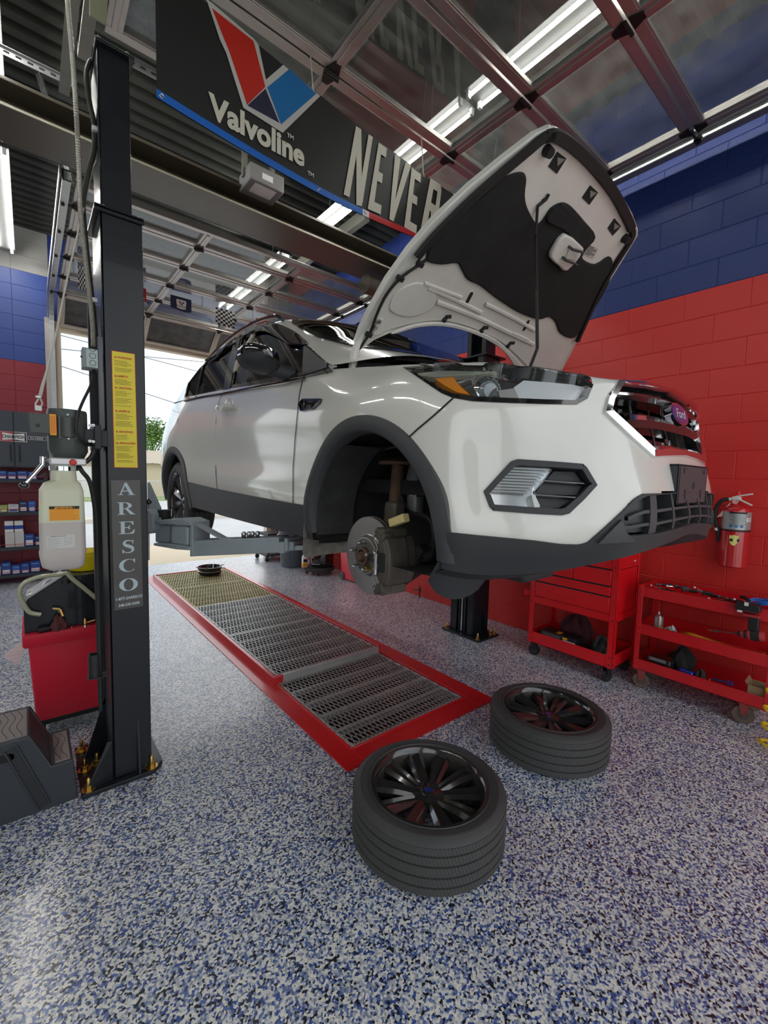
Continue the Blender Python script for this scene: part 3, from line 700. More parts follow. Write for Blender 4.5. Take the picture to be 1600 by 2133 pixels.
def gh_body(mb, sg):
    s_ = GH; G = s_.world(s_.G, sg); ns, nv = G.shape[:2]; fs = []; cs = (s_.ss[:-1]+s_.ss[1:])/2; cv = (s_.vv[:-1]+s_.vv[1:])/2; H1, H2 = inset(WS, .01, .45, .3), inset(RW, .01, .45, .3)
    for i in range(ns-1):
        for j in range(nv-1):
            c = s_.G[i:i+2, j:j+2].reshape(-1, 3).mean(0)
            if cv[j] < 2.3 and (in_yz(c, WFi) or in_yz(c, WRi) or in_yz(c, WP)): continue
            if cv[j] > 2.1 and (poly_in(cs[i], cv[j], H1) or poly_in(cs[i], cv[j], H2)): continue
            q = (i*nv+j, (i+1)*nv+j, (i+1)*nv+j+1, i*nv+j+1); fs.append(q[::-1] if s_.flip(sg) else q)
    mb.add(G.reshape(-1, 3), fs)
b = MB()
for sg in (1, -1): gh_body(b, sg)
b.build('roof', white_paint, car, ang=50, fix=True)
def wflat(mb, P, off, sg, th=.004):
    mb.prism([GH.world(p+GN*off, sg) for p in P], GH.world(GN*th, sg)-GH.world(np.zeros(3), sg))
for sg in (1, -1):
    for P_ in (WF, WR):
        b = MB(); I_ = wring(b, P_, .026, sg); fr_ = b.build('window_frame', gloss_black, car, ang=40)
        b = MB(); b.add([GH.world(p+GN*.002, sg) for p in P_+(P_.mean(0)-P_)*.02], [tuple(range(len(P_)))]); b.build('window_glass', dark_glass, fr_, smooth=False)
b = MB()
for sg in (1, -1): GH.fill(b, WS, .004, sg, 26, 14)
ws = b.build('windshield', green_glass, car, ang=60, fix=True)
b = MB()
for sg in (1, -1): GH.fill(b, RW, .004, sg, 8, 10)
b.build('rear_window', dark_glass, car, ang=60, fix=True)
for sg in (1, -1):
    b = MB(); GH.strip(b, np.linspace(.1, 2.3, 20), np.interp(np.linspace(.1, 2.3, 20), WS[:6, 0], WS[:6, 1]-.05), np.interp(np.linspace(.1, 2.3, 20), WS[:6, 0], WS[:6, 1]+.10), .006, sg, 3)
    b.build('windshield_seal', gloss_black, car, ang=60)
# B pillar cover, quarter glass bar, belt line moulding, rain guards
for sg in (1, -1):
    b = MB(); wflat(b, wpt(pl([(560, 622), (614, 612), (648, 430), (692, 232), (655, 258), (600, 450)], *Z4)), .004, sg, .010); b.build('pillar_cover', gloss_black, car, smooth=False)
    b = MB(); wflat(b, wpt(pl([(352, 672), (366, 669), (412, 440), (398, 446)], *Z4)), .004, sg, .008); b.build('quarter_bar', gloss_black, car, smooth=False)
    b = MB(); b.tube([GH.world(p, sg) for p in wpt(pl([(1150, 524), (850, 578), (545, 640), (400, 664), (262, 694)], *Z4), .010)], .007, 6); b.build('belt_moulding', gloss_black, car)
    for pts in ([(1185, 288), (1080, 200), (960, 142), (880, 126), (790, 158), (695, 228)], [(650, 260), (540, 323), (440, 400)]):
        P_ = np.array(cat_rom([(*p, 0) for p in pl(pts, *Z4)], 5))[:, :2]; T_ = wpt(P_); t_ = np.gradient(T_, axis=0); t_ /= np.linalg.norm(t_, axis=1, keepdims=True); dn = np.cross(t_, GN); dn *= np.where(dn[:, 2:3].mean() < 0, 1, -1)
        k_ = np.clip(np.minimum(np.arange(len(T_)), np.arange(len(T_))[::-1])/4, .25, 1)[:, None]
        b = MB(); b.grid(np.stack([GH.world(q, sg) for q in (T_-dn*.012+GN*.008, T_+dn*.01+GN*.026, T_+dn*.065*k_+GN*.030, T_+dn*.067*k_+GN*.020)], 1), flip=sg > 0); b.build('rain_guard', gloss_black, car, ang=60)
    b = MB(); y_ = np.linspace(2.62, 4.3, 24); R_ = [GH.pt(np.array([np.interp(yy, [2.49, 2.77, 3.2, 3.7, 4.12, 4.5], [2, 3, 4, 5, 6, 7])]), np.array([2.22]), .012+.036*math.sin(math.pi*min(1, max(0, (k)/23)))**.35, sg)[0] for k, yy in enumerate(y_)]
    b.tube(R_, .014, 8); b.build('roof_rail', gloss_black, car)

# ---- seams: thin dark gaps between doors, wings and bumper
def seam(pts, parent=car, wdt=.0035, name='panel_gap', srf=None, n=6, both=True):
    srf = srf or BODY; T_ = srf.path(pts, n)
    for sg in ((1, -1) if both else (1,)):
        b = MB(); A = srf.pt(T_[:, 0], T_[:, 1], .0030, sg); nn = srf.pt(T_[:, 0], T_[:, 1], .01, sg)-A
        t_ = np.gradient(A, axis=0); sd = np.cross(t_, nn); sd /= np.linalg.norm(sd, axis=1, keepdims=True)+1e-9
        b.grid(np.stack([A-sd*wdt, A+nn*.03, A+sd*wdt], 1), flip=(sg < 0)); b.build(name, void_black, parent, smooth=False)
seam(pl([(1145, 525), (1118, 650), (1103, 800), (1085, 1000), (1072, 1200), (1072, 1450), (1085, 1560), (1075, 1630)], *Z4))
seam(pl([(545, 640), (508, 740), (495, 900), (492, 1100), (505, 1320), (520, 1420), (560, 1530)], *Z4))
seam(pl([(240, 740), (215, 800), (218, 880)], *Z4))
seam(pl([(415, 328), (280, 450), (150, 560), (62, 640)], *Z2), wdt=.003)

# ---- lower cladding and wheel arch mouldings
cl_lo = BODY.path(pl([(1135, 1462), (1072, 1452), (800, 1403), (510, 1345), (270, 1287)], *Z4), 6)
s0, s1 = cl_lo[:, 0].min()-.14, min(cl_lo[:, 0].max(), 13.13); S_ = np.linspace(s0, s1, 50); o_ = np.argsort(cl_lo[:, 0]); hi = np.interp(S_, cl_lo[o_, 0], cl_lo[o_, 1])
for sg in (1, -1):
    b = MB(); BODY.strip(b, S_, np.full(50, .0), hi, .006, sg, 8); b.build('sill_cladding', dark_plastic, car, ang=50)
    b = MB()   # inward return below the sill
    A = BODY.pt(S_, np.full(50, .0), .006, sg); B_ = A+np.array([sg*.16, 0, -.03]); b.grid(np.stack([A, B_], 1), flip=sg < 0); b.build('sill_return', black_plastic, car)
    for (cy, cz), a0, a1 in ((ARCHF, -.12, math.pi+.12), (ARCHR, -.10, math.pi+.15)):
        T_ = np.linspace(a0, a1, 56); rws = []
        for r_, of in ((.435, -.004), (.433, .010), (.41, .013), (.385, .010), (.375, .0), (.372, -.05)):
            row = []
            for a in T_:
                yy, zz = cy+r_*1.0*math.cos(a), cz+r_*math.sin(a)
                d_ = (BODY.G[..., 1]-yy)**2+(BODY.G[..., 2]-zz)**2+np.where(BODY.G[..., 0] < .6, 9, 0); k = np.unravel_index(np.argmin(d_), d_.shape)
                row.append((BODY.G[k][0]+of, yy, zz))
            row = np.array(row); u_ = row[:, 0].copy()
            for _ in range(6): u_[1:-1] = (u_[:-2]+2*u_[1:-1]+u_[2:])/4
            row[:, 0] = u_; rws.append(BODY.world(row, sg))
        b = MB(); b.grid(np.stack(rws), flip=sg > 0); b.build('arch_moulding', dark_plastic, car, ang=50)
        # liner: dark tunnel with a back wall
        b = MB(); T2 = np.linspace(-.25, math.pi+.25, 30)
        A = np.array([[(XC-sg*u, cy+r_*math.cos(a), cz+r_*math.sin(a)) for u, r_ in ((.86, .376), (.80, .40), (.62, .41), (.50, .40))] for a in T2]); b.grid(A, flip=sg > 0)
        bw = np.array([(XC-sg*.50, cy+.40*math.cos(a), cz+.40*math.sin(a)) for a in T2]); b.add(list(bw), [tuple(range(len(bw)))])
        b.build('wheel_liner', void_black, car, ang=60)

# ---- bumper lower fascia
S_ = np.linspace(0, lowb[-1][0], 60); o_ = np.argsort(lowb[:, 0]); hi = np.interp(S_, lowb[o_, 0], lowb[o_, 1], left=1.99)
lg_s = lowg[np.argmax(lowg[:, 0]), 0]
b = MB()
def lgb(q):
    vs = []
    for a, c in zip(LG, np.roll(LG, -1, 0)):
        if (a[0]-q)*(c[0]-q) <= 0 and abs(a[0]-c[0]) > 1e-9: vs.append(a[1]+(c[1]-a[1])*(q-a[0])/(c[0]-a[0]))
    return (min(vs), max(vs)) if vs else None
for sg in (1, -1):
    L1 = [], [], []; L2 = [], [], []; L3 = [], [], []
    for q, h in zip(S_, hi):
        g_ = lgb(q)
        if g_ is None: L3[0].append(q); L3[1].append(0.); L3[2].append(h)
        else:
            L1[0].append(q); L1[1].append(0.); L1[2].append(g_[0]); L2[0].append(q); L2[1].append(g_[1]); L2[2].append(max(h, g_[1]+.03))
    qj = (L1[0][-1], L3[0][0])
    L3 = ([qj[0]]+L3[0], [0.]+L3[1], [L2[2][-1]]+L3[2])
    for L in (L1, L2, L3): BODY.strip(b, L[0], L[1], L[2], .007, sg, 6)
b.build('lower_fascia', black_plastic, car, ang=50, fix=False)
# raised lip at the corner of the lower grille, and chin return
b = MB()
for sg in (1, -1):
    A = BODY.pt(np.linspace(0, 7, 40), np.zeros(40), .007, sg); B_ = A+np.array([0, .10, -.035]); b.grid(np.stack([A, B_, B_+np.array([0, .35, .0])], 1), flip=sg < 0)
b.build('chin_panel', black_plastic, car, ang=50)
for sg in (1, -1):
    b = MB(); P_ = BODY.poly(pl([(0, 2120), (285, 1850), (330, 1990), (430, 2075), (440, 2100)], *Z1), 3); BODY.fill(b, P_, .016, sg, 14, 4, .0); b.build('fascia_corner', dark_plastic, car, ang=50)
# lower grille: back plate, vertical webs and slats
b = MB()
for sg in (1, -1): BODY.fill(b, LG, -.07, sg, 20, 5)
lgr = b.build('lower_grille', void_black, car, fix=False)
for sg in (1, -1):
    sm_ = LG[:, 0].max()
    for fr_ in (.28, .62):
        b = MB(); S2 = np.linspace(.0 if sg > 0 else .02, sm_*(.97-.13*fr_), 24); v_ = np.array([lgb(q)[0]+(lgb(q)[1]-lgb(q)[0])*fr_ for q in S2])
        A = np.stack([BODY.pt(S2, v_-.05, -.07, sg), BODY.pt(S2, v_-.05, .0, sg), BODY.pt(S2, v_+.05, .0, sg), BODY.pt(S2, v_+.05, -.07, sg)], 1); b.grid(A, flip=sg > 0)
        b.build('slat', dark_plastic, lgr, smooth=False)
    for q0 in (.30, .95, 1.6):
        b = MB(); v_ = np.linspace(lgb(q0)[0], lgb(q0)[1], 6); d = .035 if q0 < 1.5 else .10
        A = np.stack([BODY.pt(np.full(6, q0-d), v_, -.07, sg), BODY.pt(np.full(6, q0-d), v_, .002, sg), BODY.pt(np.full(6, q0+d), v_, .002, sg), BODY.pt(np.full(6, q0+d), v_, -.07, sg)], 1); b.grid(A, flip=sg < 0)
        b.build('web', dark_plastic, lgr, smooth=False)
    b = MB(); q_ = np.linspace(1.7, sm_-.02, 8)   # blanked-off outer end
    BODY.strip(b, q_, [lgb(q)[0] for q in q_], [lgb(q)[1] for q in q_], -.02, sg, 3, -.03); b.build('blank_panel', dark_plastic, lgr, ang=50)

# ---- upper grille
GI = inset(GRL, .030, .15, .13)
GI[0] = (0, GRL[0][1]+.16); GI[-1] = (0, GRL[-1][1]-.12)
b = MB()
for sg in (1, -1): BODY.fill(b, GRL, -.085, sg, 16, 5)
gr = b.build('grille', gloss_black, car, fix=False)
b = MB()
for sg in (1, -1):
    O, I = GRL, GI
    rws = [BODY.pt(O[:, 0], O[:, 1], -.002, sg), BODY.pt(O[:, 0], O[:, 1], .010, sg), BODY.pt((O*.4+I*.6)[:, 0], (O*.4+I*.6)[:, 1], .016, sg), BODY.pt(I[:, 0], I[:, 1], .004, sg), BODY.pt(I[:, 0], I[:, 1], -.05, sg)]
    b.grid(np.stack(rws), flip=BODY.flip(sg))
b.build('grille_surround', chrome, gr, ang=40)
def grb(q):
    vs = []
    for a, c in zip(GI, np.roll(GI, -1, 0)):
        if (a[0]-q)*(c[0]-q) <= 0 and abs(a[0]-c[0]) > 1e-9: vs.append(a[1]+(c[1]-a[1])*(q-a[0])/(c[0]-a[0]))
    return (min(vs), max(vs)) if vs else None
barm = mat('dark_chrome', (.16, .15, .155), .12, .9)
for sg in (1, -1):
    smx = GI[:, 0].max()
    for zf, e0 in ((4.36, .98), (3.72, .80)):
        b = MB(); S2 = np.linspace(0, smx*e0, 26); hgt = .14
        A = np.stack([BODY.pt(S2, np.full(26, zf-hgt), -.07, sg), BODY.pt(S2, np.full(26, zf-hgt), -.012, sg), BODY.pt(S2, np.full(26, zf-.02), .004, sg), BODY.pt(S2, np.full(26, zf+hgt), -.012, sg), BODY.pt(S2, np.full(26, zf+hgt), -.07, sg)], 1)
        b.grid(A, flip=sg > 0); bar_ = b.build('grille_bar', barm, gr, ang=30)
        b = MB(); S3 = np.linspace(smx*e0*.72, smx*e0*.99, 8); BODY.strip(b, S3, np.full(8, zf-.035), np.full(8, zf+.06), .008, sg, 3, -.01); b.build('bar_tip', chrome, bar_)
    for k in range(6):   # vents in the top shelf
        b = MB(); q = .28+k*.27; BODY.strip(b, np.linspace(q, q+.13, 4), np.full(4, 4.62), np.full(4, 4.74), -.045, sg, 3, -.06); b.build('shelf_vent', void_black, gr)
    b = MB(); S2 = np.linspace(0, smx*.96, 20); BODY.strip(b, S2, np.full(20, 4.55), np.full(20, 4.80), -.05, sg, 3, -.08); b.build('grille_shelf', dark_plastic, gr)
    for q in (.35, 1.1):
        b = MB(); A = np.stack([BODY.pt(np.array([q-.04, q+.04]), np.full(2, v_), -.06, sg) for v_ in np.linspace(3.2, 4.5, 5)]); b.grid(A, flip=sg > 0); b.build('grille_strut', dark_plastic, gr)
# oval badge with script letters
em = np.array([XC, .572, 1.829]); tl = math.radians(17); ey = np.array([0, math.sin(tl)*1.0, math.cos(tl)]); en = np.array([0, -math.cos(tl), math.sin(tl)]); ex = np.array([1., 0, 0])
def oval(mb, rx, ry, t0, t1, n=36, dome=.0):
    P0 = [em+ex*rx*math.cos(a)+ey*ry*math.sin(a)+en*t0 for a in np.linspace(0, 2*math.pi, n, False)]; P1 = [p+en*(t1-t0) for p in P0]
    mb.grid(np.stack([P0, P1]), cv=True); mb.add(P1+[em+en*(t1+dome)], [(i, (i+1) % n, n) for i in range(n)])
badge_blue = mat('badge_blue', (.01, .03, .20), .12, coat=1)
b = MB(); oval(b, .088, .043, -.022, .004); bd = b.build('badge', chrome, gr)
b = MB(); oval(b, .081, .037, .0, .006, dome=.003); b.build('badge_field', badge_blue, bd)
text('badge_script', 'Ford', em-ex*.058-ey*.018+en*.0085, ex, ey, .050, mat('badge_silver', (.7, .7, .72), .3, .3), bd, ext=.0004, fat=.0002, shear=.35)

# number plate bracket
pb = mat('plate_bracket_plastic', (.05, .05, .055), .45, bump=.1, bscale=300)
b = MB(); x0_, x1_, z0_, z1_ = XC-.155, XC+.155, 1.502, 1.642
b.bb((x0_, .508, z0_), (x1_, .518, z1_)); b.bb((x0_, .508, z0_), (x0_+.012, .56, z1_)); b.bb((x1_-.012, .508, z0_), (x1_, .56, z1_)); b.bb((x0_, .508, z1_-.01), (x1_, .56, z1_)); b.bb((x0_, .508, z0_), (x1_, .56, z0_+.01))
plb = b.build('plate_bracket', pb, car, bevel=.004)
for dx in (-.11, .11):
    b = MB(); b.cyl((XC+dx, .5075, 1.622), (XC+dx, .512, 1.622), .011, n=14); b.cyl((XC+dx*.72, .5075, 1.628), (XC+dx*.72, .512, 1.628), .003, n=8); b.build('bracket_hole', void_black, plb)
    b = MB(); b.bb((XC+dx*.78-.009, .5075, 1.522), (XC+dx*.78+.009, .512, 1.556)); b.cyl((XC+dx*.78, .5075, 1.511), (XC+dx*.78, .512, 1.511), .003, n=8); b.build('bracket_slot', void_black, plb)
b = MB(); b.cyl((XC, .5075, 1.57), (XC, .512, 1.57), .014, n=14); b.build('bracket_hole', void_black, plb)

# ---- headlights
HI = inset(HEAD, .014, .12, .13)
for sg in (1, -1):
    b = MB(); BODY.ring(b, HEAD, HI, sg, -.002, .003, .003, -.05); hl = b.build('headlight', gloss_black, car, ang=60)
    b = MB(); BODY.fill(b, HEAD, -.055, sg, 30, 6); b.build('lamp_bowl', mat('lamp_bowl_grey', (.07, .07, .075), .3, .3), hl, ang=60)
    P_ = BODY.poly(pl([(275, 148), (415, 135), (470, 205), (545, 272), (440, 250), (350, 200)], *Z2), 3); b = MB(); BODY.fill(b, P_, -.014, sg, 14, 5, -.05); b.build('turn_reflector', amber, hl, ang=50)
    P_ = BODY.poly(pl([(80, 118), (300, 92), (740, 96), (760, 112), (430, 128), (270, 140)], *Z2), 3); b = MB(); BODY.fill(b, P_, -.012, sg, 16, 3, -.03); b.build('light_strip', mat('strip_lens', (.60, .62, .50), .15, .6), hl, ang=50)
    # projector with chrome shroud
    q = BODY.inv(*pl([(690, 210)], *Z2)[0]); pc = BODY.pt(np.array([q[0]]), np.array([q[1]]), -.034, sg)[0]; pn = nrm((-sg*.45, -1, .05))
    b = MB(); b.lathe([(.052, -.03), (.050, .0), (.040, .012), (.036, .0)], pc, pn, 24, caps=False); pj = b.build('projector_ring', chrome, hl)
    b = MB(); b.lathe([(.037, -.01), (.034, .008), (.024, .018), (.0, .022)], pc, pn, 24); b.build('projector_lens', mat('projector_glass', (.20, .22, .23), .05, coat=1, spec=.8), pj)
    P_ = BODY.poly(pl([(470, 150), (590, 130), (740, 110), (775, 150), (745, 200), (720, 140), (600, 160), (580, 190), (640, 275), (560, 275), (500, 200)], *Z2), 2)
    for pp in ([(445, 165), (580, 128), (600, 165), (545, 200), (610, 285), (560, 270), (490, 205)], [(600, 160), (745, 112), (765, 150), (735, 170), (700, 145), (640, 165)], [(720, 215), (750, 205), (770, 292), (720, 288)]):
        P_ = BODY.poly(pl(pp, *Z2), 3); b = MB(); BODY.fill(b, P_, -.018, sg, 12, 4, -.05); b.build('lamp_trim', chrome, hl, ang=40)
    for pp, mm in (([(770, 215), (890, 200), (950, 298), (790, 290)], mat('inner_reflector', (.50, .47, .46), .35, .3)), ([(890, 195), (965, 140), (1330, 175), (1450, 205), (1400, 300), (1330, 330), (960, 318)], mat('big_reflector', (.78, .80, .82), .35, .2))):
        P_ = BODY.poly(pl(pp, *Z2), 3); b = MB(); BODY.fill(b, P_, -.026, sg, 16, 5, -.05); b.build('reflector', mm, hl, ang=40)
    P_ = BODY.poly(pl([(730, 310), (900, 312), (960, 345), (880, 358), (720, 352)], *Z2), 3); b = MB(); BODY.fill(b, P_, -.012, sg, 12, 3, -.03); b.build('mesh_strip', steel_dark, hl)
    b = MB(); BODY.fill(b, HI, .0045, sg, 40, 8); b.build('lens', clear_lens, hl, ang=60)

# ---- fog lamp pods
FI = inset(FOG, .018, .12, .13)
for sg in (1, -1):
    b = MB(); BODY.ring(b, FOG, FI, sg, -.003, .006, .006, -.05); fp = b.build('fog_lamp', black_plastic, car, ang=50)
    b = MB(); BODY.fill(b, FOG, -.045, sg, 24, 5); b.build('pod_back', black_plastic, fp)
    P_ = BODY.poly(pl([(675, 1035), (790, 925), (890, 825), (1140, 835), (1170, 870), (1100, 960), (1010, 1058), (1065, 1165), (1010, 1172), (740, 1150)], *Z2), 3)
    b = MB(); BODY.fill(b, P_, -.030, sg, 20, 5, -.045); b.build('fog_reflector', mat('fog_reflector', (.55, .56, .56), .2, .8), fp)
    b = MB(); BODY.fill(b, P_, -.006, sg, 22, 6, -.03); b.build('fog_lens', clear_lens, fp, ang=40)
    for k in range(9):
        yy = 850+k*22; xa, xb = 840-(k*22)*.86+20, 1150-k*21
        T_ = BODY.path(pl([(xa, yy), (xb, yy+12)], *Z2), 8); b = MB(); b.tube(BODY.pt(T_[:, 0], T_[:, 1], -.010, sg), .0035, 6); b.build('lens_rib', mat('lens_rib', (.66, .67, .66), .15, .4), fp)
    P_ = BODY.poly(pl([(745, 925), (800, 905), (800, 960), (760, 985)], *Z2), 2); b = MB(); BODY.fill(b, P_, -.02, sg, 6, 3, -.03); b.build('side_bulb', amber, fp)
    for pp in ([(1200, 868), (1360, 870), (1420, 950), (1140, 935)], [(1105, 962), (1420, 980), (1375, 1055), (1050, 1045)], [(1050, 1065), (1350, 1085), (1240, 1150), (1090, 1150)]):
        P_ = BODY.poly(pl(pp, *Z2), 3); b = MB(); BODY.fill(b, P_, -.022, sg, 10, 3, -.04); b.build('pod_panel', black_plastic, fp)
    for y0_, x0_, x1_, y1_ in ((948, 1110, 1455, 972), (1055, 1035, 1380, 1080)):
        T_ = BODY.path(pl([(x0_, y0_), (x1_, y1_)], *Z2), 10); b = MB(); b.tube(BODY.pt(T_[:, 0], T_[:, 1], -.012, sg), .005, 8); b.build('pod_bar', gloss_black, fp)
    P_ = BODY.poly(pl([(1010, 1058), (1035, 1055), (1075, 1140), (1060, 1168), (1035, 1168)], *Z2), 3); b = MB(); BODY.fill(b, P_, -.002, sg, 8, 4, -.03); b.build('lens_edge', mat('lens_edge', (.6, .62, .62), .2), fp)

# ---- side vent, door handles, mirrors
for sg in (1, -1):
    P_ = BODY.poly(pl([(1120, 715), (1150, 682), (1288, 682), (1275, 715), (1225, 758), (1135, 772)], *Z4), 4)
    b = MB(); BODY.ring(b, P_, inset(P_, .008, .4, .18), sg, -.002, .010, .009, -.004); vt = b.build('wing_vent', gloss_black, car, ang=40)
    b = MB(); BODY.fill(b, P_, .002, sg, 10, 3); b.build('vent_mesh', steel_dark, vt)
    for a, c in (((1125, 716), (1225, 716)), ((1235, 690), (1205, 755)), ((1165, 690), (1160, 765))):
        T_ = BODY.path(pl([a, c], *Z4), 6); b = MB(); b.tube(BODY.pt(T_[:, 0], T_[:, 1], .006, sg), .004, 6); b.build('vent_bar', gloss_black, vt)
    for xc_, yc_, k in ((585, 750, 1.0), (268, 800, .75)):
        q = BODY.inv(*pl([(xc_, yc_)], *Z4)[0]); P0 = BODY.pt(np.array([q[0]]), np.array([q[1]]), .0, sg)[0]; out = np.array([-sg, 0, 0.])
        b = MB(); h_ = []
        for t_ in np.linspace(-1, 1, 13): h_.append(P0+np.array([0, -.02+.115*t_, .006*t_])+out*(.012+.034*(1-abs(t_)**4)))
        b.tube(h_, [.013+.009*(1-abs(t_)**2) for t_ in np.linspace(-1, 1, 13)], 10); hd = b.build('door_handle', white_paint, car)
        b = MB(); b.lathe([(.062, -.008), (.060, .003), (.045, .002), (.0, -.02)], P0+np.array([0, .0, 0]), out, 24, caps=False); b.build('handle_cup', white_paint, hd)
    # mirror
    mc = np.array([XC-sg*.99, 2.03, 2.122]); mw, mh = .092, .060
    def msec(t_, k=1.0, dz=0., a0=0., a1=2*math.pi, n_=28, end=False):
        r_ = (.30+.70*math.sin(math.pi/2*min(1, t_/.7))**.8)*k
        return [mc+np.array([-sg*mw*r_*math.copysign(abs(math.cos(a))**.7, math.cos(a)), -.11+.15*t_, dz+mh*r_*math.copysign(abs(math.sin(a))**.75, math.sin(a))+.010*math.cos(a)]) for a in np.linspace(a0, a1, n_, end)]
    b = MB(); A = np.array([msec(t_) for t_ in np.linspace(0, 1, 12)]); b.grid(A, cv=True, flip=sg < 0)
    A0 = np.array(msec(0, .5))+np.array([0, -.008, 0]); b.grid(np.stack([A[0], A0]), cv=True, flip=sg > 0); b.add(list(A0), [tuple(range(28))]); b.add(list(A[-1]), [tuple(range(27, -1, -1))]); mr = b.build('mirror', gloss_black, car, ang=60)
    b = MB(); b.grid(np.array([msec(t_, 1.05, -.002, math.pi+.10, 2*math.pi-.10, 15, True) for t_ in np.linspace(0, 1, 9)]), flip=sg < 0); b.build('mirror_skirt', black_plastic, mr, ang=60)
    b = MB(); b.tube([mc+np.array([sg*.05, .0, -.035]), mc+np.array([sg*.11, -.02, -.05]), mc+np.array([sg*.17, -.04, -.06])], [.038, .036, .042], 12); b.build('mirror_arm', black_plastic, mr)
    b = MB(); wflat(b, wpt(pl([(1342, 460), (1298, 402), (1166, 288), (1152, 518), (1250, 490)], *Z4)), .006, sg, .010); b.build('mirror_sail', black_plastic, mr, ang=50)

# ---- cabin seen through the glass
cabin = mat('cabin_fabric', (.03, .03, .032), .8); trimb = mat('cabin_trim_beige', (.40, .36, .29), .7)
b = MB(); b.bb((XC-.72, 1.72, 1.62), (XC+.72, 4.55, 1.66)); b.bb((XC-.78, 1.75, 1.66), (XC-.74, 4.4, 2.0)); b.bb((XC+.74, 1.75, 1.66), (XC+.78, 4.4, 2.0)); b.bb((XC-.70, 1.70, 1.7), (XC+.70, 1.98, 2.06)); cb = b.build('cabin', cabin, car, smooth=False)
for sx in (-.37, .37):
    b = MB(); b.box((XC+sx, 2.75, 1.82), (.5, .5, .18)); b.box((XC+sx, 3.03, 2.12), (.46, .14, .56), ((1, 0, 0), (0, 1, .25), (0, -.25, 1)), .85); st = b.build('front_seat', cabin, cb, bevel=.03)
    b = MB(); b.box((XC+sx, 3.12, 2.45), (.26, .09, .16)); b.build('headrest', cabin, st, bevel=.03)
b = MB(); b.box((XC, 3.75, 1.82), (1.3, .5, .18)); b.box((XC, 4.02, 2.10), (1.28, .14, .5)); b.build('rear_seat', cabin, cb, bevel=.03)
for sg in (1, -1):
    b = MB(); b.tube([(XC-sg*.80, 2.92, 2.06), (XC-sg*.745, 2.93, 2.3), (XC-sg*.62, 2.95, 2.52)], .03, 8); b.build('pillar_trim', trimb, cb)
b = MB(); A = [[GH.world(GH.eval(np.array([t_]), np.array([w_]))[0]-np.array([0, 0, .03]), sg) for w_ in np.linspace(2.3, 4, 6)] for t_ in np.linspace(2.4, 6.8, 12) for sg in (1,)]
b.grid(np.array(A)); A2 = np.array(A).copy(); A2[..., 0] = 2*XC-A2[..., 0]; b.grid(A2); b.build('headlining', trimb, cb)
b = MB(); b.lathe([(.185, -.012), (.197, 0), (.185, .012), (.173, 0)], (XC+.37, 2.22, 2.10), (0, .9, .35), 28, closed=True, caps=False); b.build('steering_wheel', cabin, cb)

# ---- engine bay deck, cowl, wipers
b = MB(); b.bb((XC-.50, 1.0, 1.80), (XC+.50, 1.45, 1.86)); A = []
for x in np.linspace(-.74, .74, 15): A.append([(XC+x, 1.35+.28*(x/.74)**2, 2.02), (XC+x, 1.42+.24*(x/.74)**2, 2.085), (XC+x, 1.52+.2*(x/.74)**2, 2.10)])
b.grid(np.array(A)); b.build('cowl', black_plastic, car)
b = MB(); b.tube([(XC-.55, 1.55, 2.115), (XC-.1, 1.47, 2.14), (XC+.28, 1.44, 2.15)], .008, 6); b.tube([(XC+.1, 1.43, 2.13), (XC+.65, 1.6, 2.10)], .008, 6); b.build('wiper', black_plastic, car)
b = MB(); b.tube([(XC+.05, 1.42, 2.12), (XC+.16, 1.40, 2.165), (XC+.34, 1.40, 2.15), (XC+.5, 1.43, 2.11)], .018, 8); b.build('wiper_cover', black_plastic, car)
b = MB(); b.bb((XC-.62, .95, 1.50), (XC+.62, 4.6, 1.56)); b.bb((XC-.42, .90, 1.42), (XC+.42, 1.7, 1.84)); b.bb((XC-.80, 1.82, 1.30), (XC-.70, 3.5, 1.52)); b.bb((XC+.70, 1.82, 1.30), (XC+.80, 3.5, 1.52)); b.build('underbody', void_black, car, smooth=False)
b = MB(); b.cyl((XC-.45, 3.9, 1.33), (XC+.55, 3.9, 1.33), .13, n=18); b.tube([(XC+.1, 1.7, 1.40), (XC+.1, 2.9, 1.38), (XC+.3, 3.7, 1.36)], .03, 8); b.build('exhaust', steel_dark, car)
b = MB(); b.bb((XC-.60, 3.35, 1.30), (XC-.20, 3.75, 1.42)); b.build('fuel_tank', mat('brown_undercoat', (.06, .03, .032), .6), car, bevel=.02)
# ================================================================ hood, wheels, brakes
Z5 = (2.6667, (740, 250))
HA = at(745, 722, 0, XC-.70); HB = at(1140, 268, 0, XC-.43); HC = at(1325, 485, 0, XC+.43)
HO = np.array([XC, HA[1], HA[2]]); hm = (HB+HC)/2; hm[0] = XC
he2 = nrm(hm-HO); he1 = np.array([1., 0, 0]); hn = nrm(np.cross(he1, he2))
if hn[1] > 0: hn = -hn        # towards the front: the underside we look at
def hp(pts, off=0.): return [at_plane(740+x/Z5[0], 250+y/Z5[0], HO+hn*off, hn) for x, y in pts]
def smooth_loop(P, n=5):
    P = [np.array(p) for p in P]; k = len(P); out = []
    for i in range(k):
        p0, p1, p2, p3 = P[i-1], P[i], P[(i+1) % k], P[(i+2) % k]
        for j in range(n):
            t_ = j/n; out.append(.5*((2*p1)+(-p0+p2)*t_+(2*p0-5*p1+4*p2-p3)*t_**2+(-p0+3*p1-3*p2+p3)*t_**3))
    return out
right_e = [(2, 1250), (30, 1170), (75, 1075), (180, 890), (300, 722), (440, 560), (640, 370), (830, 215), (1000, 85), (1092, 42)]
front_e = [(1110, 48), (1200, 105), (1330, 230), (1450, 380), (1530, 520), (1563, 605)]
left_e = [(1562, 640), (1470, 792), (1370, 952), (1240, 1205), (1140, 1395)]
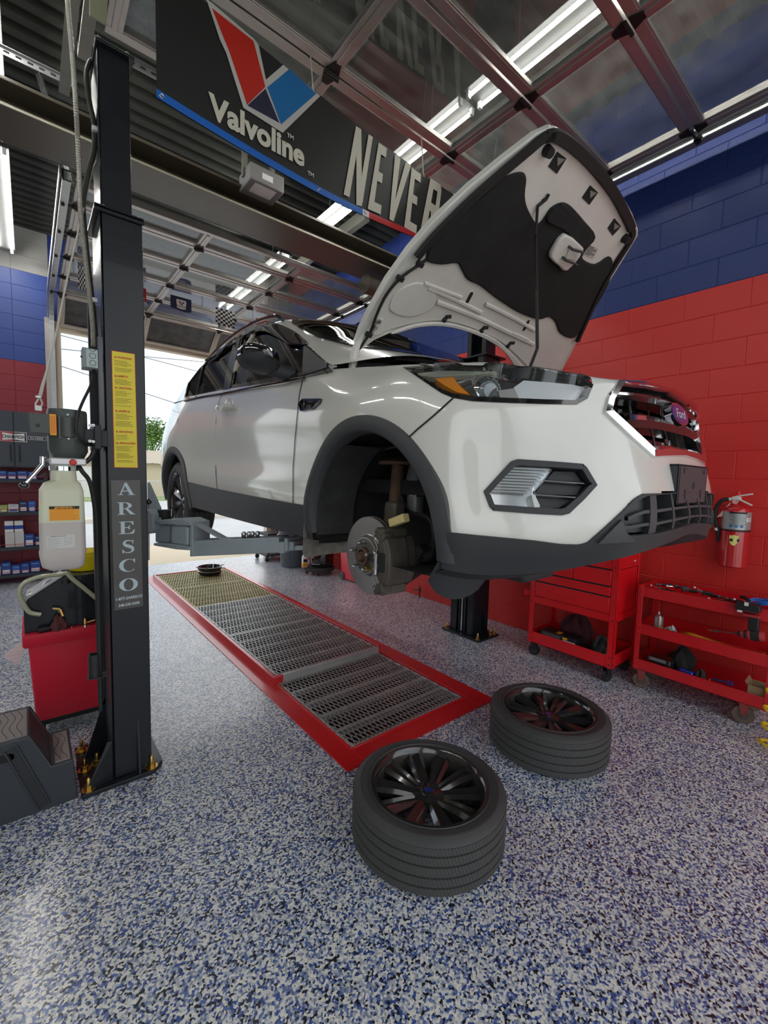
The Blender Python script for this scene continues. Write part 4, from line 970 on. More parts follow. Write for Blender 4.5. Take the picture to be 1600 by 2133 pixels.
rear_e = [(1060, 1440), (960, 1400), (905, 1350), (840, 1280), (760, 1215), (650, 1165), (500, 1130), (380, 1130), (280, 1150), (180, 1180), (100, 1215), (40, 1262)]
outl = hp(right_e+front_e+left_e+rear_e)
b = MB()
b.prism(outl, -hn*.030)
c_ = sum(outl)/len(outl)
dome = [p-hn*.030 for p in outl]; d2 = [c_+(p-c_)*.80-hn*.075 for p in outl]; d3 = [c_+(p-c_)*.4-hn*.095 for p in outl]
b.grid(np.stack([dome, d2, d3]), cv=True); b.add(d3, [tuple(range(len(d3)))])
hood = b.build('hood', white_paint, car, ang=30)
# rolled lip round the edge
b = MB(); b.tube(outl, .006, 6, closed=True); b.build('hood_hem', white_paint, hood)
inner_white = mat('inner_panel_white', (.66, .63, .58), .45, coat=.3, bump=.3, bscale=14, var=.14, vscale=7)
def plate(name, pts, lo, hi, m, par, n=3, smooth_=True, bev=.004):
    L = hp(pts, lo); L = smooth_loop(L, n) if smooth_ else L
    b = MB(); b.prism(L, hn*(hi-lo)); return b.build(name, m, par, bevel=bev, seg=2, ang=40)
plate('inner_panel', [(45, 1225), (110, 1090), (210, 920), (330, 790), (480, 620), (700, 405), (900, 235), (1010, 130), (1075, 120), (1180, 170), (1300, 280), (1420, 430), (1500, 570), (1515, 650), (1420, 800), (1320, 985), (1200, 1210), (1120, 1370), (1000, 1400), (900, 1310), (800, 1225), (640, 1150), (480, 1112), (330, 1125), (190, 1160), (100, 1200)], .0, .008, inner_white, hood, 3)
insul = mat('hood_insulation_felt', (.007, .0065, .006), .9, bump=.6, bscale=60, var=.4, vscale=9)
ins_pts = [(392, 742), (440, 650), (560, 525), (700, 420), (790, 335), (870, 292), (925, 285), (944, 320), (936, 400), (946, 470), (985, 550), (1010, 572), (1040, 545), (1080, 485), (1130, 456), (1165, 456), (1205, 485), (1270, 560), (1330, 642), (1275, 715), (1258, 765), (1330, 796), (1405, 752), (1425, 800), (1400, 905), (1340, 1015), (1260, 1140), (1212, 1202), (1170, 1202), (1128, 1172), (1110, 1122), (1070, 1088), (1010, 1102), (900, 1062), (780, 985), (690, 915), (620, 882), (585, 825), (560, 790), (470, 797), (400, 782)]
plate('insulator', ins_pts, .006, .020, insul, hood, 3, bev=.007)
plate('pad_fold', [(1130, 475), (1160, 470), (1310, 640), (1255, 700), (1160, 610), (1060, 560), (1085, 505)], .019, .032, insul, hood, 3, bev=.008)
plate('latch_plate', [(1150, 620), (1235, 680), (1250, 722), (1160, 826), (1120, 800), (1068, 752), (1090, 695)], .019, .045, inner_white, hood, 2, bev=.008)
b = MB(); s1 = hp([(1190, 705), (1250, 722)], .05); s2 = hp([(1155, 765), (1222, 792)], .05)
b.tube([s1[0]-hn*.01, s1[0]+hn*.02, s1[1]+hn*.02, s2[1]+hn*.02, s2[0]+hn*.02, s2[0]-hn*.01], .006, 8); b.build('latch_striker', steel_dark, hood)
plate('striker_base', [(1185, 715), (1235, 725), (1225, 775), (1165, 770)], .044, .050, inner_white, hood, 1, False, .002)
# edge seals
rib = mat('rubber_seal', (.008, .008, .008), .65)
def seal(pts, w, name='edge_seal'):
    C = cat_rom(hp(pts, .012), 6); b = MB(); A = []
    for i, p in enumerate(C):
        t_ = nrm(C[min(i+1, len(C)-1)]-C[max(i-1, 0)]); s_ = nrm(np.cross(t_, hn)); A.append([p-s_*w, p-s_*w*.8+hn*.016, p+s_*w*.8+hn*.016, p+s_*w])
    b.grid(np.array(A)); b.build(name, rib, hood, fix=False)
seal([(338, 760), (440, 640), (620, 460), (800, 300), (960, 165), (1045, 95), (1100, 85)], .016)
seal([(1050, 92), (1120, 88), (1220, 155), (1330, 265), (1440, 410), (1510, 545), (1532, 600)], .020)
seal([(1532, 600), (1528, 660), (1440, 800), (1350, 960), (1230, 1225)], .012)
for P4 in ([(1122, 175), (1172, 213), (1120, 298), (1072, 258)], [(1305, 362), (1348, 402), (1300, 470), (1260, 430)], [(1440, 545), (1476, 590), (1430, 642), (1402, 600)]):
    q = hp(P4, .009); c0 = sum(q)/4
    b = MB(); b.grid(np.stack([[p+hn*.002 for p in q], [c0+(p-c0)*.90-hn*.02 for p in q]]), cv=True); b.add([c0+(p-c0)*.90-hn*.02 for p in q], [(0, 1, 2, 3)]); b.add([p+hn*.0006 for p in q], [(3, 2, 1, 0)])
    b.build('panel_opening', void_black, hood, smooth=False)
    b = MB(); b.prism([c0+(q[0]-c0)*.5+hn*.001, c0+(q[1]-c0)*.85+hn*.001, c0+(q[2]-c0)*.3+hn*.001], hn*.002); b.build('panel_web', mat('inner_shadow_grey', (.22, .21, .19), .5), hood, smooth=False)
for p in hp([(1062, 168), (1495, 655)], .008):
    b = MB(); b.cyl(p, p+hn*.03, .020, .016, 16); b.build('bump_stop', rib, hood)
for x, y in ((630, 986), (946, 1140)):
    q = hp([(x-8, y+22), (x+14, y-20)], .0085); b = MB(); d = nrm(q[1]-q[0]); s_ = np.cross(d, hn)
    L = [q[0]+(math.cos(a)*s_-math.sin(a)*d)*.010 for a in np.linspace(0, math.pi, 8)]+[q[1]+(-math.cos(a)*s_+math.sin(a)*d)*.010 for a in np.linspace(0, math.pi, 8)]
    b.prism(L, hn*.0015); b.build('slot', void_black, hood)
    L = [q[0]+(math.cos(a)*s_-math.sin(a)*d)*.018 for a in np.linspace(0, math.pi, 8)]+[q[1]+(-math.cos(a)*s_+math.sin(a)*d)*.018 for a in np.linspace(0, math.pi, 8)]
    b = MB(); b.prism([p-hn*.002 for p in L], hn*.003); b.build('slot_lip', inner_white, hood, bevel=.001)
for x, y in ((510, 1100), (715, 1161), (862, 1246)):
    q = hp([(x-14, y+10), (x, y-8), (x+20, y-8)], .012); b = MB(); b.tube(q, .009, 8); b.ball(q[0], .012, 8, 6); b.build('seal_clip', rib, hood)
# pressed ribs of the rear flange
for pts, w in (([(400, 930), (560, 1000), (700, 1070)], .012), ([(450, 1010), (650, 1085), (820, 1165), (990, 1245)], .014), ([(720, 1020), (880, 1100), (1000, 1170)], .012), ([(380, 905), (470, 940), (590, 985)], .010), ([(870, 1180), (960, 1220)], .008)):
    C = cat_rom(hp(pts, .008), 6); b = MB(); A = []
    for i, p in enumerate(C):
        t_ = nrm(C[min(i+1, len(C)-1)]-C[max(i-1, 0)]); s_ = np.cross(t_, hn); A.append([p-s_*w-hn*.002, p-s_*w*.4+hn*.009, p+s_*w*.4+hn*.009, p+s_*w-hn*.002])
    b.grid(np.array(A)); b.build('pressed_rib', inner_white, hood, ang=20)
plate('hinge_dish', [(190, 1050), (230, 950), (340, 900), (430, 930), (450, 1000), (400, 1060), (290, 1090)], .007, .014, inner_white, hood, 4, bev=.006)
plate('lower_flange', [(200, 1172), (330, 1128), (480, 1118), (620, 1148), (780, 1215), (900, 1330), (940, 1390), (900, 1390), (830, 1290), (740, 1222), (620, 1170), (480, 1138), (340, 1144), (220, 1178)], .007, .022, inner_white, hood, 3, bev=.004)
plate('hinge_plate', [(95, 1190), (120, 1120), (150, 1095), (165, 1130), (150, 1180)], .007, .014, inner_white, hood, 2, bev=.003)
for x, y in ((130, 1118), (112, 1152)):
    p = hp([(x, y)], .014)[0]; b = MB(); b.cyl(p, p+hn*.008, .010, n=6); b.build('hinge_bolt', satin_metal, hood)
b = MB(); hl_ = [HO+np.array([-.72, .02, -.12]), HO+np.array([-.715, .0, -.03]), HO+np.array([-.70, -.02, .03]), HO+np.array([-.69, -.07, .085])]
b.tube(hl_, [.018, .02, .02, .016], 8); b.build('hinge_arm', inner_white, hood); b = MB(); b.tube([p+np.array([1.41, 0, 0]) for p in hl_], [.018, .02, .02, .016], 8); b.build('hinge_arm', inner_white, hood)
b = MB(); b.tube(cat_rom(hp([(395, 778), (360, 800), (250, 880), (170, 975), (120, 1080), (95, 1150), (75, 1195)], .015)+[HO+np.array([-.71, .01, -.05]), HO+np.array([-.70, .04, -.12])], 5), .006, 8); ho_ = b.build('washer_hose', rib, hood)
for x, y in ((360, 800), (250, 880), (75, 1192)):
    p = hp([(x, y)], .015)[0]; b = MB(); b.box(p, (.03, .02, .02), (he1, he2, hn)); b.build('hose_clip', rib, ho_, bevel=.003)
lb = hp([(1300, 690), (1350, 715), (1320, 770), (1262, 745)], .0095); b = MB(); b.prism(lb, hn*.0008); b.build('hood_label', mat('label_grey', (.45, .43, .40), .6), hood, smooth=False)
for k in range(7):
    t0 = .1+k*.125; p0 = lb[0]+(lb[3]-lb[0])*t0; p1 = lb[1]+(lb[2]-lb[1])*t0; b = MB(); b.bar(p0+(p1-p0)*.08+hn*.001, p0+(p1-p0)*(.95 if k % 3 else .6)+hn*.001, .002, .0008, hn); b.build('label_line', label_black, hood, smooth=False)
# prop rod, hooked in the slot of the hood and standing on the slam panel
base = at(1103, 768, 1, .84); b = MB()
slot_p = hp([(1075, 412), (1062, 440), (1015, 478), (1012, 500)], .016)
b.tube(slot_p+[hp([(1003, 640)], .06)[0], at(740+1008/Z5[0], 250+950/Z5[0], 1, .86), at(740+1012/Z5[0], 250+1268/Z5[0], 1, .85), base], .0058, 8); b.build('prop_rod', rib, car)
q = hp([(1015, 476), (1040, 440), (1062, 428), (1075, 408), (1080, 420), (1062, 446), (1040, 466)], .0088); b = MB(); b.prism(q, hn*.002); b.build('prop_slot', void_black, hood)

# ---- wheels
tread_m = bpy.data.materials.new('tread_rubber'); tread_m.use_nodes = True; t = tread_m.node_tree; pb_ = t.nodes['Principled BSDF']
pb_.inputs['Base Color'].default_value = (.056, .055, .053, 1); pb_.inputs['Roughness'].default_value = .62
co = t.nodes.new('ShaderNodeTexCoord'); sx = t.nodes.new('ShaderNodeSeparateXYZ'); t.links.new(co.outputs['Object'], sx.inputs[0])
an = t.nodes.new('ShaderNodeMath'); an.operation = 'ARCTAN2'; t.links.new(sx.outputs['Y'], an.inputs[0]); t.links.new(sx.outputs['X'], an.inputs[1])
mz = t.nodes.new('ShaderNodeMath'); mz.operation = 'MULTIPLY_ADD'; mz.inputs[1].default_value = 26.0; t.links.new(sx.outputs['Z'], mz.inputs[0])
sn0 = t.nodes.new('ShaderNodeMath'); sn0.operation = 'MULTIPLY'; sn0.inputs[1].default_value = 150/(2*math.pi); t.links.new(an.outputs[0], sn0.inputs[0]); t.links.new(sn0.outputs[0], mz.inputs[2])
frc = t.nodes.new('ShaderNodeMath'); frc.operation = 'FRACT'; t.links.new(mz.outputs[0], frc.inputs[0])
rp = t.nodes.new('ShaderNodeValToRGB'); e = rp.color_ramp.elements; e[0].position = .0; e[0].color = (0, 0, 0, 1); e[1].position = .10; e[1].color = (1, 1, 1, 1)
e2 = e.new(.9); e2.color = (1, 1, 1, 1); e3 = e.new(1.0); e3.color = (0, 0, 0, 1); t.links.new(frc.outputs[0], rp.inputs[0])
bp = t.nodes.new('ShaderNodeBump'); bp.inputs['Strength'].default_value = .7; bp.inputs['Distance'].default_value = .004; t.links.new(rp.outputs[0], bp.inputs['Height']); t.links.new(bp.outputs[0], pb_.inputs['Normal'])
rim_black = mat('gloss_black_alloy', (.026, .025, .024), .18, .3, coat=.8, var=.2, vscale=9)
def wheel_into(parent, X, local=True, tread=tread_m, lay=True):
    """axle along local z, outer face at +z"""
    def nb():
        b_ = MB(); b_.X = X; return b_
    w, R, r = .125, .337, .245
    # tyre: sidewalls, shoulders and a grooved tread
    side = [(r-.004, .098), (r+.004, .108), (r+.03, .114), (r+.058, .1165), (R-.022, .110), (R-.009, .100)]
    tr = [(R-.004, .094)]
    for z0, z1 in ((.094, .066), (.058, .026), (.018, -.018), (-.026, -.058), (-.066, -.094)):
        tr += [(R-.0008*abs(z0/.05), z0), (R-.0008*abs(z1/.05), z1)]
        if z1 > -.09: tr += [(R-.008, z1-.001), (R-.008, z1-.007)]
    b_ = nb(); b_.lathe(side+[(R-.004, .094)], n=72, caps=False); b_.lathe([(a, -c) for a, c in side[::-1]][-1:]+[(a, -c) for a, c in side[::-1]], n=72, caps=False) if False else None
    b_.lathe([(R-.004, -.094)]+[(a, -c) for a, c in side[::-1]], n=72, caps=False)
    b_.lathe([(r-.004, -.098), (r-.004, .098)], n=72, caps=False); tyre = b_.build('tyre', rubber, parent, local=local, ang=30)
    b_ = nb(); b_.lathe(tr, n=96, caps=False); b_.build('tread', tread, tyre, local=local, ang=20)
    b_ = nb()
    for rr in (r+.018, r+.052): b_.lathe([(rr, .113), (rr+.002, .1172), (rr+.004, .114)], n=72, caps=False)
    b_.build('sidewall_ring', rubber, tyre, local=local)
    b_ = nb(); b_.lathe([(.251, .104), (.253, .112), (.247, .113), (.238, .104), (.233, .09)], n=64, caps=False)
    rim = b_.build('rim', rim_black, parent, local=local, ang=30)
    b_ = nb(); b_.lathe([(.233, .09), (.229, .07), (.222, .0), (.222, -.06), (.240, -.10), (.250, -.104)], n=64, caps=False); b_.build('rim_barrel', mat('brown_grey_barrel', (.060, .053, .048), .38, .4, var=.25, vscale=9), rim, local=local)  # barrel coloured browner and lighter than the rim face
    for k in range(5):
        a0 = 2*math.pi*k/5+.2
        for s_ in (-1, 1):
            b_ = nb(); A = []
            for t_ in np.linspace(0, 1, 7):
                rr = .048+t_*(.232-.048); a = a0+s_*(.31+.0*t_); wd = .025+.016*t_+.006*t_*t_; zt = .060+.012*math.sin(t_*math.pi)+.030*t_**2.2; zt = min(zt, .096)
                c_ = np.array([rr*math.cos(a), rr*math.sin(a), 0]); tg = np.array([-math.sin(a), math.cos(a), 0]); up = np.array([0, 0, 1.])
                A.append([c_-tg*wd*.85+up*(zt-.038), c_-tg*wd+up*(zt-.012), c_-tg*wd*.55*s_*s_+up*zt, c_+tg*s_*wd*.25+up*(zt-.010), c_+tg*wd*.6+up*(zt-.002), c_+tg*wd+up*(zt-.016), c_+tg*wd*.85+up*(zt-.038)])
            b_.grid(np.array(A), cv=True); b_.build('spoke', rim_black, rim, local=local, ang=22)
    b_ = nb(); b_.lathe([(.0, .066), (.030, .067), (.034, .064), (.060, .062), (.074, .052), (.080, .03), (.07, .015), (.03, .015)], n=40); b_.build('hub_pad', rim_black, rim, local=local)
    for k in range(5):
        a = 2*math.pi*k/5+.2+math.pi/5; c_ = (.0545*math.cos(a), .0545*math.sin(a), .0605)
        b_ = nb(); b_.lathe([(.015, .003), (.013, .0035), (.012, -.002), (.0, -.002)], c_, n=16); b_.build('lug_hole', void_black, rim, local=local)
    b_ = nb(); b_.lathe([(.0, .0725), (.020, .072), (.026, .069), (.028, .064)], n=32); cp = b_.build('centre_cap', rim_black, rim, local=local)
    b_ = nb(); P_ = [(.021*math.cos(a), .0125*math.sin(a), .0735) for a in np.linspace(0, 2*math.pi, 28, False)]; b_.prism(P_, (0, 0, .0006)); b_.build('cap_badge', badge_blue, cp, local=local)
    return rim
def loose_wheel(label, loc, rz, tilt=0):
    t_ = thing('wheel', label, 'wheel', loc, 'wheels taken off the car')
    r_ = wheel_into(t_, Matrix.Identity(4)); cp = [c for c in r_.children if c.name.startswith('centre_cap')][0]
    text('cap_script', 'Ford', (loc[0]-.0145, loc[1]-.005, loc[2]+.0738), (1, 0, 0), (0, 1, 0), .0145, satin_metal, cp, ext=.0004, shear=.3)
    t_.rotation_euler = (tilt, 0, rz); return t_
loose_wheel('black alloy wheel lying flat nearest the camera beside the red pit corner', (1.335, 1.265, .1185), math.radians(-38))
loose_wheel('black alloy wheel lying flat on the floor nearer the red tool carts', (2.36, 1.28, .1185), math.radians(-20))
for sg in (1, -1):
    for yy, zz in ((3.99, 1.315),):
        b = MB(); b.cyl((XC-sg*.60, yy, zz), (XC-sg*.74, yy, zz), .07, n=16); wh = b.build('mounted_wheel', black_matte, car)
        X = Matrix.Translation((XC-sg*.775, yy, zz)) @ Matrix.Rotation(-sg*math.pi/2, 4, 'Y'); wheel_into(wh, X, local=False, tread=rubber)

# ---- front brake and strut on the near side
dc = np.array([1.03, 1.345, 1.262]); ox = np.array([-1., 0, 0])
disc_m = mat('machined_rotor', (.40, .37, .35), .34, .95, var=.12, vscale=24)
b = MB(); b.lathe([(.083, .0), (.152, .0), (.154, -.003), (.154, -.010), (.148, -.011), (.148, -.017), (.154, -.018), (.154, -.026), (.083, -.026)], dc, ox, 72, caps=False, closed=True); rot = b.build('brake_disc', disc_m, car, ang=25)
b = MB(); b.lathe([(.0, .018), (.068, .018), (.074, .014), (.080, .0), (.086, -.003)], dc, ox, 48); hat = b.build('disc_hat', mat('hat_grey', (.11, .105, .095), .6, .4, var=.3, vscale=20), rot)
b = MB(); b.lathe([(.078, .0), (.081, .002), (.084, .0005)], dc, ox, 48, caps=False); b.lathe([(.068, .0185), (.070, .0188), (.072, .018)], dc, ox, 48, caps=False); b.build('hat_edge', satin_metal, hat)
b = MB(); b.lathe([(.034, .018), (.034, .034), (.030, .036), (.026, .036), (.026, .02), (.0, .02)], dc, ox, 32); hb = b.build('hub_bore', rust, hat)
b = MB(); b.lathe([(.019, .02), (.019, .034), (.016, .036), (.016, .046), (.0, .047)], dc, ox, 6); b.build('axle_nut', rust, hb)
for k in range(5):
    a = 2*math.pi*k/5+.35; c_ = dc+np.array([0, .0545*math.cos(a), .0545*math.sin(a)]); b = MB(); b.lathe([(.0075, .018), (.0075, .050), (.0055, .054), (.0, .054)], c_, ox, 10); b.build('wheel_stud', satin_metal, hat)
    if k == 3: b = MB(); b.lathe([(.014, .019), (.013, .034), (.010, .040), (.0, .041)], c_, ox, 6); b.build('retaining_nut', gold_zinc, hat)
b = MB(); b.cyl(dc+np.array([.03, 0, 0]), dc+np.array([.16, 0, -.01]), .07, .055, 20); b.box(dc+np.array([.13, 0, .10]), (.06, .07, .22)); b.box(dc+np.array([.11, -.09, 0]), (.05, .14, .10)); b.build('knuckle', grime_iron, car, bevel=.012)
# caliper straddling the front half of the disc
cal = thing('brake', 'x', 'x'); bpy.data.objects.remove(cal)
def arcpts(r, a0, a1, n): return [(r*math.cos(a), r*math.sin(a)) for a in np.linspace(a0, a1, n)]
b = MB(); P_ = [(-y, z) for y, z in arcpts(.172, -.60, .62, 12)]+[(-y, z) for y, z in arcpts(.116, .46, -.44, 8)]
b.prism([dc+np.array([-.050, y, z]) for y, z in P_], (.045, 0, 0))
P2 = [(-y, z) for y, z in arcpts(.182, -.52, .54, 12)]+[(-y, z) for y, z in arcpts(.155, .54, -.52, 10)]
b.prism([dc+np.array([-.046, y, z]) for y, z in P2], (.10, 0, 0))
P3 = [(-y, z) for y, z in arcpts(.17, -.6, .6, 10)]+[(-y, z) for y, z in arcpts(.095, .5, -.5, 8)]
b.prism([dc+np.array([.034, y, z]) for y, z in P3], (.07, 0, 0)); cl = b.build('brake_caliper', grime_iron, car, bevel=.010, seg=3)
for s_ in (-1, 1):
    b = MB(); b.box(dc+np.array([-.030, -.128, s_*.100]), (.05, .055, .036), ((1, 0, 0), (0, 1, s_*.45), (0, -s_*.45, 1))); b.box(dc+np.array([.01, -.125, s_*.105]), (.12, .05, .036))
    b.cyl(dc+np.array([-.058, -.125, s_*.095]), dc+np.array([-.03, -.125, s_*.095]), .013, n=6); b.build('caliper_bracket', grime_iron, cl, bevel=.006)
b = MB(); b.box(dc+np.array([-.052, -.145, .0]), (.010, .035, .07)); b.build('caliper_window', void_black, cl, bevel=.004)
b = MB(); zz = np.linspace(-.105, .105, 22); b.tube([dc+np.array([-.054, -.106-.010*math.sin(k*.9)-.01*math.cos(z/.105*1.4), z]) for k, z in enumerate(zz)], .0028, 6); b.tube([dc+np.array([-.056, -.108, -.05]), dc+np.array([-.060, -.120, -.045]), dc+np.array([-.060, -.122, .03]), dc+np.array([-.056, -.108, .035])], .006, 6); b.build('anti_rattle_spring', satin_metal, cl)
b = MB(); b.cyl(dc+np.array([.10, -.13, .02]), dc+np.array([.14, -.13, .02]), .032, n=20); b.build('piston_housing', grime_iron, cl)
b = MB(); A_ = dc+np.array([-.02, -.155, .155]); b.box(A_+np.array([0.02, -.02, .0]), (.03, .085, .03), ((1, 0, 0), (0, 1, -.35), (0, .35, 1))); b.build('paper_tag', mat('tag_yellow', (.62, .50, .22), .6), cl, bevel=.003)
st_a, st_b = at(822, 1062, 0, 1.22), at(830, 968, 0, 1.26)
b = MB(); b.cyl(st_a, st_b, .028, n=20); b.box(st_a+np.array([0, 0, -.03]), (.07, .06, .09)); stt = b.build('strut', rust, car, bevel=.006)
b = MB(); b.lathe([(.0, 0), (.085, .0), (.09, .012), (.06, .022), (.03, .03)], st_b, (0, 0, 1), 24); b.build('spring_seat', rust, stt)
b = MB(); b.tube([st_b+np.array([.072*math.cos(a), .072*math.sin(a), .03+.012*a/6.28*6]) for a in np.linspace(0, 6*math.pi, 60)], .008, 8); b.build('coil_spring', black_matte, stt)
b = MB(); b.tube(cat_rom([st_a+np.array([0, -.04, .06]), st_a+np.array([0, -.085, .0]), dc+np.array([.14, -.20, .15]), dc+np.array([.13, -.22, .02]), dc+np.array([.12, -.15, -.01])], 6), .009, 8); b.build('brake_hose', rib, car)
p_ = at(866, 1025, 0, 1.28); b = MB(); b.cyl(p_+np.array([0, 0, -.09]), p_+np.array([0, 0, .05]), .035, .04, 18); b.cyl(p_+np.array([0, 0, .05]), p_+np.array([0, 0, .12]), .045, .03, 18); rs = b.build('reservoir', mat('grey_canister', (.16, .16, .16), .4, .4, var=.3), car)
b = MB(); b.lathe([(.0372, -.02), (.0385, -.01), (.0385, .0), (.0372, .01)], p_, (0, 0, 1), 18, caps=False); b.box(p_+np.array([-.02, -.032, .0]), (.03, .02, .035)); b.build('canister_band', satin_metal, rs)
b = MB(); b.tube([dc+np.array([.12, -.10, -.05]), dc+np.array([.35, -.06, -.03])], .014, 8); b.tube([dc+np.array([.16, .0, -.13]), dc+np.array([.45, .12, -.10])], .03, 10); b.tube([dc+np.array([.16, .0, -.01]), dc+np.array([.6, .0, .02])], .02, 10); b.cyl(dc+np.array([.15, -.17, -.02]), dc+np.array([.30, -.17, .12]), .04, n=14); b.build('control_arm', black_matte, car)
# muddy flap behind the front wheel
mud = mat('dried_mud', (.17, .16, .135), .9, bump=1.0, bscale=38, var=.75, vscale=26)
b = MB(); A = []; fy_ = 1.765
for z_, xa, xb in ((1.44, .985, 1.09), (1.40, .972, 1.12), (1.34, .966, 1.15), (1.28, .964, 1.165), (1.235, .964, 1.20), (1.19, .966, 1.235), (1.165, .975, 1.235), (1.155, .99, 1.225)):
    dz_ = at(635, 1161, 1, fy_)[2]-1.155 if z_ < 1.3 else 0
    A.append([(xa+(xb-xa)*t_, fy_-.02+.02*math.sin(t_*3)+(.012 if z_ < 1.2 else 0)-.03*t_*t_*(z_ < 1.26), z_+dz_+.012*(t_-.3)*(1 if z_ < 1.2 else 0)) for t_ in np.linspace(0, 1, 9)])
A = np.array(A); b.grid(A); b.grid(A+np.array([0, .008, 0]), flip=True)
b.grid(np.stack([A[-1], A[-1]+np.array([0, .008, 0])])); b.grid(np.stack([A[:, 0], A[:, 0]+np.array([0, .008, 0])])); b.grid(np.stack([A[:, -1], A[:, -1]+np.array([0, .008, 0])])); b.build('mud_flap', mud, car)
b = MB(); A2 = []
for a in np.linspace(-.15, 1.15, 14): A2.append([(XC-u, 1.31+(.368-.02*u_)*math.cos(a), 1.36+(.368)*math.sin(a)) for u, u_ in ((.87, 0), (.78, 0), (.68, .5))])
b.grid(np.array(A2)); b.build('liner_mud', mat('streaked_liner', (.022, .022, .021), .7, bump=.5, bscale=50, var=.8, vscale=16), car)
# splash shield hanging below the bumper corner
b = MB(); A = []
for t_ in np.linspace(0, 1, 10):
    x = .985+.20*t_; y = .93-.11*t_; dz = -.035-.065*math.sin(math.pi*min(1, t_*1.15))**.6
    A.append([(x, y, 1.31), (x+.01, y+.03, 1.29+dz*.5), (x+.02, y+.06, 1.27+dz)])
b.grid(np.array(A)); b.build('splash_shield', black_plastic, car)
b = MB(); b.box((1.50, .95, 1.235), (.22, .16, .09)); b.build('air_deflector', black_plastic, car, bevel=.03)
# ================================================================ two-post lift
SANS = dict(ext=.0004)
def quad_plane_y(x, y, yy): return at(x, y, 1, yy)
LX0, LX1, LY0, LY1 = .285, .457, 2.432, 2.735
lc = thing('lift_column', 'near black lift column with yellow warning sticker and lettered nameplate', 'lift column', (.37, 2.58, 0), 'columns of the two-post lift')
def channel(mb, x0, x1, y0, y1, z0, z1, open_dir, t_=.012, lip=.05):
    """C section, back web on the side away from open_dir"""
    xb = (x0, x0+t_) if open_dir > 0 else (x1-t_, x1)
    mb.bb((xb[0], y0, z0), (xb[1], y1, z1)); mb.bb((x0, y0, z0), (x1, y0+t_, z1)); mb.bb((x0, y1-t_, z0), (x1, y1, z1))
    xe = (x1-t_, x1) if open_dir > 0 else (x0, x0+t_)
    mb.bb((xe[0], y0+t_, z0), (xe[1], y0+t_+lip, z1)); mb.bb((xe[0], y1-t_-lip, z0), (xe[1], y1-t_, z1))
b = MB(); channel(b, LX0, LX1, LY0, LY1, .025, 2.755, 1); b.build('post', black_enamel, lc, bevel=.004)
b = MB(); channel(b, .293, .420, 2.47, 2.70, 2.70, 3.47, 1, .010, .03); b.build('post_extension', black_enamel, lc, bevel=.004)
b = MB(); b.bb((.262, 2.418, 2.745), (.462, 2.745, 2.760)); b.bb((.285, 2.44, 3.465), (.438, 2.72, 3.478)); b.bb((.262, 2.418, 2.735), (.462, 2.430, 2.765)); b.build('top_plate', black_enamel, lc, bevel=.004)
for x, y, z in ((.30, 2.44, 2.76), (.44, 2.44, 2.76), (.30, 2.455, 3.478), (.41, 2.455, 3.478)):
    b = MB(); b.lathe([(.012, 0), (.012, .004), (.009, .004), (.009, .012), (.0, .013)], (x, y, z), n=6); b.build('cap_bolt', satin_metal, lc)
# base plate with a chamfered corner, gussets, anchor bolts
P_ = [(.150, 2.392), (.462, 2.392), (.512, 2.452), (.512, 2.80), (.47, 2.85), (.150, 2.85)]
b = MB(); b.prism([(x, y, 0) for x, y in P_], (0, 0, .022)); b.build('base_plate', black_enamel, lc, bevel=.003)
b = MB(); b.prism([(.392, LY0, .022), (.392, LY0-.034, .022), (.392, LY0, .30)], (.010, 0, 0)); b.build('gusset', black_enamel, lc)
b = MB(); b.prism([(LX0, 2.44, .022), (LX0-.12, 2.41, .022), (LX0-.02, 2.44, .22), (LX0, 2.44, .22)], (0, .010, 0)); b.build('gusset', black_enamel, lc)
b = MB(); b.prism([(LX0, 2.70, .022), (LX0-.10, 2.70, .022), (LX0, 2.70, .34)], (0, .010, 0)); b.build('gusset', black_enamel, lc)
def anchor(par, x, y, z=.022, s_=1.0):
    b = MB(); b.lathe([(.030*s_, 0), (.030*s_, .004), (.0, .004)], (x, y, z), n=24); an_ = b.build('anchor_washer', gold_zinc, par)
    b = MB(); b.lathe([(.0175*s_, .004), (.0175*s_, .022), (.014*s_, .025), (.0, .025)], (x, y, z), n=6); b.build('anchor_nut', gold_zinc, an_)
    b = MB(); b.lathe([(.0095*s_, .02), (.0095*s_, .055), (.006*s_, .06), (.0, .06)], (x, y, z), n=12); b.build('anchor_stud', gold_zinc, an_)
for x, y in ((.455, 2.425), (.18, 2.425), (.178, 2.60), (.235, 2.62), (.18, 2.80), (.49, 2.78)): anchor(lc, x, y)
# warning sticker
yf = LY0-.0008
tl, tr, br, bl_ = [at(x, y, 1, yf) for x, y in ((233, 731), (280, 738), (286.5, 974), (238.7, 973))]
b = MB(); b.prism([bl_+(-.0025, 0, -.0025), br+(.0025, 0, -.0025), tr+(.0025, 0, .0025), tl+(-.0025, 0, .0025)], (0, -.0004, 0)); sk = b.build('sticker_border', label_red, lc, smooth=False)
b = MB(); A = []
for i in range(3):
    u = i/2; A.append([tl+(tr-tl)*u+((bl_+(br-bl_)*u)-(tl+(tr-tl)*u))*v+np.array([0, -.0012-.0008*math.sin(v*19+u), 0]) for v in np.linspace(0, 1, 24)])
b.grid(np.array(A)); ws_ = b.build('warning_sticker', label_yellow, lc)
def on_st(u, v): a = tl+(tr-tl)*u; c = bl_+(br-bl_)*u; return a+(c-a)*v+np.array([0, -.0028, 0])
sx_, sy_ = nrm(tr-tl), nrm(tl-bl_); Ls = np.linalg.norm(tr-tl)
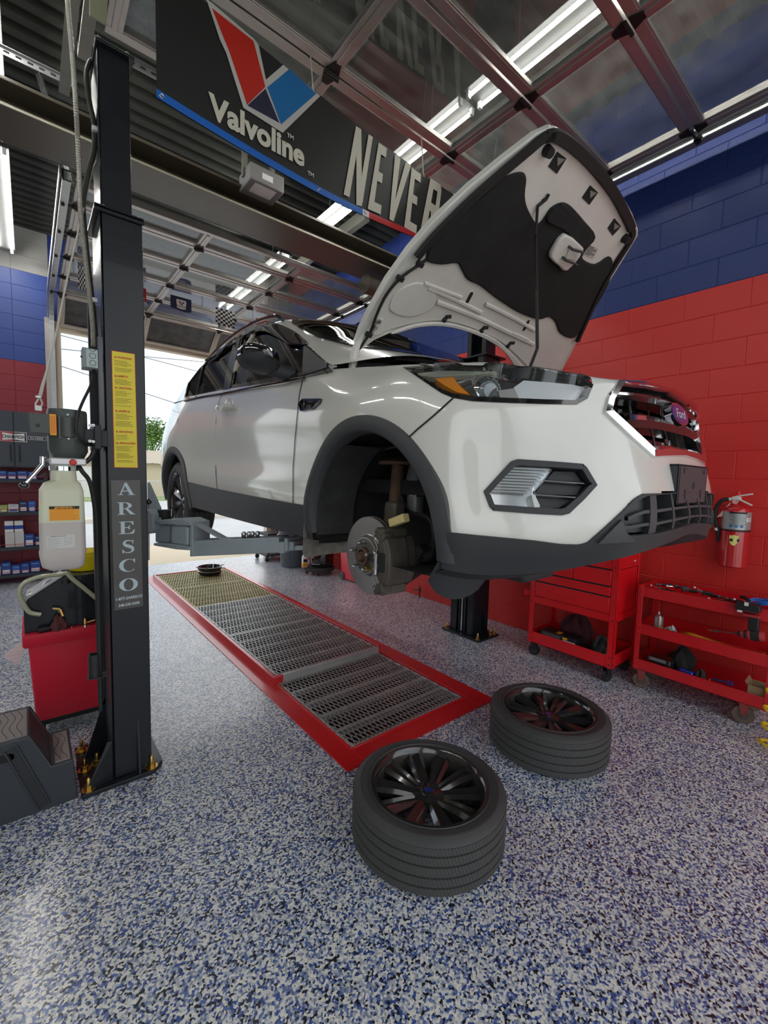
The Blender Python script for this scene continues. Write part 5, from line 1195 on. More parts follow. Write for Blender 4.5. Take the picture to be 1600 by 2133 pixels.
for wtxt, v0, nl in (('WARNING!', .055, 9), ('SAFETY!', .215, 5), ('CAUTION!', .315, 9), ('\u00a1ALERTA!', .515, 12), ('\u00a1SEGURIDAD!', .695, 6), ('\u00a1PRECAUCI\u00d3N!', .795, 10)):
    o_ = on_st(.22, v0); text('sticker_heading', wtxt, o_, sx_, sy_, Ls*.135, label_red, ws_, ext=.0001, fat=.0003, sx={8: .95, 7: .95}.get(len(wtxt), .80))
    b = MB(); p = on_st(.08, v0); b.prism([p, p+sx_*Ls*.11, p+sx_*Ls*.055+sy_*Ls*.10], (0, -.0002, 0)); b.build('warning_triangle', label_red, ws_, smooth=False)
    nextv = {.055: .205, .215: .305, .315: .50, .515: .68, .695: .785, .795: .985}[v0]; b = MB(); v = v0+.022; k = 0
    while v < nextv-.03:
        if k % 5 != 4:
            e_ = .55+.38*rnd.random(); p0, p1 = on_st(.09, v), on_st(.09+e_*.84, v); x = p0
            while (x-p0)@sx_ < (p1-p0)@sx_-.003:
                w_ = .003+.006*rnd.random(); b.box(x+sx_*w_/2, (w_*.82, .0016, .0003), (sx_, sy_, (0, -1, 0))); x = x+sx_*w_
        v += .0125; k += 1
    o2 = b.build('sticker_text', mat('ink_grey', (.12, .11, .03), .6), ws_, smooth=False); o2['kind'] = 'stuff'
# nameplate with upright lettering
ntl, ntr, nbr, nbl = [at(x, y, 1, yf) for x, y in ((230.8, 1000.6), (291.6, 1000), (298, 1262), (238.5, 1272))]
b = MB(); b.prism([nbl, nbr, ntr, ntl], (0, -.0012, 0)); npl = b.build('nameplate', mat('brown_grey_plate', (.085, .080, .078), .35, .4, var=.15, vscale=12), lc, smooth=False)
plet = mat('pale_blue_letter', (.50, .60, .64), .5)
def ribbon(pts, ws):
    C = cat_rom([(*p, 0) for p in pts], 5); W_ = np.interp(np.linspace(0, len(pts)-1, len(C)), range(len(pts)), ws); L, R_ = [], []
    for i, p in enumerate(C):
        t_ = nrm(C[min(i+1, len(C)-1)]-C[max(i-1, 0)]); n_ = np.array([-t_[1], t_[0], 0]); L.append((p+n_*W_[i]/2)[:2]); R_.append((p-n_*W_[i]/2)[:2])
    return [[L[i], L[i+1], R_[i+1], R_[i]] for i in range(len(C)-1)]
def ell(cx, cy, rx, ry, cx2, rx2, ry2, a0, a1, n=28):
    T_ = np.radians(np.linspace(a0, a1, n)); return [[(cx+rx*math.cos(a), cy+ry*math.sin(a)), (cx+rx*math.cos(c), cy+ry*math.sin(c)), (cx2+rx2*math.cos(c), cy+ry2*math.sin(c)), (cx2+rx2*math.cos(a), cy+ry2*math.sin(a))] for a, c in zip(T_[:-1], T_[1:])]
GL = {'A': [[(44, 100), (56, 100), (98, 4), (74, 4), (44, 80)], [(44, 100), (50, 88), (21, 4), (12, 4)], [(26, 36), (72, 36), (74, 29), (24, 29)], [(0, 4), (34, 4), (34, 0), (0, 0)], [(62, 4), (108, 4), (108, 0), (62, 0)]],
      'R': [[(12, 0), (36, 0), (36, 100), (12, 100)], [(0, 100), (46, 100), (46, 95), (0, 95)], [(0, 5), (48, 5), (48, 0), (0, 0)], [(46, 50), (64, 50), (106, 4), (78, 4)], [(84, 4), (112, 4), (112, 0), (78, 0)], [(34, 51), (48, 51), (48, 46), (34, 46)]]+ell(44, 73, 46, 27, 44, 22, 22, -90, 90),
      'E': [[(12, 0), (36, 0), (36, 100), (12, 100)], [(0, 100), (92, 100), (92, 95), (0, 95)], [(60, 97), (92, 97), (92, 70), (86, 70), (80, 88)], [(34, 54), (58, 54), (58, 48), (34, 48)], [(58, 57), (64, 68), (68, 68), (68, 34), (64, 34), (58, 45)], [(0, 5), (92, 5), (92, 0), (0, 0)], [(60, 3), (94, 3), (100, 34), (94, 34), (82, 14)]],
      'S': ribbon([(78, 86), (66, 95), (46, 97), (28, 90), (21, 76), (32, 61), (54, 52), (75, 41), (80, 25), (70, 9), (48, 3), (28, 7), (13, 22)], [4, 6, 9, 14, 20, 23, 25, 23, 19, 11, 7, 6, 5])+[[(76, 100), (84, 100), (84, 66), (78, 78)], [(8, 0), (16, 0), (20, 14), (8, 34)]],
      'C': ell(54, 50, 54, 50, 62, 36, 45, 42, 318, 40)+[[(86, 98), (96, 102), (96, 66), (90, 72)]],
      'O': ell(54, 50, 54, 51, 54, 28, 46, 0, 360, 48)}
def npt(u, v, d=-.0018): a = ntl+(ntr-ntl)*u; c = nbl+(nbr-nbl)*u; return a+(c-a)*v+np.array([0, d, 0])
nx, ny = nrm(ntr-ntl), np.array([0, 0, 1.])
for ch, (cx_, cy0, cy1) in zip('ARESCO', [(438, 352, 175), (438, 632, 455), (445, 908, 730), (458, 1182, 998), (462, 1450, 1268), (470, 1722, 1545)]):
    p0 = at(200+cx_/6.877, 980+cy0/6.877, 1, yf-.0012); p1 = at(200+cx_/6.877, 980+cy1/6.877, 1, yf-.0012); h_ = p1[2]-p0[2]; wd = {'A': 108, 'R': 112, 'E': 100, 'S': 92, 'C': 108, 'O': 108}[ch]; k = h_/100; sxk = {'A': 1.15, 'R': 1.12, 'E': 1.1, 'S': .98, 'C': 1.12, 'O': 1.2}[ch]*k
    b = MB()
    for kk, poly in enumerate(GL[ch]): b.add([p0+np.array([(x-wd/2)*sxk, -.0004-.00002*kk, y*k]) for x, y in poly], [tuple(range(len(poly)))])
    o_ = b.build('plate_letter', plet, npl, smooth=False)
text('plate_phone', '1-877-2ARESCO', at(240.5, 1252, 1, yf-.0016), nx, ny, .0185, plet, npl, ext=.0002, fat=.0006, sx=.92)
text('plate_phone', '248-335-5438', at(247, 1264.5, 1, yf-.0016), nx, ny, .0175, plet, npl, ext=.0002, fat=.0006, sx=.92)
# pin holder low on the post, cable cover and slot strip
b = MB(); h0 = at(198, 1410, 1, 2.45); b.lathe([(.020, .0), (.027, .0), (.027, .115), (.020, .115), (.020, .004)], h0+np.array([0, 0, .0]), n=24); b.bb(h0+np.array([-.03, -.03, .0]), h0+np.array([.05, .03, .006])); b.build('pin_holder', black_matte, lc)
b = MB(); b.bb((.255, 2.70, .3), (.285, 2.73, 2.4)); b.build('cable_cover', black_matte, lc)
# carriage and swing arm
pn_ = nrm((.70, .46, 0)); pa = np.array([.66, 2.6, 1.2])
def ap(x, y, d=0.): return at_plane(x, y, pa+pn_*d, pn_)
def aprism(pts, d0, d1): return [ap(x, y, d0) for x, y in pts], pn_*(d1-d0)
Z6 = (4.324, (290, 1000))
def z6(pts): return [(290+x/Z6[0], 1000+y/Z6[0]) for x, y in pts]
def apart(name, pts, d0, d1, m, par, bev=.004):
    L, v = aprism(z6(pts), d0, d1); b = MB(); b.prism(L, v); return b.build(name, m, par, bevel=bev, ang=30)
b = MB(); b.bb((.40, 2.50, 1.05), (.452, 2.68, 1.62)); b.build('carriage', lift_grey, lc, bevel=.006)
arm = apart('swing_arm', [(480, 545), (1255, 515), (1262, 655), (480, 688)], .0, .11, lift_grey, lc)
apart('arm_end_plate', [(455, 380), (480, 380), (486, 690), (455, 690)], -.012, .13, lift_grey, arm)
apart('arm_lug', [(135, 362), (385, 350), (470, 385), (470, 412), (365, 410), (135, 388)], -.02, .13, lift_grey, arm)
apart('arm_lug', [(128, 568), (280, 575), (455, 600), (452, 634), (330, 625), (128, 590)], -.02, .13, lift_grey, arm)
apart('pivot_block', [(140, 398), (275, 400), (270, 568), (140, 562)], .02, .10, lift_grey, arm, .010)
apart('pivot_sleeve', [(278, 404), (440, 418), (440, 598), (278, 578)], -.012, .11, lift_grey, arm, .014)
apart('arm_collar', [(1255, 560), (1305, 555), (1305, 662), (1255, 662)], -.006, .116, lift_grey, arm)
apart('arm_collar', [(1305, 520), (1335, 528), (1335, 640), (1305, 650)], -.012, .122, lift_grey, arm)
apart('arm_collar', [(1335, 555), (1388, 558), (1388, 632), (1335, 638)], .004, .10, lift_grey, arm)
apart('inner_arm', [(1380, 592), (1560, 585), (1560, 630), (1380, 635)], .02, .09, lift_grey, arm)
L_ = z6([(480, 368), (770, 528), (860, 528)]); b = MB(); C_ = [ap(x, y, .03) for x, y in L_]
b.bar(C_[0], C_[1], .05, .012, (0, 0, 1)); b.bar(C_[1], C_[2], .05, .012, (0, 0, 1)); b.build('arm_brace', lift_grey, arm, bevel=.002)
apart('gusset_plate', [(70, 20), (82, 20), (185, 250), (180, 350), (75, 350)], .10, .115, lift_grey, lc)
apart('latch_bracket', [(28, 272), (85, 262), (122, 305), (130, 440), (100, 485), (28, 482)], -.03, .03, lift_grey, lc, .008)
a_, c_ = ap(*z6([(82, 470)])[0]), ap(*z6([(84, 720)])[0]); b = MB(); b.cyl(c_, a_, .006, n=10)
for k in range(16): b.lathe([(.006, -.002), (.0078, 0), (.006, .002)], a_+(c_-a_)*(k+.5)/16, c_-a_, 10, caps=False)
b.build('threaded_rod', zincm, lc)
a_ = ap(*z6([(80, 262)])[0]); c_ = ap(*z6([(80, 215)])[0]); b = MB(); b.cyl(a_, c_, .005, n=8); b.build('pull_rod', zincm, lc); b = MB(); b.ball(ap(*z6([(82, 195)])[0]), .018, 20, 12); b.build('pull_knob', gloss_black, lc)
a_ = ap(*z6([(225, 352)])[0], .05); b = MB(); b.lathe([(.040, 0), (.040, .012), (.037, .014), (.037, .05), (.034, .055), (.0, .055)], a_, n=28); b.build('rubber_pad', rib, arm)
b = MB()
for k in range(7): b.box(ap(*z6([(140+k*8, 352)])[0], .01)+np.array([0, 0, .0]), (.006, .02, .02))
b.build('gear_teeth', lift_grey, arm, smooth=False)
pad_p = np.array([1.10, 1.93, 1.27]); b = MB(); b.lathe([(.03, -.10), (.03, -.03), (.055, -.02), (.055, .0), (.05, .012), (.0, .012)], pad_p, n=24); b.build('lift_pad', black_matte, arm)
for k, (x, y) in enumerate(z6([(942, 512), (988, 512), (1020, 520), (1065, 512)])):
    p = ap(x, y, .03+.03*(k % 2)); p[2] = ap(x, 1000+535/Z6[0], .03+.03*(k % 2))[2]; p = ap(*z6([(( 942, 988, 1020, 1065)[k], 521-k*1.4)])[0], .035)
    t_ = thing('lug_nut', ['leftmost', 'second from the left', 'third from the left', 'rightmost'][k]+' of four lug nuts standing on the grey lift arm', 'lug nut', p, 'lug nuts left on the lift arm')
    b = MB(); b.lathe([(.0125, 0), (.0125, .014), (.0105, .017)], p, n=6, caps=True); b.build('hex', steel_dark, t_)
    b = MB(); b.lathe([(.0125, .015), (.0135, .018), (.0125, .028), (.008, .034), (.0, .035)], p, n=16); b.build('dome', satin_metal, t_)

# right-hand column
rc = thing('lift_column', 'far black lift column against the red wall, seen under and above the car nose', 'lift column', (3.48, 2.8, 0), 'columns of the two-post lift')
b = MB(); channel(b, 3.365, 3.60, 2.665, 2.965, .02, 2.76, -1, .012, .07); b.build('post', black_enamel, rc, bevel=.004)
b = MB(); b.bb((3.40, 2.72, .02), (3.56, 2.91, .95)); b.bb((3.372, 2.775, .02), (3.40, 2.79, 2.7)); b.bb((3.372, 2.845, .02), (3.40, 2.86, 2.7)); b.build('slider', black_matte, rc)
b = MB(); b.bb((3.368, 2.81, .03), (3.376, 2.825, 1.2)); b.build('cable', satin_metal, rc)
b = MB(); b.bb((3.345, 2.63, 2.745), (3.65, 3.0, 2.762)); b.build('top_plate', black_enamel, rc, bevel=.003)
b = MB(); channel(b, 3.42, 3.57, 2.70, 2.93, 2.76, 3.47, -1, .01, .04); b.build('post_extension', black_enamel, rc, bevel=.003)
b = MB(); b.bb((3.31, 2.55, 0), (3.64, 3.03, .02)); b.build('base_plate', black_enamel, rc, bevel=.003)
b = MB(); b.prism([(3.50, 2.665, .02), (3.50, 2.575, .02), (3.50, 2.665, .26)], (.01, 0, 0)); b.build('gusset', black_enamel, rc); b = MB(); b.prism([(3.60, 2.70, .02), (3.635, 2.70, .02), (3.60, 2.70, .26)], (0, .01, 0)); b.build('gusset', black_enamel, rc)
for x, y in ((3.345, 2.585), (3.345, 2.99), (3.605, 2.585), (3.56, 2.60)): anchor(rc, x, y, .02, .8)

# ---- hydraulic power unit hung on the near column
UY = 2.36
def U(x, y, yy=UY): return at(x, y, 1, yy)
pu = thing('hydraulic_power_unit', 'grey electric pump motor over a half full translucent tank, hung beside the near lift column', 'power unit', (.12, UY, 1.15))
mg = mat('motor_grey_green', (.060, .070, .064), .42, bump=.1, bscale=200)
ma, mb_ = U(97, 848), U(187, 955); mcx = (ma[0]+mb_[0])/2; mr_ = (mb_[0]-ma[0])/2; z1_, z0_ = ma[2], mb_[2]
b = MB(); b.lathe([(mr_*.72, z0_-.012), (mr_*.80, z0_), (mr_, z0_+.03), (mr_, z1_-.01), (mr_*.96, z1_), (.0, z1_+.004)], (mcx, UY+.06, 0), n=32, xd=(1, 0, 0)); mo = b.build('motor', mg, pu, ang=40)
a_, c_ = U(60, 860, UY+.02), U(103, 905, UY+.02); b = MB(); b.bb((a_[0], UY-.01, c_[2]), (c_[0]+.02, UY+.09, a_[2])); b.build('terminal_box', mg, mo, bevel=.004)
p = U(79, 886, UY-.012); b = MB(); b.cyl(p, p+np.array([0, .01, 0]), .008, n=14); b.build('box_plug', black_matte, mo)
a_, c_ = U(124, 866, UY-.03), U(160, 912, UY-.03); b = MB(); b.cyl(((a_[0]+c_[0])/2, UY+.0, c_[2]), ((a_[0]+c_[0])/2, UY+.0, a_[2]), (c_[0]-a_[0])/2, n=24); b.bb((a_[0]-.006, UY-.012, c_[2]-.008), (c_[0]+.006, UY+.03, a_[2]+.004)); b.build('capacitor_cover', mg, mo, bevel=.003)
for x, y in ((141, 864), (143, 914)):
    p = U(x, y, UY-.014); b = MB(); b.lathe([(.005, 0), (.004, .004), (0, .005)], p, (0, -1, 0), 10); b.build('cover_screw', satin_metal, mo)
a_, c_ = U(103, 862, UY-.012), U(118, 907, UY-.012); b = MB(); b.bb((a_[0], UY-.0125, c_[2]), (c_[0], UY-.0115, a_[2])); ol = b.build('orange_label', label_orange, mo)
b = MB()
for k in range(4): b.bb((a_[0]+.004+k*.006, UY-.0132, c_[2]+.008), (a_[0]+.0055+k*.006, UY-.0126, a_[2]-.008))
b.build('label_text', label_red, ol, smooth=False)
p = U(80, 850, UY+.04); b = MB(); b.bb(p-np.array([.012, .01, .012]), p+np.array([.012, .01, .01])); b.build('lifting_eye', white_plastic, mo, bevel=.002)
a_, c_ = U(103, 953), U(178, 970); alu_blk = mat('cast_aluminium', (.62, .62, .62), .42, .6, var=.08)
b = MB(); b.bb((a_[0], UY-.05, c_[2]), (c_[0], UY+.06, a_[2])); vb = b.build('valve_block', alu_blk, pu, bevel=.005)
p = U(152, 963, UY-.051); b = MB(); b.lathe([(.0135, 0), (.0135, .004), (.010, .008), (.0, .009)], p, (0, -1, 0), 24); b.build('release_button', mat('button_red', (.6, .02, .02), .35), vb)
C_ = [U(108, 962, UY-.03), U(95, 955, UY-.04), U(88, 953, UY-.05), U(88, 968, UY-.055), U(50, 1011, UY-.07)]; b = MB(); b.tube(C_, [.008, .009, .009, .008, .006], 10); b.build('lever', chrome, vb)
b = MB(); b.ball(C_[-1], .017, 18, 10, (1, .7, .8)); b.build('lever_knob', gloss_black, vb)
tk = mat('natural_polythene', (.66, .66, .50), .38, bump=.05); tk.node_tree.nodes['Principled BSDF'].inputs['Subsurface Weight'].default_value = .25
tkf = mat('oil_behind_polythene', (.52, .47, .44), .36)
TX0, TX1 = U(81, 1080)[0], U(175, 1080)[0]; tz1, tzf, tz0 = U(130, 985)[2], U(130, 1085)[2], U(130, 1180)[2]
def rrect(x0, x1, y0, y1, r, n=5):
    P = []
    for cx_, cy_, a0 in ((x1-r, y1-r, 0), (x0+r, y1-r, 90), (x0+r, y0+r, 180), (x1-r, y0+r, 270)):
        for k in range(n+1):
            a = math.radians(a0+90*k/n); P.append((cx_+r*math.cos(a), cy_+r*math.sin(a)))
    return P
def loft(mb, secs, cap=True):
    A = np.array([[(x, y, z) for x, y in P] for P, z in secs]); mb.grid(A, cv=True, flip=True)
    if cap: mb.add(list(A[0]), [tuple(range(len(A[0])-1, -1, -1))]); mb.add(list(A[-1]), [tuple(range(len(A[-1])))])
w_ = TX1-TX0
b = MB(); loft(b, [(rrect(TX0, TX1, UY-.075, UY+.09, .022), tzf), (rrect(TX0+.004, TX1-.003, UY-.075, UY+.09, .022), tz1-.075), (rrect(TX0+.02, TX1-.012, UY-.06, UY+.08, .022), tz1-.045), (rrect(TX0+.045, TX1-.022, UY-.045, UY+.06, .03), tz1-.032), (rrect(TX0+.05, TX1-.026, UY-.04, UY+.055, .035), tz1+.034)]); tnk = b.build('tank', tk, pu, ang=50)
b = MB(); loft(b, [(rrect(TX0+.03, TX1-.02, UY-.05, UY+.07, .02), tz0-.006), (rrect(TX0+.004, TX1-.005, UY-.07, UY+.085, .022), tz0+.012), (rrect(TX0-.004, TX1-.002, UY-.075, UY+.09, .022), tz0+.06), (rrect(TX0-.001, TX1, UY-.075, UY+.09, .022), tz0+.075), (rrect(TX0, TX1, UY-.075, UY+.09, .022), tzf)]); b.build('oil_level', tkf, tnk, ang=50)
b = MB(); b.lathe([(w_*.30, tz1+.008), (w_*.33, tz1+.010), (w_*.33, tz1+.028), (w_*.30, tz1+.03)], ((TX0+TX1)/2+.012, UY+.008, 0), n=32); b.build('band_clamp', chrome, tnk)
p = U(90, 990, UY-.04); b = MB(); b.box(p, (.03, .03, .012), ((1, 0, .7), (0, 1, 0), (-.7, 0, 1))); b.build('filler_cap', black_matte, tnk, bevel=.003)
def ulabel(x0, y0, x1, y1, name, m, par, d=-.0762):
    a_, c_ = U(x0, y0, UY+d), U(x1, y1, UY+d); b = MB(); b.bb((a_[0], UY+d-.0006, c_[2]), (c_[0], UY+d+.002, a_[2])); return b.build(name, m, par, smooth=False), a_, c_
lb_, a_, c_ = ulabel(102, 1055, 166, 1083, 'tank_label', label_orange, tnk)
b = MB(); b.bb((a_[0], UY-.0772, a_[2]-.012), (c_[0], UY-.0766, a_[2])); b.build('label_header', label_black, lb_, smooth=False)
text('label_heading', 'WARNING', ((a_[0]+c_[0])/2, UY-.0775, a_[2]-.0098), (1, 0, 0), (0, 0, 1), .0115, label_orange, lb_, ext=.0001, fat=.0004, align='CENTER')
b = MB(); x_ = a_[0]+.016; b.prism([(x_, UY-.0774, a_[2]-.0105), (x_+.011, UY-.0774, a_[2]-.0105), (x_+.0055, UY-.0774, a_[2]-.0015)], (0, -.0002, 0)); x_ = c_[0]-.022; b.prism([(x_, UY-.0774, a_[2]-.0105), (x_+.006, UY-.0774, a_[2]-.005), (x_+.003, UY-.0774, a_[2]-.005), (x_+.007, UY-.0774, a_[2]-.001), (x_+.001, UY-.0774, a_[2]-.006), (x_+.004, UY-.0774, a_[2]-.006)], (0, -.0002, 0)); b.build('label_symbol', label_orange, lb_, smooth=False)
def text_lines(name, par, x0, x1, z0, z1, y, n, m, w=.0012):
    b = MB()
    for k in range(n):
        z = z1+(z0-z1)*(k+.5)/n; x = x0; xe = x0+(x1-x0)*(.75+.25*rnd.random())
        while x < xe:
            l = .003+.006*rnd.random(); b.bb((x, y-.0003, z-w/2), (min(x+l*.8, xe), y, z+w/2)); x += l
    o_ = b.build(name, m, par, smooth=False); o_['kind'] = 'stuff'; return o_
text_lines('label_text', lb_, a_[0]+.004, c_[0]-.004, c_[2]+.003, a_[2]-.014, UY-.0768, 6, label_red)
lb2, a_, c_ = ulabel(96, 1116, 157, 1140, 'diagram_label', mat('label_wiring', (.62, .61, .58), .6), tnk)
text('label_heading', 'WIRING DIAGRAM', (a_[0]+.012, UY-.0772, a_[2]-.007), (1, 0, 0), (0, 0, 1), .0065, label_black, lb2, ext=.0001)
text_lines('label_text', lb2, a_[0]+.003, c_[0]-.05, c_[2]+.002, a_[2]-.010, UY-.0768, 6, label_black, .0008); text_lines('label_text', lb2, a_[0]+.06, c_[0]-.004, c_[2]+.012, a_[2]-.010, UY-.0768, 4, label_black, .0008)
b = MB(); b.bb((TX1-.02, UY+.02, U(0, 918)[2]), (LX0+.004, UY+.12, U(0, 878)[2]-.002)); b.bb((.235, UY+.0, U(0, 925)[2]), (.262, UY+.20, U(0, 868)[2])); b.build('mount_bracket', black_matte, pu, bevel=.003)
for x, y in ((187, 886), (194, 886), (187, 919), (194, 920)):
    p = U(x, y, UY+.0); b = MB(); b.lathe([(.007, 0), (.007, .006), (.004, .006), (.004, .014), (0, .015)], p+np.array([0, .0, 0]), (0, -1, 0), 6); b.build('bracket_bolt', satin_metal, pu)
def hose(name, pts, r, m, par=None, y=None, n=6, k=10):
    C = cat_rom([U(p[0], p[1], p[2] if len(p) > 2 else y) for p in pts], n); b = MB(); b.tube(C, r, k); return b.build(name, m, par)
hose('suction_hose', [(178, 963), (190, 952), (196, 938), (198, 925)], .010, black_matte, pu, UY+.02)
hose('pressure_hose', [(163, 969, UY+.01), (172, 983, UY), (186, 1002, UY+.01), (195, 1040, UY+.02), (200, 1090, UY+.03), (203, 1180, UY+.05), (206, 1290, UY+.07), (210, 1480, UY+.09)], .0095, black_matte, pu)
hose('power_cable', [(196, 772, 2.46), (190, 800, 2.42), (172, 838, 2.36), (162, 865, 2.33), (159, 895, 2.32), (170, 917, 2.33), (183, 925, 2.36), (196, 924, 2.40), (207, 915, 2.42)], .006, black_matte, pu)

# rope from the door spring down to the power unit, loop and clamp
rope_m = mat('grey_wire_rope', (.55, .52, .46), .5, bump=.5, bscale=200)
t_ = thing('wire_rope', 'thin pale wire rope hanging in a loop down to the pump motor', 'rope', U(100, 800))
hose('rope', [(204, 330, 2.6), (190, 365, 2.55), (165, 475, 2.48), (140, 580, 2.44), (118, 690, 2.41), (98, 770, 2.40), (84, 830, 2.40)], .004, rope_m, t_)
hose('loop', [(98, 770, 2.405), (88, 800, 2.405), (80, 830, 2.405), (74, 842, 2.405), (80, 850, 2.405), (88, 842, 2.405), (84, 830, 2.405)], .0035, rope_m, t_)
p = U(80, 827, 2.40); b = MB(); b.bb(p-np.array([.010, .008, .005]), p+np.array([.010, .008, .005])); b.build('rope_clamp', satin_metal, t_, bevel=.002)
# electrical box, flexible conduit and hose on the post
jb = thing('junction_box', 'small grey electrical box on the edge of the near lift column', 'electrical box', U(190, 745, 2.45))
a_, c_ = U(171, 722, 2.43), U(206, 770, 2.43); b = MB(); b.bb((a_[0], 2.43, c_[2]), (c_[0], 2.50, a_[2])); b.build('box', mat('box_grey', (.20, .23, .22), .45, .4, var=.1), jb, bevel=.003)
b = MB(); b.bb((a_[0]+.012, 2.426, c_[2]+.004), (c_[0]-.002, 2.43, a_[2]-.004)); cv_ = b.build('cover', mat('box_cover', (.30, .35, .34), .4, .5), jb, bevel=.002)
for k in range(3):
    b = MB(); b.lathe([(.011, 0), (.012, .0015), (.013, 0)], ((a_[0]+c_[0])/2+.008, 2.426, c_[2]+.025+k*.032), (0, -1, 0), 18, caps=False); b.build('knockout', black_matte, cv_)
b = MB(); p = U(168, 742, 2.44); b.cyl(p, p+np.array([.02, .01, -.005]), .004, n=8); b.build('toggle', black_matte, jb)
fc = mat('galvanised_conduit', (.42, .40, .34), .4, .7, var=.2, vscale=60)
cd = thing('flexible_conduit', 'ribbed metal conduit running from the ceiling down to the junction box', 'conduit', U(165, 400, 2.45))
C_ = cat_rom([U(138, -40, 2.6), U(143, 30, 2.58), U(150, 105, 2.55), U(157, 200, 2.52), (U(164, 330, 2.5)), U(167, 430, 2.47), U(176, 520, 2.46), U(186, 610, 2.455), U(193, 680, 2.45), U(195, 722, 2.45)], 44)
b = MB(); b.tube(C_, [.0085+.0022*(k % 2) for k in range(len(C_))], 8); b.build('conduit', fc, cd)
t_ = lc
hose('hydraulic_hose', [(197, 125, 2.62), (186, 132, 2.6), (180, 160, 2.58), (186, 210, 2.56), (196, 260, 2.55), (196, 310, 2.54), (184, 360, 2.52), (174, 410, 2.51), (173, 440, 2.51), (180, 520, 2.51), (190, 610, 2.51), (199, 700, 2.51)], .011, mat('olive_hose', (.035, .038, .028), .5), t_)
for x, y, yy in ((200, 270, 2.53), (198, 626, 2.5)):
    p = U(x, y, yy); b = MB(); b.bb(p-np.array([.016, .012, .01]), p+np.array([.010, .012, .01])); b.build('hose_clip', white_plastic, t_, bevel=.003)
b = MB(); p0_, p1_ = U(200, 110, 2.64), U(207, 270, 2.64); b.prism([U(198, 130, 2.64), U(204, 70, 2.64), U(209, 90, 2.64), U(211, 250, 2.64), U(205, 300, 2.64), U(195, 240, 2.64)], (0, .01, 0)); b.build('hose_guard', mat('guard_cream', (.42, .40, .27), .5), t_)

# ---- gratings over the pit
grat_m = mat('galvanised_grating', (.52, .53, .52), .45, .75, var=.25, vscale=6)
grat_y = mat('yellow_lit_grating', (.52, .47, .27), .5, .6, var=.35, vscale=5)  # greenish-yellow reflected light painted into the galvanised colour
def grate(y0, y1, ztop, m, label):
    x0, x1 = PX0+.010, PX1-.010; t_ = thing('floor_grate', label, 'grate', ((x0+x1)/2, (y0+y1)/2, ztop-.03), 'expanded metal gratings over the pit')
    b = MB(); q = .018
    for lo, hi in (((x0, y0), (x1, y0+q)), ((x0, y1-q), (x1, y1)), ((x0, y0+q), (x0+q, y1-q)), ((x1-q, y0+q), (x1, y1-q))): b.bb((*lo, ztop-.03), (*hi, ztop-.004))
    b.build('frame', m, t_, bevel=.002, seg=1)
    n_ = 5
    for k in range(1, n_):
        b = MB(); y = y0+(y1-y0)*k/n_; b.bb((x0+q, y-.016, ztop-.045), (x1-q, y+.016, ztop-.008)); b.build('cross_bar', m, t_)
    b = MB(); sw, sl = .033, .31; wx, wy = x1-x0, y1-y0
    for s_ in (-1, 1):
        c = -sl*wy
        while c < wx+sl*wy:
            pts = []
            # line x = x0 + c + s*sl*(y-y0), clipped
            ya, yb = 0.0, wy
            f = lambda y: c+s_*sl*y
            for bound in (0, wx):
                yc = (bound-c)/(s_*sl)
                if 0 < yc < wy:
                    if (f(ya) < 0 or f(ya) > wx) and (yc > ya): ya = yc if not (0 <= f(ya) <= wx) else ya
            if not (0 <= f(ya)+1e-9 <= wx+2e-9):
                c += sw; continue
            if not (0 <= f(yb) <= wx):
                yb = ((wx if f(yb) > wx else 0)-c)/(s_*sl)
            if yb-ya > .02: b.bar((x0+f(ya), y0+ya, ztop-.004), (x0+f(yb), y0+yb, ztop-.004), .0052, .006)
            c += sw
    o_ = b.build('expanded_mesh', m, t_, smooth=False); o_['kind'] = 'stuff'
ye = [2.945, 3.97, 5.04, 6.0, 6.905]
grate(1.948, 2.925, .010, grat_m, 'nearest grating, set lower than the others, inside the red border')
for k, lab in enumerate(['second grating from the near end, with a raised steel front edge', 'middle grating of the five over the pit', 'fourth grating from the near end, coloured as if yellow-lit', 'farthest grating, coloured as if yellow-lit, with a round black dish on it']):
    grate(ye[k], ye[k+1]-.006, .056, grat_m if k < 2 else grat_y, lab)
b = MB(); b.bb((PX0, 2.926, -.02), (PX1, 2.944, .058)); struct(b.build('trim_3', grat_m, bevel=.003))
# round dish left on the far grating
bp_ = at(442, 1199, 2, .056); p = np.array([bp_[0], bp_[1]+.10, .0565])
t_ = thing('drain_dish', 'round black dish with silver rim and wire clips, lying on the far grating', 'dish', p)
b = MB(); b.lathe([(.0, .0), (.11, .0), (.145, .012), (.160, .035), (.162, .05), (.0, .05)], p, n=40); b.build('base', void_black, t_)
b = MB(); b.lathe([(.155, .048), (.170, .055), (.172, .066), (.160, .074), (.0, .074)], p, n=40); b.build('rim_band', satin_metal, t_)
b = MB(); b.lathe([(.150, .074), (.166, .082), (.172, .100), (.172, .122), (.165, .124), (.15, .09), (.0, .085)], p, n=40, caps=False); b.build('basin', gloss_black, t_)
for s_ in (-1, 1):
    q = p+np.array([s_*.165, -.02, .122]); b = MB(); b.tube([q, q+np.array([s_*.025, 0, .008]), q+np.array([s_*.04, 0, .004])], .006, 6); b.build('tab', black_matte, t_)
    q = p+np.array([s_*.085, -.135, .122]); b = MB(); b.tube([q, q+np.array([0, 0, .022]), q+np.array([s_*.02, 0, .012]), q+np.array([s_*.035, 0, .018])], .005, 6); b.build('clip', black_matte, t_)
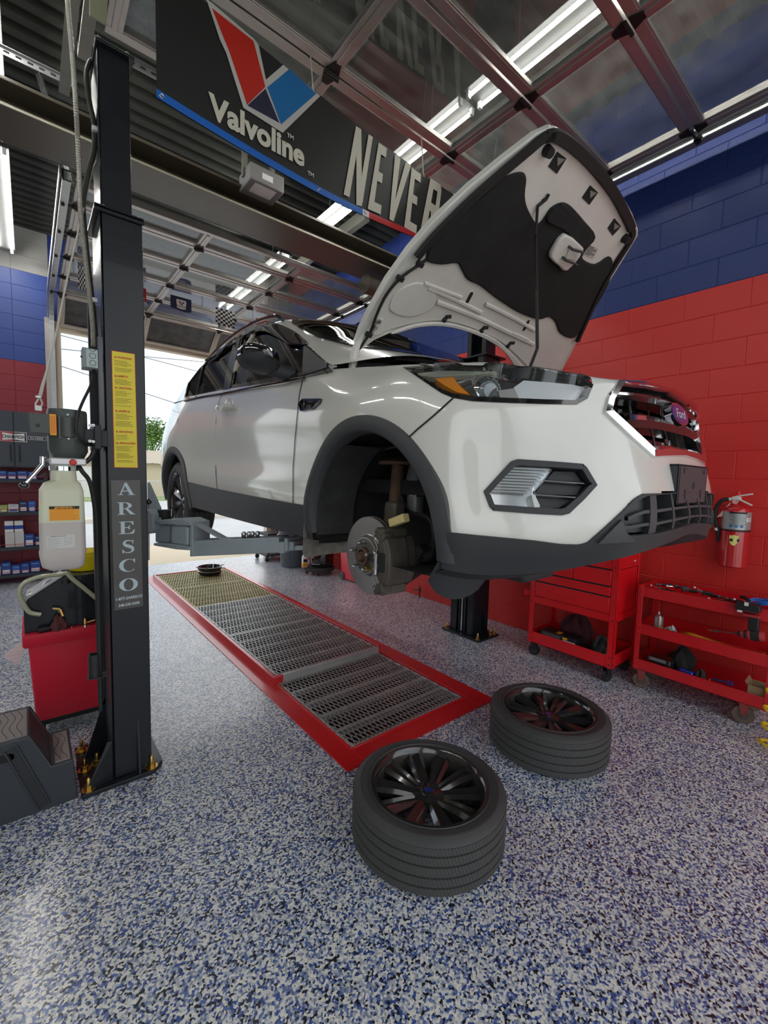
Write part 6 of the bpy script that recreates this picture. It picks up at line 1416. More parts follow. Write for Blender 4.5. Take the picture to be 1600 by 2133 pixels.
# ================================================================ tool carts, extinguisher, hoses on the right
def tray(mb, x0, x1, y0, y1, zb, zt, t_=.004):
    mb.bb((x0, y0, zb), (x1, y1, zb+t_)); mb.bb((x0, y0, zb), (x0+t_, y1, zt)); mb.bb((x1-t_, y0, zb), (x1, y1, zt)); mb.bb((x0, y0, zb), (x1, y0+t_, zt)); mb.bb((x0, y1-t_, zb), (x1, y1, zt))
def caster(par, x, y, r, wm, fm, ztop, w=.03, ax=(0, 1, 0)):
    ax = nrm(ax); fw = np.cross(ax, (0, 0, 1)); c = np.array([x, y, r])
    b = MB(); b.bb((x-.03, y-.03, ztop-.006), (x+.03, y+.03, ztop))
    for s_ in (-1, 1): b.prism([c+ax*s_*(w/2+.006)+fw*q[0]+np.array([0, 0, q[1]]) for q in ((-.012, -.012), (.012, -.012), (.03, ztop-r-.004), (-.03, ztop-r-.004))], ax*s_*.003)
    f_ = b.build('caster', fm, par, bevel=.001, seg=1)
    b = MB(); b.lathe([(r*.55, -w/2), (r*.95, -w/2), (r, -w*.3), (r, w*.3), (r*.95, w/2), (r*.55, w/2)], c, ax, 28); b.build('caster_wheel', wm, f_)
    b = MB(); b.lathe([(r*.5, -w/2-.003), (r*.5, w/2+.003)], c, ax, 20); b.cyl(c-ax*(w/2+.012), c+ax*(w/2+.012), .006, n=8); b.build('caster_hub', steel_dark, f_)
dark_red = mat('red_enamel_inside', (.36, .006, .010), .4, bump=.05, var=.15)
CX = 3.47; zc = lambda y, x=1284: at(x, y, 0, CX)[2]
cy0, cy1, cx1 = 1.385, 2.125, 3.90
c1 = thing('tool_cart', 'red tool cart with drawers and open lower tray, on casters under the car nose', 'tool cart', (3.67, 1.75, 0), 'red shop carts')
zt0, zt1, zd1, zd2, zd3, zr, zb1, zb0 = zc(1189), zc(1156), zc(1224), zc(1246), zc(1283), zc(1300), at(1267, 1366, 0, CX)[2], at(1279, 1397, 0, CX)[2]
for x, y, sx, sy in ((CX, cy0, 1, 1), (CX, cy1, 1, -1), (cx1, cy0, -1, 1), (cx1, cy1, -1, -1)):
    b = MB(); b.bb((x, y, zb0), (x+sx*.004, y+sy*.045, zt1+.01)); b.bb((x, y, zb0), (x+sx*.045, y+sy*.004, zt1+.01)); lg = b.build('corner_post', red_enamel, c1, bevel=.001, seg=1)
    b = MB()
    for z_ in (zt1-.02, zt0+.02, zr+.012, zb1-.015, zb0+.03): b.cyl((x-sx*.001, y+sy*.024, z_), (x+sx*.002, y+sy*.024, z_), .006, n=10); b.cyl((x+sx*.024, y-sy*.001, z_), (x+sx*.024, y+sy*.002, z_), .006, n=10)
    o_ = b.build('post_bolt', black_matte, lg, smooth=False); o_['kind'] = 'stuff'
b = MB(); tray(b, CX+.0045, cx1-.0045, cy0+.0045, cy1-.0045, zt0, zt1); b.build('top_tray', red_enamel, c1)
b = MB(); b.bb((CX+.01, cy0+.012, zd3), (cx1-.01, cy1-.012, zt0)); b.build('drawer_case', dark_red, c1)
ym = at(1193, 1195, 0, CX)[1]
for y0, y1, z0, z1 in ((cy0+.05, ym-.004, zd1+.002, zt0-.008), (ym+.004, cy1-.05, zd1+.002, zt0-.008), (cy0+.05, cy1-.05, zd2+.002, zd1-.010), (cy0+.05, cy1-.05, zd3+.002, zd2-.010)):
    b = MB(); b.bb((CX-.002, y0, z0), (CX+.02, y1, z1)); dr = b.build('drawer', red_enamel, c1, bevel=.003)
    b = MB(); b.bb((CX-.001, y0+.004, z1), (CX+.012, y1-.004, z1+.0095)); b.build('pull_channel', black_matte, dr, smooth=False)
b = MB(); b.bb((CX+.0045, cy0+.0045, zr), (CX+.008, cy1-.0045, zd3-.004)); b.bb((CX+.0045, cy0+.0045, zr), (cx1-.0045, cy0+.008, zd3-.004)); b.bb((CX+.0045, cy1-.008, zr), (cx1-.0045, cy1-.0045, zd3-.004)); b.build('middle_rail', red_enamel, c1)
b = MB(); b.bb((CX+.05, cy0+.006, zd3), (cx1-.05, cy0+.010, zt0)); b.build('end_panel', red_enamel, c1)
b = MB(); tray(b, CX+.0045, cx1-.0045, cy0+.0045, cy1-.0045, zb0, zb1); b.build('bottom_tray', red_enamel, c1)
b = MB(); b.bb((CX+.02, cy1, zd3-.03), (CX+.16, cy1+.07, zd3-.025)); b.bb((CX+.02, cy1, zd3-.03), (CX+.024, cy1+.07, zd3+.03)); b.build('side_shelf', red_enamel, c1)
for x, y in ((CX+.04, cy0+.05), (CX+.04, cy1-.05), (cx1-.05, cy0+.05), (cx1-.05, cy1-.05)): caster(c1, x, y, .048, black_matte, black_matte, zb0+.002, .028, (.25, 1, 0) if y < 1.6 else (1, .35, 0))
p = at(1323, 1168, 1, cy0-.001); text('cart_mark', 'ICON', p+np.array([-.02, 0, -.006]), (1, 0, 0), (0, 0, 1), .016, label_white, c1, ext=.0002, fat=.0005)
# things on it
p = np.array([CX+.09, cy1+.035, zd3-.0235]); t_ = thing('spray_bottle', 'small navy bottle with white cap on the end shelf of the drawer cart', 'bottle', p)
b = MB(); b.lathe([(.019, 0), (.020, .004), (.020, .065), (.012, .078), (.010, .082)], p, n=20); b.build('bottle_body', mat('bottle_navy', (.015, .03, .14), .35), t_)
b = MB(); b.lathe([(.0205, .062), (.0195, .068), (.0125, .080), (.0105, .081), (.0105, .105), (.0, .106)], p, n=20); b.build('bottle_cap', white_plastic, t_)
p = np.array([CX+.03, 1.965, zb0+.006]); t_ = thing('product_box', 'long black retail box with white label in the lower tray of the drawer cart', 'box', p)
b = MB(); b.bb((CX+.03, 1.70, p[2]), (CX+.17, 2.02, p[2]+.125)); bx = b.build('carton', mat('carton_black', (.014, .014, .015), .4), t_, bevel=.002)
for y0, y1, z0, z1, m_ in ((1.70, 1.81, .070, .095, label_white), (1.83, 2.0, .07, .115, mat('print_grey', (.09, .09, .09), .5)), (1.77, 1.81, .10, .118, label_orange)):
    b = MB(); b.bb((CX+.0292, y0, p[2]+z0), (CX+.030, y1, p[2]+z1)); b.build('box_print', m_, bx, smooth=False)
b = MB(); b.bb((CX+.06, 1.85, p[2]+.125), (CX+.12, 1.89, p[2]+.1256)); b.build('box_sticker', label_orange, bx, smooth=False)
def crumple(name, label, cat_, c, size, m, seed, group=None, n=16, hole=True):
    t_ = thing(name, label, cat_, c, group); r_ = random.Random(seed); b = MB(); A = []; ph = [r_.random()*6 for _ in range(8)]
    for j in range(9):
        v = j/8; row = []
        for i in range(n*2):
            a = 2*math.pi*i/(n*2); rr = math.sin(math.pi*(.5*v+.5))**.6 if v > 0 else 1.0
            k = 1+.22*math.sin(3*a+ph[0]+v*3)+.14*math.sin(5*a+ph[1]-v*4)+.10*math.sin(9*a+ph[2]+v*7)
            row.append((c[0]+size[0]*rr*k*math.cos(a), c[1]+size[1]*rr*k*math.sin(a), c[2]+size[2]*v**.8*(1+.18*math.sin(4*a+ph[3])+.1*math.sin(7*a+ph[4]))))
        A.append(row)
    b.grid(np.array(A), cv=True); b.add(A[-1], [tuple(range(n*2))]); b.add(A[0], [tuple(range(n*2-1, -1, -1))]); b.build('folds', m, t_, ang=60); return t_
crumple('jacket', 'crumpled maroon jacket in the lower tray of the drawer cart', 'jacket', (CX+.29, 1.80, zb0+.006), (.09, .16, .25), mat('maroon_cloth', (.075, .012, .018), .85, bump=.4, bscale=200, var=.3), 3)
crumple('tool_bag', 'black soft tool bag beside the jacket in the drawer cart', 'bag', (CX+.13, 1.53, zb0+.006), (.075, .085, .17), mat('black_nylon', (.012, .012, .013), .6, bump=.4, bscale=250), 5)
p = np.array([CX+.05, 1.432, zb0+.005]); t_ = thing('tape_roll', 'white roll of tape lying by the near post of the drawer cart', 'tape', p); b = MB(); b.lathe([(.022, .001), (.03, .001), (.03, .085), (.022, .085)], p, n=24, closed=True, caps=False); b.build('roll', white_plastic, t_)
p = np.array([CX+.07, 1.45, zt0+.006]); t_ = thing('tissue_box', 'white carton standing in the top tray of the drawer cart', 'box', p); b = MB(); b.bb(p+(-.05, -.02, 0), p+(.07, .12, zt1-zt0+.02)); b.build('carton', label_white, t_, bevel=.003); b = MB(); b.bb(p+(-.051, -.02, .03), p+(-.05, .12, .06)); b.build('carton_band', ink_blue, t_, smooth=False)

# second cart: three trays
KX = 3.60; kx1 = 3.965; ky1 = 1.283; ky0 = .47
c2 = thing('tool_cart', 'red open three tray utility cart with rusty casters at the right edge', 'tool cart', (3.78, .88, 0), 'red shop carts')
zz = [(at(1345, a, 0, KX)[2], at(1343, c, 0, KX)[2]) for a, c in ((1222, 1244), (1301, 1323), (1377, 1398))]
old_red = mat('worn_red_enamel', (.62, .008, .014), .36, coat=.25, bump=.1, bscale=120, var=.2, vscale=7)
for z1, z0 in zz:
    b = MB(); tray(b, KX, kx1, ky0, ky1, z0, z1); b.bb((KX-.002, ky0, z1-.004), (KX+.012, ky1, z1)); b.build('tray', old_red, c2, bevel=.001, seg=1)
for x, sx in ((KX, 1), (kx1, -1)):
    for y, sy in ((ky0, 1), (ky1, -1)):
        b = MB(); b.bb((x-sx*.003, y-sy*.003, zz[2][1]-.004), (x+sx*.001, y+sy*.035, zz[0][0]+.004)); b.bb((x-sx*.003, y-sy*.003, zz[2][1]-.004), (x+sx*.035, y+sy*.001, zz[0][0]+.004)); lg = b.build('corner_post', old_red, c2, bevel=.001, seg=1)
        b = MB()
        for z1, z0 in zz:
            for z_ in (z1-.015, z0+.015): b.lathe([(.007, 0), (.005, .003), (0, .004)], (x-sx*.003, y+sy*.018, z_), (-sx, 0, 0), 8)
        o_ = b.build('post_rivet', old_red, lg); o_['kind'] = 'stuff'
tan_wheel = mat('tan_rubber', (.13, .085, .06), .6, var=.35, vscale=20)
for x, y, r in ((KX+.04, ky1-.05, .058), (KX+.04, ky0+.14, .062), (kx1-.06, ky1-.05, .058), (kx1-.06, ky0+.14, .062)): caster(c2, x, y, r, tan_wheel, mat('rusty_red', (.25, .03, .025), .6, var=.5, vscale=20), zz[2][1]+.002, .034, (1, .30, 0))
def Q(x, y, X=3.64): return at(x, y, 0, X)
zT, zM, zB = zz[0][1]+.006, zz[1][1]+.006, zz[2][1]+.006
p = Q(1371, 1306, 3.66); p[2] = zM+.0; t_ = thing('spray_can', 'aerosol can with grey and yellow green label on the middle tray', 'spray can', p)
b = MB(); b.lathe([(.030, 0), (.032, .004), (.032, .145), (.030, .15)], p, n=24); b.build('can', mat('can_grey', (.30, .30, .28), .3, .6), t_); b = MB(); b.lathe([(.0324, .02), (.0324, .075)], p, n=24, caps=False); b.build('can_label', mat('label_lime', (.36, .36, .05), .4), t_)
b = MB(); b.lathe([(.031, .15), (.024, .162), (.02, .165), (.0, .165)], p, n=24); b.lathe([(.008, .165), (.006, .185), (.0, .187)], p, n=10); b.build('can_top', satin_metal, t_); b = MB(); b.cyl(p+np.array([-.033, -.012, .0]), p+np.array([-.033, -.012, .165]), .0025, n=6); b.build('straw', label_red, t_)
t_ = thing('air_hose', 'orange corrugated hose lying along the middle tray of the open cart', 'hose', Q(1500, 1340)); C_ = cat_rom([(3.70, .99, zM+.045), (3.655, .93, zM+.065), (3.66, .80, zM+.05), (3.67, .66, zM+.04), (3.66, .56, zM+.045)], 14); b = MB(); b.tube(C_, [.019+.003*(k % 2) for k in range(len(C_))], 12); b.build('hose', mat('orange_hose', (.62, .20, .01), .35, coat=.4), t_)
b = MB(); b.lathe([(.012, 0), (.024, .002), (.024, .02), (.012, .024)], (3.66, .55, zM+.046), (0, -1, .2), 16); b.build('hose_end', mat('orange_hose', (.6, .2, .01), .35), t_)
crumple('foil_rag', 'crumpled grey foil rag on the middle tray', 'rag', (3.66, 1.06, zM), (.04, .06, .085), satin_metal, 11)
crumple('black_rag', 'pile of greasy black cloth on the bottom tray of the open cart', 'rag', (3.79, 1.02, zB), (.07, .09, .18), mat('greasy_cloth', (.025, .023, .022), .9, bump=.4, bscale=150, var=.4), 12)
crumple('brown_glove', 'crumpled dark brown work glove on the bottom tray of the open cart', 'glove', (3.69, .875, zB), (.04, .05, .09), mat('brown_leather', (.05, .035, .028), .8, var=.4), 13)
p = np.array([3.68, 1.12, zB]); t_ = thing('battery', 'small black battery with silver top edge on the bottom tray', 'battery', p); b = MB(); b.bb(p+(-.055, -.075, 0), p+(.05, .075, .115)); b.build('case', gloss_black, t_, bevel=.004); b = MB(); b.bb(p+(-.056, -.05, .09), p+(-.055, .06, .112)); b.bb(p+(-.05, -.076, .035), p+(.04, -.075, .105)); b.build('case_label', satin_metal, t_, smooth=False)
p = np.array([3.65, .985, zB+.07]); t_ = thing('filter_can', 'shiny blue cylinder lying on the bottom tray', 'canister', p); b = MB(); b.lathe([(.0, 0), (.018, 0), (.022, .004), (.022, .085), (.018, .09), (.012, .09), (.012, .08), (.0, .08)], p, (-.2, -1, 0), 22); b.build('can', mat('metallic_blue', (.015, .03, .35), .25, .5, coat=.5), t_)
t_ = thing('blue_spanner', 'blue handled ring tool on the bottom tray beside the cardboard', 'tool', (3.68, .74, zB)); b = MB(); b.tube([(3.70, .80, zB+.06), (3.67, .72, zB+.075)], .006, 8); b.build('shaft', ink_blue, t_); b = MB(); b.lathe([(.010, -.005), (.017, -.005), (.017, .005), (.010, .005)], (3.665, .695, zB+.078), (-.6, 0, .8), 16, closed=True, caps=False); b.build('ring', ink_blue, t_)
card = mat('cardboard', (.36, .24, .13), .8, var=.15, bump=.1)
t_ = thing('cardboard_sheet', 'torn piece of brown cardboard lying flat on the bottom tray', 'cardboard', (3.70, .72, zB)); b = MB(); b.prism([(3.62, .80, zB+.06), (3.63, .64, zB+.055), (3.72, .64, zB+.001), (3.73, .79, zB+.001)], (0, 0, .004)); b.build('sheet', card, t_); b = MB(); b.prism([(3.62, .80, zB+.064), (3.64, .80, zB+.075), (3.67, .805, zB+.045), (3.66, .80, zB+.04)], (0, .003, 0)); b.build('torn_edge', card, t_)
t_ = thing('cardboard_box', 'small open cardboard box at the near end of the bottom tray', 'box', (3.70, .55, zB)); b = MB(); tray(b, 3.63, 3.76, .49, .60, zB, zB+.12, .003); b.build('box', card, t_); b = MB(); b.prism([(3.63, .60, zB+.12), (3.76, .60, zB+.12), (3.76, .615, zB+.145), (3.63, .612, zB+.14)], (0, .002, 0)); b.build('flap', card, t_)
# impact driver hung on the top tray's lip, battery up
p0 = Q(1560, 1265, 3.585); t_ = thing('cordless_drill', 'red and black cordless driver hanging battery upward from the front of the open cart', 'drill', Q(1560, 1300, 3.57))
red_tool = mat('tool_red', (.42, .03, .035), .45, var=.2, vscale=30)
def tb(x0, y0, x1, y1, X, d, name, m, par, bev=.006):
    a_, c_ = at(x0, y0, 0, X), at(x1, y1, 0, X); b = MB(); b.bb((X, a_[1], c_[2]), (X+d, c_[1], a_[2])); return b.build(name, m, par, bevel=bev, seg=3)
bt = tb(1532, 1254, 1582, 1279, 3.535, .075, 'battery_pack', black_matte, t_); tb(1536, 1270, 1546, 1276, 3.534, .002, 'pack_label', label_white, bt, 0); tb(1551, 1254, 1559, 1263, 3.534, .002, 'pack_label', label_white, bt, 0); tb(1549, 1272, 1573, 1277, 3.534, .001, 'pack_label', mat('label_grey2', (.3, .3, .3), .5), bt, 0)
tb(1546, 1277, 1582, 1290, 3.543, .058, 'tool_foot', red_tool, t_, .004); tb(1559, 1284, 1579, 1318, 3.548, .042, 'grip', black_matte, t_, .008)
a_, c_ = at(1540, 1320, 0, 3.57), at(1592, 1326, 0, 3.57)
b = MB(); b.lathe([(.012, 0), (.022, .01), (.026, .04), (.034, .05), (.034, .115), (.03, .125), (.0, .128)], a_, c_-a_, 20); hd = b.build('motor_housing', red_tool, t_); b = MB(); b.lathe([(.0, -.012), (.013, -.01), (.021, .01), (.027, .04), (.027, .048)], a_, c_-a_, 20, caps=False); b.build('nose', black_matte, hd)
b = MB(); L = np.linalg.norm(c_-a_); b.lathe([(.0345, .06), (.0355, .07), (.0355, .095), (.0345, .105)], a_, c_-a_, 20, caps=False); b.build('housing_band', black_matte, hd)
d_ = nrm(a_-c_); b = MB(); b.cyl(a_, a_+d_*.115, .0035, n=8); b.lathe([(.0075, .115), (.0085, .12), (.0075, .135), (.0045, .14)], a_, d_, 12); b.build('bit_holder', steel_dark, t_); b = MB(); b.cyl(a_+d_*.14, a_+d_*.17, .0035, n=6); b.build('bit', brass, t_)
b = MB(); b.tube([at(1560, 1252, 0, 3.60), at(1552, 1245, 0, 3.63), at(1545, 1243, 0, 3.66)], .012, 8); b.build('belt_hook', black_matte, t_)
t_ = thing('blue_air_line', 'coil of bright blue air line on the top tray by the driver', 'hose', (3.72, .55, zT)); C_ = [(3.72+.085*math.cos(a)*.7, .575+.085*math.sin(a), zT+.035+.012*math.sin(a*2)+.010*k/20) for k, a in enumerate(np.linspace(0, 4*math.pi, 50))]; C_ = [(x, y, z+.05*max(0, math.cos((y-.575)/.085))) for x, y, z in C_]; b = MB(); b.tube(C_, .007, 8); b.build('coil', mat('bright_blue', (.015, .12, .50), .35), t_)
# loose tools in the top tray
rt = random.Random(4)
for k in range(13):
    y = 1.215-.045*k; L = rt.uniform(.09, .14); a = rt.uniform(-.9, .9)+(math.pi/2); x = rt.uniform(3.68, 3.80); c = np.array([x, y, zT+.055+rt.uniform(0, .035)]); d = np.array([math.cos(a), math.sin(a), rt.uniform(-.08, .2)])
    kind = ['ratchet', 'screwdriver', 'pliers'][k % 3]; m_ = [chrome, black_matte, steel_dark][(k*2) % 3]
    t_ = thing(kind, 'loose %s in the top tray of the open cart, number %s from the far end' % (kind, ['one', 'two', 'three', 'four', 'five', 'six', 'seven', 'eight', 'nine', 'ten', 'eleven', 'twelve', 'thirteen'][k]), 'tool', c, 'hand tools in the top tray')
    b = MB(); b.cyl(c-d*L/2, c+d*L*.1, .009, .011, 10); b.build('handle', black_matte if k % 2 else m_, t_); b = MB(); b.cyl(c+d*L*.1, c+d*L*.45, .005, n=8); b.ball(c+d*L*.48, .013, 10, 8); b.build('head', chrome if k % 3 == 0 else steel_dark, t_)

# fire extinguisher on the wall
ex = thing('fire_extinguisher', 'red fire extinguisher with silver label and black hose hung on the red wall', 'fire extinguisher', (3.895, .79, .98)); ec = np.array([3.895, .79, 0])
zl = lambda y: at(1530, y, 0, 3.85)[2]
R_ = .083; ered = mat('extinguisher_red', (.50, .008, .012), .22, coat=.7)
b = MB(); b.lathe([(.0, zl(1182)), (R_*.92, zl(1182)), (R_, zl(1180)), (R_, zl(1066)), (R_*.95, zl(1060)), (R_*.72, zl(1054)), (R_*.35, zl(1050)), (.022, zl(1047)), (.022, zl(1042))], ec, n=40); cy = b.build('cylinder', ered, ex)
def band(r, za, zb, a0, a1, name, m, par, n=24):
    A = [[ec+np.array([r*math.cos(a), r*math.sin(a), z]) for a in np.radians(np.linspace(a0, a1, n))] for z in (za, zb)]; b = MB(); b.grid(np.array(A)); return b.build(name, m, par)
lbx = band(R_+.0008, zl(1103), zl(1066), 0, 360, 'silver_label', mat('label_silver', (.42, .43, .43), .35, .5), cy, 48)
band(R_+.001, zl(1107), zl(1102.5), 0, 360, 'label_band', mat('label_maroon', (.06, .006, .01), .5), cy, 48)
mid = 191
band(R_+.0016, zl(1069.5), zl(1066), mid-28, mid+44, 'label_header', label_black, lbx, 10)
for k in range(8): band(R_+.0016, zl(1073+k*3.0), zl(1072+k*3.0), mid-24+6*(k % 3), mid+40-8*(k % 2), 'label_print', mat('print_slate', (.10, .11, .13), .5), lbx, 10)
for k in range(3): band(R_+.0018, zl(1098), zl(1092.5), mid+18-21*k, mid+30-21*k, 'label_pictogram', mat('pict_blue', (.04, .16, .42), .5), lbx, 6)
for k in range(3): band(R_+.0018, zl(1085.5-k*3.2), zl(1084-k*3.2), mid+46, mid+72, 'letter_bar', label_white, lbx, 6)
band(R_+.0018, zl(1085.5), zl(1077.5), mid+42, mid+48, 'letter_bar', label_white, lbx, 4)
sh = [(-.9, 1.05), (-.45, 1.0), (0, 1.15), (.45, 1.0), (.9, 1.05), (.85, -.2), (.5, -.8), (0, -1.1), (-.5, -.8), (-.85, -.2)]; zs_ = zl(1125)
def on_c(u, v, r): a = math.radians(mid-2)+u; return ec+np.array([r*math.cos(a), r*math.sin(a), zs_+v])
b = MB(); P_ = [on_c(x*.34, y*.034, R_+.002) for x, y in sh]; b.add(P_+[on_c(0, 0, R_+.002)], [(i, (i+1) % 10, 10) for i in range(10)]); sd_ = b.build('shield_sticker', mat('sticker_yellow', (.72, .70, .22), .5), cy, smooth=False)
for u0, u1 in ((-.27, -.06), (.22, .38)):
    b = MB(); b.add([on_c(u0, -.007, R_+.0026), on_c(u1, -.007, R_+.0026), on_c(u1, .012, R_+.0026), on_c(u0, .012, R_+.0026)], [(0, 1, 2, 3)]); b.build('sticker_mark', label_black, sd_, smooth=False)
XE = 3.87
def Eq(x, y, X=XE): return at(x, y, 0, X)
b = MB(); v0 = ec+np.array([0, 0, zl(1042)]); b.lathe([(.020, -.01), (.024, .0), (.024, .03), (.016, .04), (.014, .06), (.0, .062)], v0, n=20); b.build('valve', red_enamel, ex)
b = MB(); p = Eq(1532, 1045, 3.86); b.lathe([(.0, .0), (.018, .0), (.020, -.006), (.018, -.016)], p, (-1, -.6, 0), 20); gg = b.build('gauge', mat('gauge_pink', (.55, .18, .18), .4), ex); 
white_m = mat('white_enamel2', (.68, .66, .62), .35)
def strap(pts, w, m, name, par, X=XE):
    C_ = [Eq(x, y, X) for x, y in pts]; b = MB()
    for a_, c_ in zip(C_[:-1], C_[1:]): b.bar(a_, c_, .022, w, (0, 0, 1))
    return b.build(name, m, par, bevel=.003)
strap([(1526, 1037), (1540, 1033), (1569, 1029)], .010, white_m, 'upper_lever', ex); strap([(1528, 1040), (1542, 1041), (1567, 1053)], .010, white_m, 'carry_handle', ex)
b = MB(); b.box(Eq(1535, 1038), (.03, .05, .024)); b.build('valve_head', white_m, ex, bevel=.004)
b = MB(); b.cyl(Eq(1517, 1040), Eq(1528, 1040), .012, n=14); b.build('hose_ferrule', white_plastic, ex)
b = MB(); b.tube(cat_rom([Eq(1518, 1040), Eq(1505, 1042, 3.86), Eq(1494, 1054, 3.86), Eq(1490, 1072, 3.86), Eq(1492, 1090, 3.86), Eq(1495, 1102, 3.86), Eq(1498, 1128, 3.87)], 6), .0135, 12); eh = b.build('discharge_hose', rib, ex)
b = MB(); p = Eq(1493.5, 1102, 3.86); b.lathe([(.0145, -.01), (.0145, .01)], p, (Eq(1495, 1110, 3.86)-p), 16); b.build('hose_band', white_plastic, eh)
b = MB(); b.prism([Eq(1523, 1047, 3.85), Eq(1521, 1047, 3.85), Eq(1493, 1077, 3.845), Eq(1504, 1076, 3.845)], (.001, 0, 0)); b.build('inspection_tag', mat('tag_pink', (.60, .38, .34), .6), ex, smooth=False)
b = MB(); b.box((3.985, .79, 1.3), (.03, .06, .12)); b.build('wall_bracket', black_matte, ex)
b = MB(); b.lathe([(.030, 0), (.034, .002), (.030, .004)], v0+np.array([0, 0, -.006]), n=20, caps=False); b.build('pull_ring', white_plastic, ex)

# yellow coiled air hose at the right edge
t_ = thing('coiled_air_hose', 'yellow spring coil air hose standing on the floor at the right edge', 'hose', (3.40, .40, 0)); b = MB(); K = 150
C_ = [(3.395+.085*math.cos(a)+.03*(a/30), .395+.085*math.sin(a)-.012*(a/30), .012+.0135*a*(1+.25*math.sin(a))) for a in np.linspace(0, 7*2*math.pi*.55, K)]
b.tube(C_, .0085, 10); b.tube([C_[-1], (3.55, .28, C_[-1][2]+.06), (3.66, .16, .34)], .0085, 8); b.build('coil', mat('yellow_hose', (.78, .54, .01), .35), t_)
# hose tap on the wall by the floor
p = at(874, 1246, 0, 3.93); p[2] = 0; t_ = thing('floor_spigot', 'rusty pipe with lever tap rising from the floor at the red wall', 'tap', p); b = MB(); b.cyl(p, p+np.array([0, 0, .13]), .009, n=10); b.lathe([(.016, .09), (.018, .10), (.018, .125), (.012, .135), (.010, .16), (.0, .162)], p, n=12); b.build('pipe', rust, t_); b = MB(); b.tube([p+np.array([0, 0, .115]), p+np.array([-.02, .07, .105]), p+np.array([-.02, .10, .10])], .008, 8); b.build('lever', rust, t_)
# ================================================================ left side, back of the shop, banner, flags, outdoors
OY = 3.10
def O(x, y, yy=OY): return at(x, y, 1, yy)
om = thing('waste_oil_drainer', 'red tub machine with black sloped cabinet and brass valves behind the near lift column', 'oil drainer', (.22, 3.3, 0))
x0, x1 = O(52, 1345)[0], .50; z0, z1, zr_ = O(100, 1503)[2], O(60, 1345)[2], O(60, 1322)[2]
red_pl = mat('red_polythene', (.64, .018, .042), .35, bump=.1, bscale=80)
b = MB(); loft(b, [(rrect(x0+.035, x1-.02, OY+.03, OY+.36, .02), z0), (rrect(x0+.012, x1, OY+.005, OY+.39, .02), z1)]); b.build('tub', red_pl, om, ang=50)
b = MB(); loft(b, [(rrect(x0-.004, x1+.01, OY-.012, OY+.41, .015), z1-.012), (rrect(x0-.012, x1+.02, OY-.02, OY+.42, .015), z1), (rrect(x0-.012, x1+.02, OY-.02, OY+.42, .015), zr_)]); b.build('rim', red_pl, om, ang=50)
b = MB(); zc_ = zr_; za = O(48, 1240)[2]; zb_ = O(180, 1197)[2]
P_ = [(x0+.0, OY+.03, zc_), (x1, OY+.03, zc_), (x1, OY+.03, zb_), (.14, OY+.03, zb_-.005), (x0+.02, OY+.03, za-.035), (x0+.0, OY+.03, za-.06)]
b.prism(P_, (0, .30, 0)); cab = b.build('cabinet', black_enamel, om, bevel=.004)
b = MB(); b.prism([(x0+.018, OY+.028, za-.033), (.138, OY+.028, zb_-.003), (.138, OY+.028, zb_+.004), (x0+.014, OY+.028, za-.024)], (0, .20, 0)); b.build('lid', mat('scuffed_grey_lid', (.32, .33, .34), .4, .3, var=.4, vscale=9), cab)
for k in range(2):
    p = np.array([x0+.03+.012*k, OY+.06+.07*k, za-.018]); b = MB(); b.bb(p-(.02, .012, .004), p+(.025, .012, .010)); b.cyl(p+(-.02, 0, .008), p+(.03, 0, .008), .006, n=8); b.build('latch', satin_metal, cab, bevel=.002)
b = MB(); b.tube([(.04, OY+.10, za+.02), (.07, OY+.10, za+.05), (.10, OY+.10, za+.055)], .006, 8); b.build('lid_handle', satin_metal, cab)
ch_m = mat('cloudy_vinyl', (.42, .42, .28), .25, coat=.5)
hose('drain_hose', [(85, 1280), (62, 1275), (48, 1255), (41, 1235), (50, 1215), (80, 1202), (120, 1197), (140, 1193)], .0125, ch_m, om, OY-.0)
hose('drain_hose', [(138, 1192), (150, 1205), (175, 1225), (205, 1250), (225, 1268)], .0125, ch_m, om, OY+.0)
b = MB(); p = O(137, 1207, OY+.05); b.lathe([(.03, -.02), (.03, .0), (.022, .006), (.015, .03), (.0, .03)], p, n=20); b.build('hose_fitting', black_matte, om)
p = O(125, 1270, OY+.028); b = MB(); b.cyl(p+(0, .02, 0), p+(0, -.03, 0), .010, n=10); b.cyl(p+(0, -.03, .01), p+(.012, -.035, -.03), .010, n=10); vv = b.build('valve', brass, om); b = MB(); b.bar(p+(0, -.03, .012), p+(-.035, -.03, .022), .006, .010); b.build('valve_lever', brass, vv)
p = O(178, 1318, OY+.005); b = MB(); b.lathe([(.018, 0), (.02, .01), (.024, .02), (.024, .035), (.018, .04)], p, n=18); fb = b.build('coupling', black_matte, om); b = MB(); b.lathe([(.025, .034), (.026, .045), (.020, .05)], p, n=18, caps=False); b.build('coupling_ring', chrome, fb); b = MB(); b.lathe([(.010, .04), (.012, .06), (.008, .085), (.0, .095)], p, n=12); b.cyl(p+(0, 0, .06), p+(.05, 0, .07), .006, n=8); b.build('brass_fitting', brass, fb)
p = O(150, 1316, OY+.0); b = MB(); b.lathe([(.006, 0), (.007, .012), (.003, .02), (.003, .035)], p, n=8); b.cyl(p+(0, 0, .012), p+(.025, 0, .016), .003, n=6); b.build('brass_plug', brass, om)
b = MB(); b.bb((x0+.05, OY+.03, z0-.03), (x1-.02, OY+.36, z0)); b.bb((x0+.05, OY+.05, .03), (x0+.08, OY+.09, z0)); b.bb((x0+.05, OY+.30, .03), (x0+.08, OY+.34, z0)); b.bb((x1-.08, OY+.05, .03), (x1-.05, OY+.09, z0)); b.bb((x1-.08, OY+.30, .03), (x1-.05, OY+.34, z0)); b.build('base_frame', black_matte, om, bevel=.003)
b = MB()
